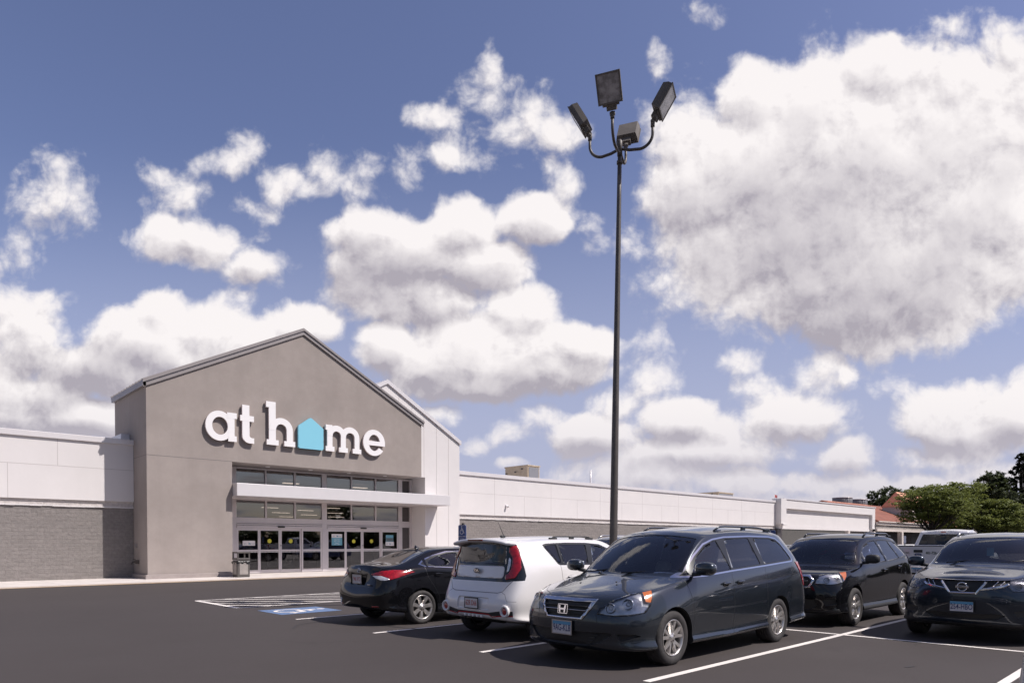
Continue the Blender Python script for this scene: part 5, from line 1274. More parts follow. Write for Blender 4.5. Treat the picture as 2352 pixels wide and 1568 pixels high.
    H.region('gap', stroke([(.46,.66),(.50,.50)], .006), 'front', lambda c: c.x > 2.1, only=['body'])
    # headlight cut on the corner in plan, bounded in height
    H.wrap('headlamp', [(-1.88,.652),(-1.83,.72),(-1.58,.825),(-1.22,.905),(-.92,.955),(-.93,.86),(-.97,.76),(-1.07,.675),(-1.3,.645),(-1.6,.635)], 'front', r=.015); H.wrap('indicator', [(-1.10,.92),(-.925,.955),(-.935,.85),(-.97,.79),(-1.06,.80)], 'front')
    H.wrap('tail_lamp', [(-1.08,1.20),(-1.72,1.20),(-1.70,.82),(-1.27,.82),(-1.20,.98)], 'rear', r=.02)
    ln = H.drop('arch'); ln.build('wheel_arch_liner', M['liner'], car)
    pm = M['van_paint']
    for nm, mt_ in (('side_window', M['sglass']), ('quarter_window', M['sglass']), ('rear_side_window', M['tglass']), ('rear_window', M['tglass']), ('windscreen', M['wglass'])):
        H.extract(nm, mt_, 'windscreen' if nm == 'windscreen' else 'window', car, off=-.007, rim=M['seal'])
    for o in H.extract('headlamp', M['lens'], 'headlight', car, off=.003, rim=M['seal']):
        sg = lamp_fill(o, ((.60, .735, .060), (.76, .785, .066)), M['clearlight'], M['hazy'])
        if sg < 0: o.data.materials[0] = M['hazy']
    H.extract('indicator', M['amber'], 'indicator', car, off=.001)
    H.extract('tail_lamp', M['red'], 'taillight', car, off=.006, rim=M['red_dark'])
    H.extract('grille_chrome', M['chrome'], 'grille_surround', car, off=.012, rim=M['chrome'])
    gr = H.extract('grille', M['grill'], 'grille', car, off=-.02, rim=M['chrome'])[0]
    q = MB()
    for k, z in enumerate((.640, .735)): q.bbox(2.36, -.27-.07*k, z-.006, 2.40, .27+.07*k, z+.006, .003)
    q.build('slat', M['grill'], gr); q = MB(); q.bbox(2.385, -.335, .685, 2.412, -.06, .694, .003); q.bbox(2.385, .06, .685, 2.412, .335, .694, .003); q.build('slat', M['chrome'], gr)
    # H shaped emblem
    q = MB(); q.M = Matrix.Translation((2.425, 0, .693)) @ Matrix.Rotation(-.12, 4, 'Y')
    for sg in (-1, 1):
        q.add([(0, sg*.026, -.044), (0, sg*.048, -.044), (0, sg*.060, .046), (0, sg*.034, .046), (.012, sg*.026, -.044), (.012, sg*.048, -.044), (.012, sg*.060, .046), (.012, sg*.034, .046)], [(0,1,2,3),(4,5,6,7),(0,1,5,4),(1,2,6,5),(2,3,7,6),(3,0,4,7)])
    q.box(0, -.030, -.012, .011, .030, .010); q.box(-.002, -.075, -.058, .004, .075, -.050); q.box(-.002, -.075, .052, .004, .075, .060); q.box(-.002, -.080, -.05, .0035, -.072, .052); q.box(-.002, .072, -.05, .0035, .080, .052)
    q.build('emblem', M['chrome'], car)
    H.extract('intake', M['grill'], 'air_intake', car, off=-.03, rim=M['plastic'])
    q = MB()
    for z in (.30, .335, .37, .405): q.bbox(2.33, -.50+(.42-z), z-.005, 2.352, .50-(.42-z), z+.005, .002)
    for y in (-.3, -.15, 0, .15, .3): q.bbox(2.335, y-.004, .27, 2.350, y+.004, .425, .001)
    q.build('intake_grid', M['plastic'], car)
    body = H.body({'body': pm, 'chrome_trim': M['chrome'], 'pillar': M['seal'], 'gap': M['seal'], 'rail_gap': M['seal'], 'moulding': M['van_mould']}, car)
    plate(car, (surf_x([body], .14, .50, 1)+.03, 0, .470), 1, '9AG-KL8', M['ink_blue'])
    wheels(car, 1.455, -1.36, .955, .342, .222, .235, 'split5')
    for sg in (1, -1):
        mirror(car, .95, sg*.95, 1.17, sg, pm, (.085, .135, .085))
        handle(car, .23, sg*.975, .955, sg, pm, .19, .04); handle(car, -.15, sg*.975, .965, sg, pm, .19, .04)
        q = MB(); q.smooth = True
    rail(car, -.10, -1.75, .60, lambda x: 1.690 if x > -1.3 else 1.690-.03*(-1.3-x)/.45, pm, .055)
    wiper(car, [(1.30, -.62, 1.09), (1.12, .02, 1.17), (1.16, .05, 1.16)], .010); wiper(car, [(1.33, .05, 1.10), (1.06, .66, 1.14)], .010)
    q = MB(); q.bbox(1.16, -.70, 1.055, 1.30, .70, 1.078, .01); 
    q = MB(); egg(q, (.60, 0, 1.45), (.02, .11, .035), 3); q.build('rear_view_mirror', M['black'], car)
    cabin(car, .98, 1.06, .93, [(.15, 'front'), (-.80, 'rear'), (-1.65, 'rear')], M['cloth_grey'], back=-2.3)
    for y in (-.3, .3):
        q = MB(); egg(q, (1.75, y, 1.005), (.016, .010, .010), 2); q.build('washer_nozzle', M['black'], car)
    return car
M['van_paint'] = paint('dark_slate_metallic_paint', (.026, .0325, .043), .60, .26); M['van_mould'] = paint('slate_moulding', (.020, .024, .031), .4, .35)
van = make_van((8.62, 5.60, 0), math.pi, 'dark slate minivan with roof rails parked nose first in the front row, nearest the camera')
# ------------------------------------------------------------------ compact saloon (seen from behind)
def make_sedan(loc, rz, label):
    car = empty('saloon_car', loc, rz, label, 'car', None)
    T = [
     [(2.05,0,.20),(2.18,0,.22),(2.24,0,.32),(2.26,0,.44),(2.25,0,.55),(2.21,0,.66),(2.17,0,.71),(2.13,0,.735),(2.08,0,.755),(2.02,0,.77)],
     [(1.95,0,.19),(2.12,.42,.20),(2.18,.44,.31),(2.20,.44,.44),(2.18,.44,.56),(2.12,.42,.68),(2.06,.36,.74),(1.98,.26,.785),(1.90,.14,.815),(1.86,0,.825)],
     [(1.80,0,.18),(1.95,.70,.19),(2.00,.75,.30),(2.02,.76,.44),(1.98,.75,.58),(1.90,.70,.72),(1.83,.62,.80),(1.78,.48,.845),(1.74,.25,.875),(1.72,0,.885)],
     [(1.6,0,.18),(1.70,.80,.19),(1.74,.86,.30),(1.76,.87,.45),(1.72,.86,.62),(1.64,.80,.80),(1.60,.70,.86),(1.58,.54,.895),(1.56,.28,.925),(1.55,0,.935)],
     [(1.32,0,.17),(1.32,.80,.19),(1.32,.87,.29),(1.32,.888,.48),(1.32,.88,.68),(1.32,.82,.86),(1.33,.73,.91),(1.35,.56,.945),(1.38,.29,.97),(1.40,0,.975)],
     [(1.0,0,.17),(1.0,.80,.18),(1.0,.865,.28),(1.0,.888,.50),(1.0,.88,.72),(.98,.83,.915),(1.02,.745,.955),(1.12,.60,.985),(1.20,.31,1.0),(1.23,0,1.005)],
     [(.70,0,.17),(.70,.80,.18),(.70,.865,.28),(.70,.888,.50),(.70,.88,.74),(.66,.835,.935),(.68,.66,1.14),(.74,.58,1.175),(.82,.31,1.19),(.85,0,1.195)],
     [(.30,0,.17),(.30,.80,.18),(.30,.865,.28),(.30,.888,.51),(.30,.88,.76),(.28,.84,.955),(.26,.60,1.31),(.28,.53,1.35),(.36,.30,1.375),(.38,0,1.38)],
     [(-.15,0,.17),(-.15,.80,.18),(-.15,.865,.28),(-.15,.888,.52),(-.15,.88,.78),(-.15,.845,.98),(-.15,.605,1.355),(-.15,.53,1.395),(-.15,.30,1.422),(-.15,0,1.43)],
     [(-.60,0,.17),(-.60,.80,.18),(-.60,.865,.29),(-.60,.888,.53),(-.60,.88,.80),(-.60,.845,1.005),(-.62,.60,1.345),(-.62,.525,1.385),(-.62,.30,1.41),(-.62,0,1.415)],
     [(-.95,0,.17),(-.95,.80,.19),(-.95,.865,.30),(-.95,.888,.55),(-.95,.88,.82),(-.98,.84,1.03),(-1.02,.60,1.275),(-1.0,.52,1.325),(-.92,.30,1.365),(-.90,0,1.37)],
     [(-1.30,0,.18),(-1.30,.80,.20),(-1.30,.87,.31),(-1.30,.89,.58),(-1.30,.882,.85),(-1.33,.83,1.04),(-1.37,.63,1.175),(-1.36,.54,1.205),(-1.30,.32,1.235),(-1.27,0,1.24)],
     [(-1.62,0,.20),(-1.62,.79,.22),(-1.62,.86,.33),(-1.62,.885,.58),(-1.62,.87,.86),(-1.64,.80,1.02),(-1.68,.66,1.09),(-1.68,.55,1.105),(-1.66,.32,1.115),(-1.65,0,1.12)],
     [(-1.90,0,.24),(-1.90,.76,.26),(-1.93,.83,.36),(-1.95,.85,.58),(-1.92,.82,.84),(-1.89,.74,.99),(-1.90,.62,1.055),(-1.93,.50,1.075),(-1.98,.28,1.09),(-2.0,0,1.095)],
     [(-2.0,0,.27),(-2.10,.62,.28),(-2.15,.68,.37),(-2.18,.69,.56),(-2.12,.66,.78),(-2.07,.60,.94),(-2.06,.54,1.035),(-2.07,.42,1.068),(-2.09,.22,1.082),(-2.10,0,1.085)],
     [(-2.05,0,.28),(-2.17,.34,.29),(-2.22,.36,.37),(-2.25,.37,.54),(-2.18,.36,.74),(-2.15,.34,.90),(-2.14,.30,.99),(-2.13,.22,1.04),(-2.125,.12,1.06),(-2.12,0,1.075)],
     [(-2.1,0,.29),(-2.19,0,.30),(-2.24,0,.37),(-2.265,0,.52),(-2.195,0,.70),(-2.17,0,.84),(-2.16,0,.92),(-2.155,0,.97),(-2.15,0,1.01),(-2.14,0,1.05)],
    ]
    H = Hull(rows_from(T), 3, 4, crease=[('col', 5, 5, 12, .3), ('col', 6, 5, 12, .35), ('row', 13, 6, 9, .5), ('row', 14, 5, 9, .5)])
    H.region('arch', arch_poly(1.35, .315, .355, .08), 'side'); H.region('arch', arch_poly(-1.35, .315, .355, .08), 'side')
    dlo = [(.82,.965),(.55,1.12),(.28,1.26),(.0,1.325),(-.3,1.345),(-.62,1.335),(-.95,1.265),(-1.20,1.185),(-1.36,1.10),(-1.25,1.055),(-.9,1.035),(-.3,1.0),(.4,.97)]
    H.region('chrome_trim', dlo, 'side', lambda c: c.z > .93)
    H.region('pillar', [(.76,.975),(.53,1.105),(.27,1.243),(.0,1.308),(-.3,1.328),(-.61,1.318),(-.94,1.25),(-1.18,1.172),(-1.315,1.103),(-1.23,1.068),(-.9,1.048),(-.3,1.013),(.4,.983)], 'side', lambda c: c.z > .93)
    H.region('window', [(.60,1.0),(.50,1.08),(.26,1.225),(.0,1.29),(-.25,1.308),(-.30,1.028)], 'side', r=.02)
    H.region('window', [(-.36,1.308),(-.60,1.30),(-.88,1.24),(-1.12,1.16),(-1.16,1.115),(-1.02,1.06),(-.40,1.035)], 'side', r=.03)
    H.region('body', [(-1.12,1.30),(-1.16,1.165),(-1.195,1.09),(-1.17,1.02),(-1.205,1.02),(-1.235,1.09),(-1.20,1.30)], 'side')
    H.region('windscreen', [(1.205,0),(1.17,.31),(1.09,.60),(1.0,.70),(.80,.68),(.50,.62),(.32,.55),(.385,.30),(.41,0)], 'top', lambda c: c.z > .96)
    H.region('rear_screen', [(-.95,0),(-.97,.30),(-1.05,.515),(-1.38,.56),(-1.62,.58),(-1.63,.32),(-1.62,0)], 'top', lambda c: c.z > 1.0)
    for P in ([(.95,.93),(.92,.7),(.98,.45),(.94,.22)], [(-.32,1.01),(-.34,.7),(-.36,.22)], [(-1.27,1.06),(-1.22,.86),(-1.08,.68),(-.96,.50),(-.92,.22)]): H.region('gap', stroke(P, .009), 'side', lambda c: c.z < 1.08, only=['body'])
    H.region('gap', stroke([(.94,.24),(-.92,.24)], .009), 'side', only=['body'])
    # boot lid outline, plate recess
    H.region('gap', stroke([(-1.66,.62),(-1.95,.60),(-2.06,.56)], .008), 'top', lambda c: c.z > 1.0, only=['body'])
    H.region('gap', stroke([(.57,1.03),(.55,.95),(.50,.78),(.42,.70),(0,.695)], .009), 'rear', lambda c: c.x < -1.95, only=['body'])
    H.region('recess', [(0,.93),(.30,.93),(.25,.72),(0,.72)], 'rear', lambda c: c.x < -2, r=.02, only=['body'])
    # tail lamps: wedge running far along the flank
    H.wrap('tail_lamp', [(-1.75,.925),(-1.45,.985),(-1.12,1.005),(-.85,.99),(-.65,.965),(-.80,.93),(-1.0,.875),(-1.2,.83),(-1.43,.812),(-1.6,.855)], 'rear'); H.wrap('rev_lamp', [(-1.71,.898),(-1.45,.898),(-1.25,.855),(-1.22,.829),(-1.43,.812),(-1.6,.855)], 'rear')

    H.region('headlamp', [(.45,.62),(.60,.74),(.86,.86),(.86,.66),(.60,.58)], 'front', lambda c: c.x > 1.62)
    H.region('grille', [(0,.66),(.36,.66),(.30,.58),(0,.58)], 'front', lambda c: c.x > 1.9); H.region('grille', [(0,.46),(.5,.46),(.42,.28),(0,.28)], 'front', lambda c: c.x > 1.8)
    H.region('reflector', [(.50,.335),(.66,.345),(.66,.365),(.50,.36)], 'rear', lambda c: c.x < -2)
    H.drop('arch').build('wheel_arch_liner', M['liner'], car); pm = M['black_paint']
    H.extract('window', M['sglass'], 'window', car, off=-.006, rim=M['seal']); H.extract('windscreen', M['wglass'], 'windscreen', car, off=-.005, rim=M['seal']); H.extract('rear_screen', M['rglass'], 'rear_window', car, off=-.005, rim=M['seal'])
    H.extract('tail_lamp', M['red'], 'taillight', car, off=.008, rim=M['red_dark']); H.extract('rev_lamp', M['clearlight'], 'reversing_lamp', car, off=.008, rim=M['red_dark']); H.extract('headlamp', M['clearlight'], 'headlight', car, off=.003, rim=M['seal'])
    H.extract('grille', M['grill'], 'grille', car, off=-.02, rim=M['chrome']); H.extract('recess', M['black_paint'], 'plate_recess', car, off=-.022, rim=M['black_paint'])
    H.extract('reflector', M['red'], 'reflector', car, off=.003, rim=M['red_dark'])
    body = H.body({'body': pm, 'chrome_trim': M['chrome'], 'pillar': M['seal'], 'gap': M['seal']}, car)
    for sg in (1, -1):   # reversing lamp strip under the red wedge
        handle(car, -1.0, sg*.893, .915, sg, pm, .18); handle(car, -.05, sg*.893, .90, sg, pm, .18); mirror(car, .66, sg*.88, 1.03, sg, pm, (.07, .11, .07))
    plate(car, (-2.207, 0, .828), -1, '946 VY2', M['ink_red'], blue=False, tilt=.06, w=.29, h=.15)
    # italic H in an oval ring
    q = MB(); q.M = Matrix.Translation((surf_x([body], 0, .985, -1)-.008, 0, .985)); n = 28
    q.tube([(0, .062*math.cos(2*math.pi*k/n), .036*math.sin(2*math.pi*k/n)) for k in range(n+1)], .0055, 6)
    q.tube([(0, .026, -.026), (-.003, .022, .0), (0, .010, .026)], .006, 6); q.tube([(0, -.010, -.026), (-.003, -.022, .0), (0, -.026, .026)], .006, 6); q.tube([(-.002, .020, -.004), (-.002, -.020, .006)], .005, 6); q.build('emblem', M['chrome'], car)
    q = MB(); q.bbox(-2.215, -.47, .728, -2.205, -.36, .748, .002); q.build('badge', M['chrome'], car)
    q = MB(); q.smooth = True; q.add([(-.78, 0, 1.395), (-.86, .03, 1.385), (-.86, -.03, 1.385), (-.89, 0, 1.455), (-.92, 0, 1.38), (-.84, 0, 1.42)], [(0, 1, 3, 5), (0, 5, 3, 2), (1, 4, 3), (2, 3, 4)]); q.build('shark_fin_aerial', M['gloss_black'], car)
    q = MB(); egg(q, (-1.60, -.42, 1.118), (.03, .07, .006), 3); q.build('window_sticker', M['paper'], car)
    wheels(car, 1.35, -1.35, .885, .315, .222, .205, 'seven')
    cabin(car, .90, .97, .84, [(-.05, 'front'), (-.95, 'rear')], M['cloth'], back=-1.5, floor_z=.22)
    return car
M['black_paint'] = paint('black_metallic_paint', (.006, .006, .0075), .0, .05, coat=0); M['rglass'] = glassmat('rear_glass', (.20, .22, .22), .012, .07, 1.25)
sedan = make_sedan((8.81, 11.10, 0), 0, 'black saloon car seen from behind, nearest the store doors')

# ------------------------------------------------------------------ boxy white hatchback (seen from behind)
def make_boxy(loc, rz, label):
    car = empty('boxy_hatchback', loc, rz, label, 'car', None)
    T = [
     [(1.85,0,.22),(1.98,0,.24),(2.05,0,.34),(2.06,0,.48),(2.05,0,.62),(2.02,0,.76),(1.99,0,.83),(1.95,0,.87),(1.90,0,.895),(1.84,0,.915)],
     [(1.78,0,.21),(1.93,.42,.22),(2.0,.44,.33),(2.01,.44,.48),(2.0,.44,.63),(1.95,.42,.78),(1.90,.36,.86),(1.84,.26,.91),(1.76,.14,.94),(1.72,0,.95)],
     [(1.65,0,.20),(1.80,.72,.21),(1.86,.77,.32),(1.87,.78,.48),(1.84,.77,.66),(1.77,.72,.83),(1.70,.64,.91),(1.66,.48,.95),(1.62,.25,.975),(1.60,0,.985)],
     [(1.48,0,.19),(1.60,.83,.20),(1.64,.885,.31),(1.65,.895,.48),(1.61,.88,.70),(1.54,.82,.90),(1.50,.72,.96),(1.48,.55,.99),(1.46,.28,1.01),(1.45,0,1.02)],
     [(1.22,0,.19),(1.22,.83,.20),(1.22,.885,.31),(1.22,.90,.52),(1.22,.89,.78),(1.22,.84,.97),(1.23,.75,1.02),(1.24,.57,1.045),(1.26,.30,1.06),(1.27,0,1.065)],
     [(.90,0,.19),(.90,.83,.20),(.90,.88,.31),(.90,.90,.54),(.90,.89,.82),(.90,.85,1.06),(.96,.77,1.09),(1.02,.62,1.105),(1.08,.32,1.115),(1.10,0,1.12)],
     [(.62,0,.19),(.62,.83,.20),(.62,.88,.31),(.62,.90,.55),(.62,.89,.85),(.62,.85,1.10),(.64,.70,1.33),(.70,.62,1.37),(.76,.32,1.385),(.78,0,1.39)],
     [(.33,0,.19),(.33,.83,.20),(.33,.88,.31),(.33,.90,.55),(.33,.89,.86),(.33,.85,1.115),(.33,.68,1.46),(.35,.605,1.52),(.42,.32,1.555),(.44,0,1.56)],
     [(-.05,0,.19),(-.05,.83,.20),(-.05,.88,.31),(-.05,.90,.56),(-.05,.89,.87),(-.05,.855,1.125),(-.05,.695,1.495),(-.05,.61,1.555),(-.05,.33,1.595),(-.05,0,1.60)],
     [(-.60,0,.19),(-.60,.83,.21),(-.60,.88,.32),(-.60,.90,.57),(-.60,.89,.88),(-.60,.855,1.13),(-.60,.70,1.50),(-.60,.61,1.56),(-.60,.33,1.602),(-.60,0,1.61)],
     [(-1.05,0,.19),(-1.05,.83,.22),(-1.05,.885,.33),(-1.05,.905,.58),(-1.05,.895,.88),(-1.05,.86,1.14),(-1.08,.70,1.49),(-1.08,.61,1.548),(-1.08,.33,1.592),(-1.08,0,1.60)],
     [(-1.42,0,.22),(-1.42,.83,.25),(-1.42,.885,.36),(-1.42,.91,.60),(-1.42,.90,.86),(-1.45,.855,1.14),(-1.50,.69,1.46),(-1.50,.60,1.525),(-1.52,.33,1.57),(-1.52,0,1.58)],
     [(-1.70,0,.27),(-1.70,.81,.29),(-1.72,.87,.38),(-1.74,.895,.58),(-1.72,.88,.82),(-1.71,.82,1.12),(-1.72,.665,1.43),(-1.74,.575,1.50),(-1.78,.32,1.548),(-1.79,0,1.56)],
     [(-1.80,0,.30),(-1.90,.74,.31),(-1.96,.79,.40),(-1.98,.80,.58),(-1.92,.785,.80),(-1.83,.745,1.10),(-1.80,.625,1.39),(-1.82,.52,1.465),(-1.85,.29,1.51),(-1.86,0,1.52)],
     [(-1.85,0,.32),(-1.98,.44,.33),(-2.04,.47,.41),(-2.06,.48,.58),(-1.98,.48,.78),(-1.915,.46,1.04),(-1.87,.42,1.30),(-1.87,.34,1.40),(-1.87,.18,1.45),(-1.87,0,1.46)],
     [(-1.9,0,.33),(-2.0,0,.34),(-2.055,0,.42),(-2.075,0,.58),(-2.0,0,.77),(-1.94,0,.98),(-1.91,0,1.14),(-1.895,0,1.24),(-1.885,0,1.33),(-1.88,0,1.40)],
    ]
    H = Hull(rows_from(T), 3, 4, crease=[('col', 5, 5, 11, .3), ('col', 6, 5, 12, .35)])
    H.region('arch', arch_poly(1.285, .325, .37, .10), 'side'); H.region('arch', arch_poly(-1.285, .325, .37, .10), 'side')
    H.region('pillar', [(.80,1.135),(.62,1.26),(.40,1.405),(.18,1.475),(-.2,1.50),(-.7,1.503),(-1.15,1.488),(-1.235,1.468),(-1.22,1.42),(-1.03,1.17),(-.98,1.145),(-.3,1.135)], 'side', lambda c: c.z > 1.05)
    H.region('side_window', [(.66,1.16),(.55,1.26),(.38,1.375),(.16,1.445),(-.06,1.465),(-.16,1.165)], 'side', r=.02)
    H.region('rear_side_window', [(-.20,1.468),(-.87,1.472),(-.885,1.172),(-.27,1.165)], 'side', r=.02)
    H.region('rear_side_window', [(-.92,1.472),(-1.13,1.460),(-1.205,1.445),(-1.19,1.405),(-1.02,1.19),(-.935,1.175)], 'side', r=.02)
    H.region('windscreen', [(1.075,0),(1.05,.32),(.99,.61),(.92,.71),(.78,.70),(.52,.65),(.40,.59),(.455,.32),(.475,0)], 'top', lambda c: c.z > 1.07)
    H.region('back_panel', rpoly([(-.70,.905),(.70,.905),(.80,1.0),(.80,1.16),(.66,1.46),(.58,1.50),(-.58,1.50),(-.66,1.46),(-.80,1.16),(-.80,1.0)], .05), 'rear', lambda c: c.x < -1.6, mirror=False)
    H.region('back_panel', [(-1.742,1.46),(-1.725,1.0),(-1.76,.93),(-2.2,.9),(-2.2,1.5),(-1.78,1.5)], 'side', lambda c: c.z > .905 and c.z < 1.5)
    H.region('rear_window', rpoly([(-.56,1.165),(.56,1.165),(.52,1.475),(-.52,1.475)], .03), 'rear', lambda c: c.x < -1.6, mirror=False)
    H.region('white_bar', rpoly([(-.55,.955),(.55,.955),(.55,1.14),(-.55,1.14)], .05), 'rear', lambda c: c.x < -1.6, mirror=False)
    lampz = [(.60,.935),(.76,.965),(.800,1.10),(.755,1.25),(.655,1.455),(.575,1.43),(.585,1.35),(.66,1.27),(.67,1.10),(.64,1.03),(.585,1.0)]
    H.region('tail_lamp', rpoly(lampz, .02), 'rear', lambda c: c.x < -1.6)
    H.region('rev_lamp', rpoly([(.598,1.05),(.635,1.07),(.645,1.16),(.635,1.24),(.60,1.28)], .01), 'rear', lambda c: c.x < -1.6)
    for P in ([(.88,1.05),(.86,.8),(.90,.5),(.86,.23)], [(-.20,1.13),(-.21,.7),(-.23,.22)], [(-.97,1.15),(-.95,.92),(-.88,.72),(-.80,.55),(-.78,.24)]): H.region('gap', stroke(P, .009), 'side', lambda c: c.z < 1.16, only=['body'])
    H.region('gap', stroke([(0,.738),(.50,.738),(.60,.76),(.66,.84),(.74,.93)], .010), 'rear', lambda c: c.x < -1.7, only=['body'])
    H.region('gap', stroke([(.84,.62),(.72,.62),(.66,.72),(.60,.745)], .006), 'rear', lambda c: c.x < -1.7, only=['body'])
    H.region('skid_dark', [(0,.435),(.36,.435),(.62,.475),(.80,.475),(.80,.405),(.60,.40),(.40,.385),(.36,.395),(0,.395)], 'rear', lambda c: c.x < -1.7, only=['body'])
    H.region('red_line', stroke([(.80,.402),(.58,.392),(.42,.372),(.35,.408),(0,.412)], .018), 'rear', lambda c: c.x < -1.7)
    H.region('recess', rpoly([(-.38,.47),(.38,.47),(.36,.66),(-.36,.66)], .03), 'rear', lambda c: c.x < -1.9, mirror=False)
    H.region('headlamp', [(.45,.74),(.60,.86),(.86,.93),(.86,.76),(.6,.70)], 'front', lambda c: c.x > 1.5); H.region('grille', [(0,.80),(.42,.80),(.38,.70),(0,.70)], 'front', lambda c: c.x > 1.7)
    H.drop('arch').build('wheel_arch_liner', M['liner'], car); pm = M['white_paint']
    H.extract('side_window', M['sglass'], 'window', car, off=-.006, rim=M['seal']); H.extract('rear_side_window', M['tglass'], 'window', car, off=-.006, rim=M['seal'])
    H.extract('windscreen', M['wglass'], 'windscreen', car, off=-.005, rim=M['seal']); H.extract('rear_window', M['tglass'], 'rear_window', car, off=-.002, rim=M['seal'])
    H.extract('tail_lamp', M['red'], 'taillight', car, off=.012, rim=M['red_dark']); H.extract('rev_lamp', M['clearlight'], 'reversing_lamp', car, off=.008, rim=M['seal'])
    H.extract('white_bar', pm, 'tailgate_trim', car, off=.010, rim=pm); H.extract('headlamp', M['clearlight'], 'headlight', car, off=.003, rim=M['seal']); H.extract('grille', M['grill'], 'grille', car, off=-.01, rim=M['chrome'])
    H.extract('recess', pm, 'plate_recess', car, off=-.018, rim=pm)
    H.body({'body': pm, 'pillar': M['seal'], 'gap': M['seal_grey'], 'back_panel': M['gloss_black'], 'skid_dark': M['plastic'], 'red_line': M['red_accent']}, car)
    # roof spoiler with brake lamp
    q = MB(); n = 16; vs = []
    for k in range(n+1):
        t = -1+2*k/n; y = .63*t; dxx = .07*t*t; dz = -.055*abs(t)**2.6
        for (x, z) in ((-1.70, 1.565), (-1.86, 1.570), (-2.0, 1.560), (-2.015, 1.535), (-1.99, 1.512), (-1.80, 1.500), (-1.70, 1.50)): vs.append((x+dxx, y, z+dz))
    fs = [(i*7+j, i*7+(j+1) % 7, (i+1)*7+(j+1) % 7, (i+1)*7+j) for i in range(n) for j in range(7)] + [tuple(range(7)), tuple(n*7+j for j in range(7))]
    q.smooth = True; q.add(vs, fs); sp = q.build('spoiler', pm, car)
    q = MB(); q.bbox(-2.022, -.17, 1.525, -1.99, .17, 1.552, .004); q.build('brake_lamp', M['red_dark'], sp)
    for sg in (1, -1):
        q = MB(); q.lathe([(.05, -1.93), (.095, -1.98), (.095, -2.0), (.082, -2.02), (.060, -2.012), (.055, -1.96)], 20, 'x', (-.04, sg*.70, .475)); o = q.build('fog_lamp_bezel', pm, car)
        q = MB(); q.M = Matrix.Translation((-2.035, sg*.70, .475)); egg(q, (0, 0, 0), (.015, .055, .055), 2, 16, 8); q.build('fog_lamp', M['red'], o)
        handle(car, -.75, sg*.90, .965, sg, pm, .22); handle(car, .10, sg*.90, .955, sg, pm, .22); mirror(car, .62, sg*.88, 1.20, sg, M['gloss_black'], (.07, .11, .08))
    q = MB()
    for y in (-.16, -.08, 0, .08, .16): q.bbox(-2.065, y*1.2-.02, .352, -2.03, y*1.2+.02, .39, .006)
    q.build('diffuser', pm, car)
    plate(car, (-2.095, -.0, .565), -1, '62R D66', M['ink_red'], blue=False, frame=M['frame_black'])
    q = MB(); q.M = Matrix.Translation((-1.975, 0, 1.065)); egg(q, (0, 0, 0), (.010, .075, .042), 2, 20, 8); em = q.build('emblem', M['seal'], car)
    v, f = text_polys('KIA', .062, .001, 1.0, .0022, sx=1.05); Tm = Matrix(((0, 0, -1, -1.9875), (-1, 0, 0, 0), (0, 1, 0, 1.065), (0, 0, 0, 1))); q = MB(); q.add([Tm @ p for p in v], f); q.build('lettering', M['chrome'], em)
    q = MB(); q.tube([(-1.955, .038, 1.05)] and [(-1.984, .072*math.cos(2*math.pi*k/24), 1.065+.039*math.sin(2*math.pi*k/24)) for k in range(25)], .003, 6); q.build('emblem_ring', M['chrome'], em)
    v, f = text_polys('SOUL', .034, .001, 1.0, .001); Tm = Matrix(((0, 0, -1, -1.972), (-1, 0, 0, .46), (0, 1, 0, .995), (0, 0, 0, 1))); q = MB(); q.add([Tm @ p for p in v], f); q.build('lettering', M['satin'], car)
    q = MB(); egg(q, (-1.42, 0, 1.60), (.055, .025, .022), 2.5); q.tube([(-1.40, 0, 1.61), (-1.52, 0, 1.83)], [.006, .003], 6); q.build('aerial', M['black'], car)
    rail(car, .10, -.95, .60, lambda x: 1.560, M['plastic'], .050, r=.011)
    wheels(car, 1.285, -1.285, .895, .33, .235, .215, 'six')
    q = MB(); q.tube([(-1.3, -.75, .30), (-1.3, .75, .30)], .035, 8); q.lathe([(.0, -.4), (.08, -.4), (.08, .3), (0, .3)], 14, 'y', (-1.75, 0, .33)); q.build('rear_axle', M['liner'], car)
    cabin(car, .72, 1.02, .86, [(0, 'front'), (-.85, 'rear')], M['cloth'], back=-1.7)
    return car
M['white_paint'] = paint('white_paint', (.78, .75, .75), .0, .30); M['seal_grey'] = mat('panel_gap', (.16, .14, .14), .8)  # grey lines for the hatchback's panel gaps
boxy = make_boxy((8.93, 8.10, 0), 0, 'white boxy hatchback with black tailgate panel seen from behind between saloon and minivan')

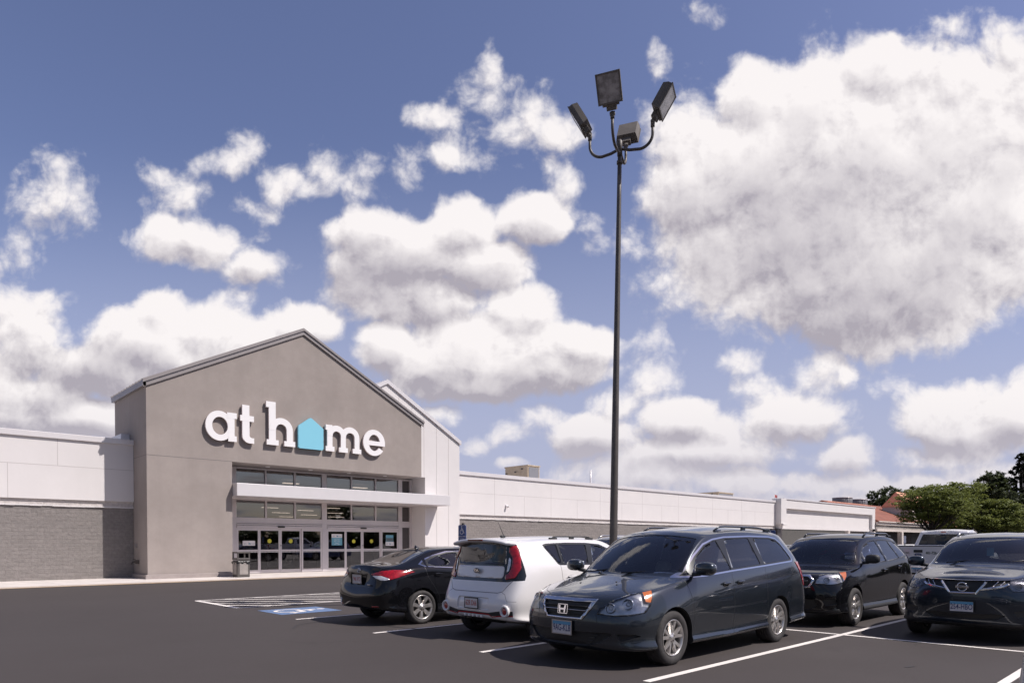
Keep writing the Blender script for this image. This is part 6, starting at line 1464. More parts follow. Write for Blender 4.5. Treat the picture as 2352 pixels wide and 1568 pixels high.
# ------------------------------------------------------------------ sport utility body shared by two cars (black one and blue one differ in tables)
def suv_common(car, H, pm, sidewin, rearwin, o_=None): pass
def make_suv(loc, rz, label, name='sport_utility_car'):
    car = empty(name, loc, rz, label, 'car', None)
    T = [
     [(2.02,0,.24),(2.17,0,.26),(2.235,0,.38),(2.25,0,.52),(2.245,0,.68),(2.225,0,.84),(2.20,0,.91),(2.17,0,.945),(2.12,0,.965),(2.06,0,.98)],
     [(1.93,0,.23),(2.10,.42,.245),(2.17,.44,.37),(2.19,.44,.52),(2.18,.44,.69),(2.15,.42,.86),(2.10,.36,.925),(2.04,.26,.965),(1.96,.14,.99),(1.92,0,1.0)],
     [(1.78,0,.22),(1.96,.72,.235),(2.02,.77,.36),(2.04,.78,.53),(2.01,.77,.70),(1.95,.71,.87),(1.88,.63,.945),(1.82,.47,.985),(1.78,.25,1.01),(1.75,0,1.02)],
     [(1.58,0,.22),(1.71,.82,.235),(1.77,.875,.36),(1.79,.885,.54),(1.74,.875,.74),(1.66,.81,.94),(1.61,.71,.985),(1.58,.53,1.015),(1.56,.28,1.035),(1.55,0,1.04)],
     [(1.32,0,.22),(1.32,.82,.235),(1.32,.88,.36),(1.32,.90,.58),(1.32,.895,.80),(1.32,.835,.99),(1.32,.745,1.02),(1.33,.57,1.045),(1.34,.30,1.06),(1.35,0,1.065)],
     [(.98,0,.22),(.98,.82,.235),(.98,.87,.36),(.98,.895,.60),(.98,.89,.85),(.97,.84,1.04),(1.0,.76,1.065),(1.06,.62,1.08),(1.13,.32,1.09),(1.16,0,1.095)],
     [(.68,0,.22),(.68,.82,.235),(.68,.87,.36),(.68,.895,.60),(.68,.89,.87),(.67,.85,1.065),(.70,.70,1.31),(.77,.61,1.35),(.84,.32,1.365),(.86,0,1.37)],
     [(.35,0,.22),(.35,.82,.235),(.35,.87,.36),(.35,.895,.60),(.35,.89,.88),(.34,.85,1.085),(.36,.655,1.49),(.39,.585,1.545),(.46,.32,1.58),(.49,0,1.585)],
     [(0,0,.22),(0,.82,.235),(0,.87,.36),(0,.895,.60),(0,.89,.89),(0,.855,1.10),(0,.665,1.56),(0,.585,1.615),(0,.33,1.655),(0,0,1.665)],
     [(-.55,0,.22),(-.55,.82,.24),(-.55,.87,.365),(-.55,.895,.61),(-.55,.89,.91),(-.55,.86,1.12),(-.55,.67,1.58),(-.55,.585,1.64),(-.55,.33,1.68),(-.55,0,1.69)],
     [(-1.05,0,.22),(-1.05,.82,.245),(-1.05,.875,.37),(-1.05,.90,.63),(-1.05,.89,.93),(-1.05,.86,1.15),(-1.05,.665,1.57),(-1.05,.58,1.63),(-1.05,.33,1.672),(-1.05,0,1.68)],
     [(-1.50,0,.25),(-1.50,.82,.27),(-1.50,.88,.39),(-1.50,.905,.65),(-1.50,.89,.95),(-1.50,.85,1.20),(-1.54,.64,1.53),(-1.54,.56,1.59),(-1.55,.32,1.635),(-1.55,0,1.645)],
     [(-1.82,0,.30),(-1.82,.80,.32),(-1.86,.86,.42),(-1.87,.885,.66),(-1.84,.86,.96),(-1.82,.79,1.23),(-1.80,.60,1.46),(-1.82,.52,1.53),(-1.86,.30,1.58),(-1.88,0,1.59)],
     [(-1.95,0,.33),(-2.10,.72,.345),(-2.16,.77,.44),(-2.17,.78,.64),(-2.10,.76,.93),(-2.03,.71,1.18),(-1.98,.55,1.40),(-2.0,.45,1.46),(-2.02,.26,1.50),(-2.03,0,1.51)],
     [(-2.05,0,.34),(-2.22,.42,.355),(-2.28,.45,.45),(-2.29,.46,.63),(-2.20,.45,.90),(-2.13,.43,1.12),(-2.08,.38,1.31),(-2.08,.30,1.39),(-2.08,.16,1.42),(-2.08,0,1.43)],
     [(-2.1,0,.35),(-2.24,0,.36),(-2.30,0,.46),(-2.31,0,.62),(-2.22,0,.88),(-2.16,0,1.06),(-2.13,0,1.18),(-2.12,0,1.25),(-2.11,0,1.31),(-2.10,0,1.37)],
    ]
    H = Hull(rows_from(T), 3, 4, crease=[('col', 5, 3, 12, .35), ('col', 6, 5, 12, .35), ('col', 3, 2, 12, .15)])
    H.region('arch', arch_poly(1.32, .345, .395, .12), 'side'); H.region('arch', arch_poly(-1.32, .345, .395, .12), 'side')
    H.region('pillar', [(.90,1.08),(.66,1.29),(.40,1.455),(.12,1.55),(-.25,1.578),(-.8,1.578),(-1.25,1.555),(-1.50,1.51),(-1.66,1.42),(-1.80,1.285),(-1.80,1.24),(-1.3,1.165),(-.5,1.115),(.4,1.085)], 'side', lambda c: c.z > 1.05)
    H.region('side_window', [(.62,1.115),(.58,1.31),(.37,1.435),(.10,1.52),(-.20,1.547),(-.40,1.135)], 'side', r=.02)
    H.region('quarter_window', [(.80,1.11),(.655,1.245),(.66,1.11)], 'side')
    H.region('rear_side_window', [(-.27,1.547),(-.82,1.547),(-.90,1.535),(-1.14,1.22),(-1.16,1.185),(-.47,1.138)], 'side', r=.02)
    H.region('rear_side_window', [(-.96,1.54),(-1.24,1.525),(-1.47,1.48),(-1.61,1.40),(-1.74,1.29),(-1.70,1.255),(-1.25,1.195),(-1.20,1.22)], 'side', r=.02)
    H.region('windscreen', [(1.135,0),(1.11,.32),(1.04,.61),(.95,.71),(.80,.69),(.55,.64),(.43,.57),(.49,.32),(.515,0)], 'top', lambda c: c.z > 1.075)
    H.region('rear_window', [(0,1.42),(.46,1.38),(.60,1.22),(.60,1.12),(0,1.08)], 'rear', lambda c: c.x < -1.8)
    for P in ([(.93,1.05),(.90,.8),(.93,.5),(.90,.27)], [(-.42,1.11),(-.44,.7),(-.46,.27)], [(-1.30,1.16),(-1.20,.95),(-1.02,.72),(-.95,.5),(-.94,.27)]): H.region('gap', stroke(P, .009), 'side', lambda c: c.z < 1.14, only=['body'])
    H.region('sill', [(.93,.33),(-.93,.33),(-.93,.1),(.93,.1)], 'side', only=['body'])
    H.region('gap', stroke([(2.12,.30),(2.02,.55),(1.80,.74),(1.5,.80),(1.1,.83)], .008), 'top', lambda c: c.z > .85, only=['body'])
    H.region('gap', stroke([(1.75,.20),(1.10,.36)], .006), 'top', lambda c: c.z > .85, only=['body'])
    H.region('grille_chrome', rpoly([(-.40,.925),(.40,.925),(.485,.83),(.42,.70),(-.42,.70),(-.485,.83)], .02), 'front', lambda c: c.x > 1.9, mirror=False)
    H.region('grille', rpoly([(-.37,.895),(.37,.895),(.445,.83),(.39,.725),(-.39,.725),(-.445,.83)], .02), 'front', lambda c: c.x > 1.9, mirror=False)
    H.wrap('headlamp', [(-1.68,.765),(-1.62,.85),(-1.5,.925),(-1.2,.962),(-.76,.978),(-.80,.90),(-.92,.80),(-1.2,.765)], 'front', r=.015); H.wrap('indicator', [(-.97,.965),(-.76,.978),(-.80,.90),(-.90,.83)], 'front')
    H.region('intake', [(0,.50),(.50,.50),(.54,.40),(.44,.31),(0,.31)], 'front', lambda c: c.x > 1.8); H.region('intake', rpoly([(.62,.50),(.80,.52),(.82,.42),(.66,.38)], .02), 'front', lambda c: c.x > 1.6)
    H.region('skid', [(0,.30),(.6,.30),(.84,.34),(.9,.20),(0,.18)], 'front', lambda c: c.x > 1.5, only=['body'])
    H.wrap('tail_lamp', [(-1.03,1.25),(-1.5,1.24),(-1.55,.92),(-1.22,.92)], 'rear', r=.02)
    H.drop('arch').build('wheel_arch_liner', M['liner'], car)
    H.extract('side_window', M['sglass'], 'window', car, off=-.006, rim=M['seal']); H.extract('quarter_window', M['sglass'], 'window', car, off=-.006, rim=M['seal']); H.extract('rear_side_window', M['tglass'], 'window', car, off=-.006, rim=M['seal'])
    H.extract('windscreen', M['wglass'], 'windscreen', car, off=-.005, rim=M['seal']); H.extract('rear_window', M['tglass'], 'rear_window', car, off=-.004, rim=M['seal'])
    for o in H.extract('headlamp', M['lens'], 'headlight', car, off=.003, rim=M['seal']): 
        sg = lamp_fill(o, ((.655, .85, .050), (.77, .87, .045)), M['clearlight'])
    H.extract('indicator', M['amber'], 'indicator', car, off=.001); H.extract('tail_lamp', M['red'], 'taillight', car, off=.008, rim=M['red_dark']); H.extract('grille_chrome', M['chrome'], 'grille_surround', car, off=.010, rim=M['chrome']); gr = H.extract('grille', M['grill'], 'grille', car, off=-.015, rim=M['chrome'])[0]
    q = MB(); q.bbox(2.19, -.40, .815, 2.235, .40, .838, .005); egg(q, (2.235, 0, .825), (.012, .065, .036), 2, 18, 6); q.build('grille_bar', M['chrome'], gr)
    H.extract('intake', M['grill'], 'air_intake', car, off=-.02, rim=M['plastic'])
    H.body({'body': M['black_paint'], 'pillar': M['seal'], 'gap': M['seal'], 'sill': M['plastic'], 'skid': M['plastic']}, car)
    plate(car, (2.262, 0, .60), 1, '7CB·410', M['ink_blue'])
    for sg in (1, -1): mirror(car, .80, sg*.87, 1.20, sg, M['plastic'], (.08, .125, .085)); handle(car, -.17, sg*.892, .975, sg, M['black_paint'], .19, .03); handle(car, -1.02, sg*.893, 1.02, sg, M['black_paint'], .19, .03)
    rail(car, .10, -1.45, .575, lambda x: 1.625 + (-.03 if x < -1.2 else 0), M['gloss_black'], .075, r=.018)
    wheels(car, 1.32, -1.32, .905, .345, .225, .225, 'y5')
    wiper(car, [(1.14, -.5, 1.10), (1.0, .1, 1.16)]); wiper(car, [(1.14, .1, 1.10), (.96, .58, 1.15)])
    q = MB(); egg(q, (.62, 0, 1.45), (.02, .11, .035), 3); q.build('rear_view_mirror', M['black'], car)
    cabin(car, .80, 1.0, .86, [(-.05, 'front'), (-.95, 'rear')], M['cloth'], back=-1.9)
    return car
suv = make_suv((14.31, 5.50, 0), math.pi, 'black sport utility car with tall roof rails facing the camera behind the minivan')

# ------------------------------------------------------------------ dark blue crossover facing the camera at the right
def make_crossover(loc, rz, label):
    car = empty('crossover_car', loc, rz, label, 'car', None)
    T = [
     [(2.12,0,.24),(2.27,0,.26),(2.35,0,.38),(2.38,0,.54),(2.385,0,.70),(2.37,0,.84),(2.345,0,.93),(2.31,0,.975),(2.26,0,1.0),(2.20,0,1.015)],
     [(2.02,0,.23),(2.20,.44,.245),(2.29,.46,.37),(2.32,.46,.54),(2.32,.46,.71),(2.29,.44,.87),(2.24,.38,.95),(2.18,.28,.995),(2.10,.15,1.025),(2.06,0,1.035)],
     [(1.86,0,.22),(2.04,.74,.235),(2.11,.79,.36),(2.13,.80,.54),(2.12,.80,.71),(2.06,.74,.88),(1.98,.65,.965),(1.92,.49,1.01),(1.88,.26,1.04),(1.86,0,1.05)],
     [(1.66,0,.22),(1.79,.84,.235),(1.85,.905,.36),(1.87,.92,.55),(1.83,.905,.76),(1.74,.84,.955),(1.68,.73,1.02),(1.65,.55,1.055),(1.63,.29,1.08),(1.62,0,1.09)],
     [(1.40,0,.22),(1.40,.84,.235),(1.40,.915,.36),(1.40,.94,.58),(1.40,.93,.81),(1.39,.86,1.01),(1.39,.76,1.065),(1.40,.58,1.10),(1.41,.31,1.12),(1.42,0,1.125)],
     [(1.05,0,.22),(1.05,.84,.235),(1.05,.91,.36),(1.05,.94,.60),(1.05,.93,.86),(1.04,.87,1.06),(1.07,.79,1.10),(1.13,.64,1.145),(1.20,.33,1.165),(1.23,0,1.17)],
     [(.72,0,.22),(.72,.84,.235),(.72,.91,.36),(.72,.94,.60),(.72,.93,.88),(.70,.875,1.09),(.73,.73,1.33),(.80,.64,1.37),(.88,.33,1.39),(.91,0,1.395)],
     [(.36,0,.22),(.36,.84,.235),(.36,.91,.36),(.36,.94,.60),(.36,.93,.89),(.34,.875,1.11),(.37,.68,1.50),(.40,.605,1.555),(.48,.33,1.59),(.51,0,1.595)],
     [(0,0,.22),(0,.84,.235),(0,.91,.36),(0,.94,.60),(0,.93,.91),(0,.88,1.13),(0,.685,1.565),(0,.60,1.62),(0,.34,1.655),(0,0,1.665)],
     [(-.55,0,.22),(-.55,.84,.24),(-.55,.91,.365),(-.55,.94,.61),(-.55,.93,.93),(-.55,.88,1.16),(-.55,.68,1.585),(-.55,.595,1.64),(-.55,.34,1.675),(-.55,0,1.685)],
     [(-1.05,0,.22),(-1.05,.84,.245),(-1.05,.915,.37),(-1.05,.94,.63),(-1.05,.93,.95),(-1.05,.88,1.20),(-1.05,.66,1.56),(-1.05,.58,1.61),(-1.05,.33,1.65),(-1.05,0,1.66)],
     [(-1.50,0,.25),(-1.50,.84,.27),(-1.50,.92,.39),(-1.50,.945,.65),(-1.50,.93,.97),(-1.50,.87,1.25),(-1.54,.62,1.48),(-1.54,.55,1.54),(-1.55,.32,1.59),(-1.55,0,1.60)],
     [(-1.90,0,.30),(-1.90,.82,.32),(-1.94,.89,.42),(-1.95,.91,.66),(-1.92,.88,.98),(-1.88,.79,1.25),(-1.86,.58,1.40),(-1.88,.50,1.46),(-1.92,.30,1.51),(-1.94,0,1.52)],
     [(-2.05,0,.33),(-2.20,.74,.345),(-2.26,.79,.44),(-2.27,.80,.64),(-2.20,.77,.94),(-2.12,.70,1.17),(-2.06,.53,1.33),(-2.06,.43,1.38),(-2.08,.25,1.42),(-2.09,0,1.43)],
     [(-2.1,0,.35),(-2.32,0,.37),(-2.38,0,.46),(-2.39,0,.62),(-2.30,0,.90),(-2.22,0,1.08),(-2.17,0,1.18),(-2.15,0,1.24),(-2.13,0,1.29),(-2.12,0,1.33)],
    ]
    H = Hull(rows_from(T), 3, 4, crease=[('col', 5, 3, 12, .3), ('col', 6, 5, 11, .35)])
    H.region('arch', arch_poly(1.41, .36, .41, .12), 'side'); H.region('arch', arch_poly(-1.41, .36, .41, .12), 'side')
    H.region('pillar', [(.93,1.105),(.70,1.30),(.40,1.465),(.10,1.555),(-.3,1.59),(-.8,1.58),(-1.2,1.53),(-1.5,1.45),(-1.72,1.36),(-1.80,1.30),(-1.3,1.225),(-.5,1.155),(.4,1.115)], 'side', lambda c: c.z > 1.06)
    H.region('side_window', [(.70,1.14),(.60,1.31),(.38,1.44),(.10,1.525),(-.20,1.555),(-.35,1.165)], 'side', r=.02); H.region('side_window', [(-.27,1.555),(-.8,1.55),(-1.15,1.50),(-1.25,1.26),(-.42,1.17)], 'side', r=.02); H.region('side_window', [(-1.2,1.49),(-1.48,1.43),(-1.68,1.34),(-1.62,1.30),(-1.30,1.26)], 'side', r=.02)
    H.region('windscreen', [(1.205,0),(1.18,.33),(1.11,.63),(1.02,.74),(.83,.715),(.56,.66),(.44,.59),(.51,.33),(.535,0)], 'top', lambda c: c.z > 1.12)
    H.region('rear_window', [(0,1.37),(.45,1.33),(.58,1.2),(0,1.1)], 'rear', lambda c: c.x < -1.8)
    for P in ([(.95,1.06),(.92,.8),(.98,.5),(.95,.27)], [(-.38,1.14),(-.40,.7),(-.42,.27)], [(-1.32,1.2),(-1.25,.95),(-1.05,.72),(-.98,.27)]): H.region('gap', stroke(P, .009), 'side', lambda c: c.z < 1.16, only=['body'])
    H.region('gap', stroke([(0,.965),(.50,.962),(.70,.975),(.86,1.0)], .008), 'front', lambda c: c.x > 1.6, only=['body'])
    # grille: full band with chrome V bars
    H.region('grille', [(-.255,.935),(.255,.935),(.155,.765),(-.155,.765)], 'front', lambda c: c.x > 1.9, mirror=False)
    H.region('grille', [(.30,.935),(.575,.945),(.50,.885),(.38,.855),(.265,.838)], 'front', lambda c: c.x > 1.8)
    H.wrap('headlamp', [(-1.73,.865),(-1.60,.955),(-1.27,.985),(-.90,1.01),(-.85,.90),(-1.05,.82),(-1.41,.79),(-1.65,.79)], 'front', r=.015)
    H.region('intake', [(0,.44),(.42,.46),(.52,.44),(.40,.37),(0,.36)], 'front', lambda c: c.x > 1.9); H.region('fog_pocket', rpoly([(.60,.50),(.84,.54),(.88,.44),(.66,.40)], .03), 'front', lambda c: c.x > 1.6)
    H.region('skid', [(0,.30),(.6,.31),(.86,.35),(.95,.18),(0,.18)], 'front', lambda c: c.x > 1.5, only=['body'])
    H.drop('arch').build('wheel_arch_liner', M['liner'], car); pm = M['blue_paint']
    H.extract('side_window', M['sglass'], 'window', car, off=-.006, rim=M['seal']); H.extract('windscreen', M['wglass'], 'windscreen', car, off=-.005, rim=M['seal']); H.extract('rear_window', M['tglass'], 'rear_window', car, off=-.004, rim=M['seal'])
    for o in H.extract('headlamp', M['lens'], 'headlight', car, off=.003, rim=M['seal']):
        lamp_fill(o, ((.66, .875, .042), (.76, .90, .042)), M['clearlight_dark'])
    grs = H.extract('grille', M['grill'], 'grille', car, off=-.015, rim=M['chrome'])
    H.extract('intake', M['grill'], 'air_intake', car, off=-.02, rim=M['plastic']); H.extract('fog_pocket', M['plastic'], 'fog_pocket', car, off=-.015, rim=M['plastic'])
    body = H.body({'body': pm, 'pillar': M['seal'], 'gap': M['seal'], 'skid': M['plastic']}, car)
    from mathutils.bvhtree import BVHTree
    def xf(y, z):   # front surface x at y,z by ray against the body and grilles
        best = None
        for ob in [body] + grs:
            bvh = BVHTree.FromPolygons([v.co for v in ob.data.vertices], [p.vertices[:] for p in ob.data.polygons])
            h = bvh.ray_cast(Vector((4, y, z)), Vector((-1, 0, 0)))
            if h[0] is not None and (best is None or h[0].x > best): best = h[0].x
        return best if best is not None else 2.2
    def bar(pts, w, name='grille_bar', th=.03):
        q = MB(); P = []; n = 8; seg = []
        for i in range(len(pts)-1):
            for k in range(n): t = k/n; seg.append((pts[i][0]*(1-t)+pts[i+1][0]*t, pts[i][1]*(1-t)+pts[i+1][1]*t))
        seg.append(pts[-1]); xs = [xf(y, z)+.006 for y, z in seg]
        xs = [max(xs[max(0, i-1):i+2]) for i in range(len(xs))]
        pl = [Vector((y, z)) for y, z in seg]; vs = []
        for i, p in enumerate(pl):
            t = (pl[min(i+1, len(pl)-1)]-pl[max(i-1, 0)]).normalized(); nn = Vector((-t.y, t.x)); ww = w if not isinstance(w, tuple) else w[0]+(w[1]-w[0])*i/(len(pl)-1)
            for (a, d_) in ((-.5, -th), (-.5, .002), (-.22, .014), (.22, .014), (.5, .002), (.5, -th)): vs.append((xs[i]+d_, p.x+nn.x*a*ww, p.y+nn.y*a*ww))
        m_ = 6; fs = [(i*m_+j, i*m_+(j+1) % m_, (i+1)*m_+(j+1) % m_, (i+1)*m_+j) for i in range(len(pl)-1) for j in range(m_)] + [tuple(range(m_)), tuple((len(pl)-1)*m_+j for j in range(m_))]
        q.smooth = False; q.add(vs, fs); return q.build(name, M['chrome'], car)
    bar([(-.62,.958),(-.3,.948),(0,.945),(.3,.948),(.62,.958)], .012)
    bar([(-.285,.925),(-.165,.752),(.165,.752),(.285,.925)], .034)
    for sg in (1, -1):
        bar([(sg*.205,.805),(sg*.36,.835),(sg*.50,.868),(sg*.60,.945)], (.032, .034))
        for a in (.40, .47): bar([(sg*(a-.035),.852),(sg*(a+.02),.932)], .016)
        mirror(car, .90, sg*.90, 1.19, sg, pm, (.085, .13, .085)); handle(car, -.10, sg*.93, 1.0, sg, M['chrome'], .19); handle(car, -1.0, sg*.935, 1.03, sg, M['chrome'], .19)
        q = MB(); egg(q, (1.975, sg*.745, .475), (.03, .05, .04), 2); q.build('fog_lamp', M['clearlight'], car)
    q = MB(); n = 28; X = 2.405
    q.tube([(X, .062*math.cos(2*math.pi*k/n), .845+.062*math.sin(2*math.pi*k/n)) for k in range(n+1)], .009, 8); q.bbox(X-.004, -.085, .828, X+.012, .085, .862, .004); em = q.build('emblem', M['chrome'], car)
    v, f = text_polys('NISSAN', .030, .001, 1.0, .0008); Tm = Matrix(((0, 0, 1, X+.0125), (1, 0, 0, 0), (0, 1, 0, .845), (0, 0, 0, 1))); q = MB(); q.add([Tm @ p for p in v], f); q.build('lettering', M['black'], em)
    plate(car, (2.425, 0, .555), 1, '254-HBO', M['ink_blue'], frame=M['frame_black'])
    rail(car, .15, -1.35, .585, lambda x: 1.630 + (-.035 if x < -1.1 else 0), M['satin'], .060, r=.016)
    wheels(car, 1.41, -1.41, .945, .36, .235, .235, 'six')
    wiper(car, [(1.21, -.5, 1.17), (1.06, .1, 1.25)]); wiper(car, [(1.21, .15, 1.17), (1.02, .62, 1.23)])
    q = MB(); egg(q, (.68, 0, 1.47), (.02, .11, .035), 3); q.build('rear_view_mirror', M['black'], car)
    q = MB(); q.box(.66, -.05, 1.28, .665, .05, 1.42); q.build('hanging_permit', M['teal'], car)
    cabin(car, .88, 1.08, .88, [(0, 'front'), (-.95, 'rear')], M['cloth'], back=-1.9)
    return car
M['blue_paint'] = paint('dark_blue_metallic_paint', (.018, .027, .042), .62, .28); M['clearlight_dark'] = mat('smoked_lamp', (.22, .22, .24), .2, .75, var=.5, vscale=14)
cross = make_crossover((14.22, 2.70, 0), math.pi, 'dark blue crossover with V shaped chrome grille facing the camera at the right')

# ------------------------------------------------------------------ silver pickup truck, rear towards the camera
def make_pickup(loc, rz, label):
    car = empty('pickup_truck', loc, rz, label, 'pickup truck', None); S = M['silver_paint']
    # local x forward, tailgate at x = -2.9
    q = MB(); q.bbox(-2.88, -1.0, .62, -.55, -.93, 1.385, .02); q.bbox(-2.88, .93, .62, -.55, 1.0, 1.385, .02); q.bbox(-2.80, -.93, .60, -.55, .93, .68, .01); q.bbox(-.60, -.93, .62, -.55, .93, 1.37, .01); q.build('load_bed', S, car)
    q = MB(); q.bbox(-2.90, -1.005, 1.385, -.55, -.90, 1.405, .006); q.bbox(-2.90, .90, 1.385, -.55, 1.005, 1.405, .006); q.build('bed_rail', M['plastic'], car)
    q = MB(); q.bbox(-2.95, -.80, .74, -2.87, .80, 1.385, .025); q.bbox(-2.965, -.72, .80, -2.94, .72, .98, .02); tg = q.build('tailgate', S, car)
    q = MB(); q.bbox(-2.96, -.80, 1.38, -2.86, .80, 1.402, .006); q.build('tailgate_cap', M['plastic'], tg)
    q = MB(); q.bbox(-2.968, -.13, 1.18, -2.93, .13, 1.27, .012); q.build('tailgate_handle', M['black'], tg)
    q = MB(); q.M = Matrix.Translation((-2.955, 0, 1.105)); egg(q, (0, 0, 0), (.012, .115, .048), 2, 22, 8); em = q.build('emblem', M['ink_blue'], tg)
    v, f = text_polys('Ford', .055, .001, 1.0, .001); Tm = lambda y, z, x=-2.9685: Matrix(((0, 0, -1, x), (-1, 0, 0, y), (0, 1, 0, z), (0, 0, 0, 1))); q = MB(); q.add([Tm(0, 1.107) @ p for p in v], f); q.build('lettering', M['chrome'], em)
    for (tx, y, s_, bo) in (('S. PAINTING INC.', .50, .085, .002), ('401-726- 0900', -.50, .12, .003)):
        v, f = text_polys(tx, s_, .001, 1.0, bo, sx=.78); q = MB(); q.add([Tm(y, 1.165, -2.9525) @ p for p in v], f); q.build('lettering', M['ink_green'], tg)
    q = MB(); q.bbox(-3.06, -.98, .52, -2.90, .98, .70, .03); bp = q.build('bumper', M['chrome'], car)
    plate(car, (-3.075, 0, .61), -1, '128·431', M['ink_blue'])
    for sg in (1, -1): q = MB(); q.bbox(-2.955, sg*.90-.095, .86, -2.86, sg*.90+.095, 1.33, .02); q.build('taillight', M['red'], car)
    T = [
     [(2.6,0,.5),(2.9,0,.55),(2.95,0,.7),(2.95,0,.85),(2.95,0,.98),(2.92,0,1.10),(2.90,0,1.16),(2.88,0,1.18),(2.84,0,1.20),(2.8,0,1.21)],
     [(2.6,0,.5),(2.85,.62,.55),(2.9,.68,.7),(2.9,.70,.85),(2.9,.70,1.0),(2.86,.66,1.10),(2.8,.6,1.17),(2.75,.45,1.20),(2.7,.2,1.22),(2.7,0,1.225)],
     [(2.4,0,.5),(2.6,.9,.55),(2.65,.97,.7),(2.66,.98,.85),(2.64,.97,1.0),(2.58,.92,1.12),(2.5,.82,1.18),(2.5,.6,1.22),(2.5,.3,1.25),(2.5,0,1.255)],
     [(1.4,0,.5),(1.4,.9,.5),(1.4,.98,.6),(1.4,.99,.85),(1.4,.98,1.05),(1.4,.94,1.18),(1.4,.86,1.24),(1.45,.65,1.28),(1.48,.3,1.30),(1.5,0,1.31)],
     [(1.15,0,.5),(1.15,.9,.45),(1.15,.98,.6),(1.15,.99,.9),(1.15,.98,1.1),(1.1,.95,1.28),(1.15,.84,1.33),(1.22,.68,1.35),(1.30,.34,1.36),(1.34,0,1.365)],
     [(.55,0,.5),(.55,.9,.42),(.55,.98,.6),(.55,.99,.9),(.55,.98,1.12),(.55,.95,1.33),(.55,.76,1.80),(.58,.69,1.86),(.64,.34,1.90),(.66,0,1.905)],
     [(.1,0,.5),(.1,.9,.42),(.1,.98,.6),(.1,.99,.9),(.1,.98,1.12),(.1,.95,1.35),(.1,.77,1.86),(.1,.69,1.92),(.1,.34,1.95),(.1,0,1.955)],
     [(-.25,0,.5),(-.25,.9,.42),(-.25,.98,.6),(-.25,.99,.9),(-.25,.98,1.12),(-.25,.95,1.35),(-.25,.765,1.84),(-.25,.68,1.90),(-.25,.34,1.935),(-.25,0,1.94)],
     [(-.42,0,.5),(-.46,.86,.45),(-.48,.93,.6),(-.48,.94,.9),(-.48,.93,1.12),(-.47,.90,1.35),(-.36,.72,1.79),(-.34,.62,1.85),(-.33,.32,1.89),(-.33,0,1.895)],
     [(-.44,0,.55),(-.49,.45,.5),(-.50,.50,.62),(-.50,.52,.9),(-.50,.52,1.12),(-.49,.50,1.35),(-.40,.46,1.70),(-.38,.38,1.76),(-.37,.2,1.79),(-.37,0,1.80)],
     [(-.46,0,.6),(-.50,0,.65),(-.51,0,.75),(-.51,0,.9),(-.51,0,1.1),(-.50,0,1.3),(-.47,0,1.45),(-.45,0,1.55),(-.43,0,1.62),(-.42,0,1.70)],
    ]
    H = Hull(rows_from(T), 2, 4, crease=[('col', 5, 4, 9, .4), ('row', 8, 0, 9, .5)])
    H.region('arch', arch_poly(1.95, .42, .48, .3), 'side')
    H.region('side_window', [(1.0,1.38),(.62,1.70),(.45,1.78),(-.28,1.79),(-.28,1.38)], 'side', lambda c: c.z > 1.36, r=.03)
    H.region('windscreen', [(1.28,0),(1.16,.66),(.68,.62),(.72,0)], 'top', lambda c: c.z > 1.38)
    H.region('rear_window', rpoly([(-.76,1.42),(.76,1.42),(.64,1.80),(-.64,1.80)], .04), 'rear', lambda c: c.x < -.2, mirror=False)
    H.drop('arch').build('wheel_arch_liner', M['liner'], car)
    H.extract('side_window', M['tglass'], 'window', car, off=-.006, rim=M['seal']); H.extract('windscreen', M['wglass'], 'windscreen', car, off=-.006, rim=M['seal']); H.extract('rear_window', M['tglass'], 'rear_window', car, off=-.006, rim=M['seal'])
    H.body({'body': S}, car, 'cab')
    q = MB(); q.bbox(-.36, -.17, 1.855, -.30, .17, 1.905, .01); o = q.build('brake_lamp', M['clearlight'], car); q = MB(); q.bbox(-.366, -.08, 1.86, -.36, .08, 1.90, .002); q.build('red_section', M['red'], o)
    for sg in (1, -1): mirror(car, .95, sg*.98, 1.42, sg, S, (.09, .14, .15))
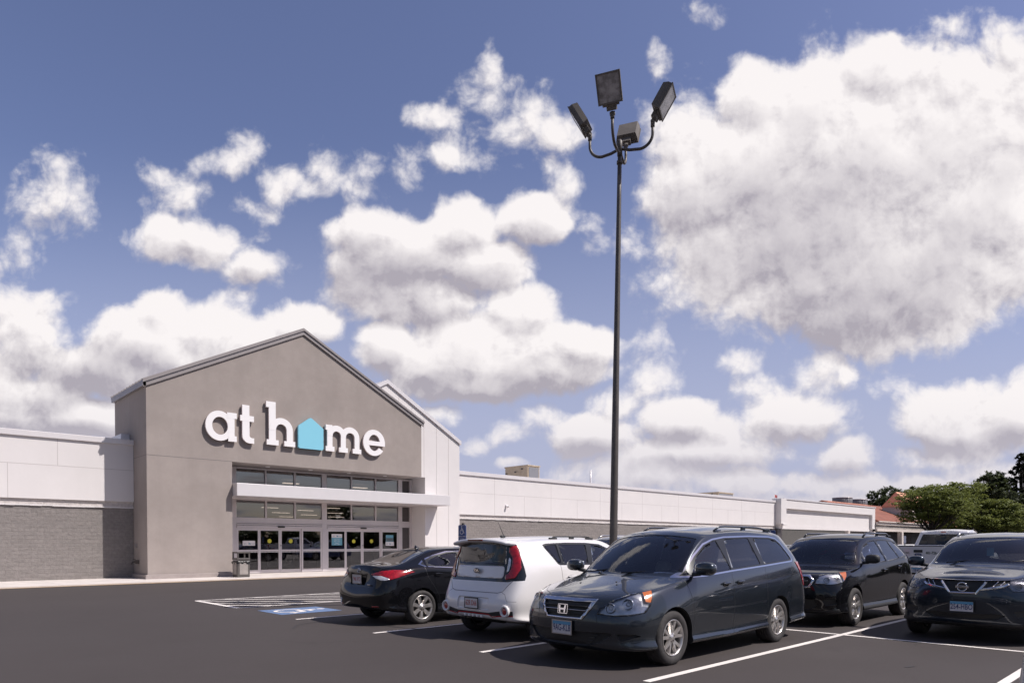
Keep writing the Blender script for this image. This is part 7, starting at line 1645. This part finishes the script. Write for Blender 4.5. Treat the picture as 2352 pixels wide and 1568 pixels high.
    for x in (1.95, -1.72):
        for sg in (1, -1): wheel(car, x, sg*.86, .41, .25, .27, 'six', sg)
    q = MB(); q.bbox(-2.7, -.4, .45, 2.4, .4, .60, .02); q.build('chassis', M['liner'], car)
    return car
M['silver_paint'] = paint('silver_paint', (.68, .655, .66), .0, .32); M['ink_green'] = mat('dark_green_lettering', (.04, .06, .03), .5)
pick = make_pickup((27.85, 6.85, 0), R(-1.5), 'silver pickup truck with lettered tailgate seen between the black and the blue cars')

# ------------------------------------------------------------------ other parked cars, copies in other paints
def repaint(root, old, new):
    for o in [root] + kids(root) + [g_ for k in kids(root) for g_ in kids(k)]:
        if o.type == 'MESH' and old.name in [m_.name for m_ in o.data.materials if m_]:
            o.data = o.data.copy()
            for i, m_ in enumerate(o.data.materials):
                if m_ and m_.name == old.name: o.data.materials[i] = new
M['deep_blue'] = paint('bright_blue_paint', (.025, .045, .16), .3, .3); M['grey_paint'] = paint('grey_metallic_paint', (.10, .10, .11), .6, .3)
GP = 'cars parked farther back in the lot'
def clone(src, loc, rz, label, old, new, group=GP):
    c = copy_tree(src); c.location = loc; c.rotation_euler = (0, 0, rz); c['label'] = label; c['group'] = group
    repaint(c, old, new)
    return c
c = clone(suv, (14.25, 10.95, 0), math.pi, 'dark grey car whose silver roof rail shows between the white hatchback and the minivan', M['black_paint'], M['grey_paint']); repaint(c, M['gloss_black'], M['satin'])
clone(sedan, (22.3, 9.9, 0), math.pi, 'dark saloon glimpsed low in the gap between minivan and black sport utility car', M['black_paint'], M['black_paint'])
clone(suv, (28.9, 10.2, 0), math.pi, 'blue car whose curved roof shows just left of the pickup cab', M['black_paint'], M['deep_blue'])
clone(sedan, (38.3, 11.0, 0), 0, 'silver saloon in the distance to the left of the pickup cab', M['black_paint'], M['silver_paint'])
clone(sedan, (41.5, 14.0, 0), math.pi, 'second silver saloon farther off, behind the first one', M['black_paint'], M['silver_paint'])
c = clone(suv, (6.0, -.18, 0), 0, 'silver car of which only the rear corner shows at the right edge', M['black_paint'], M['silver_paint'])
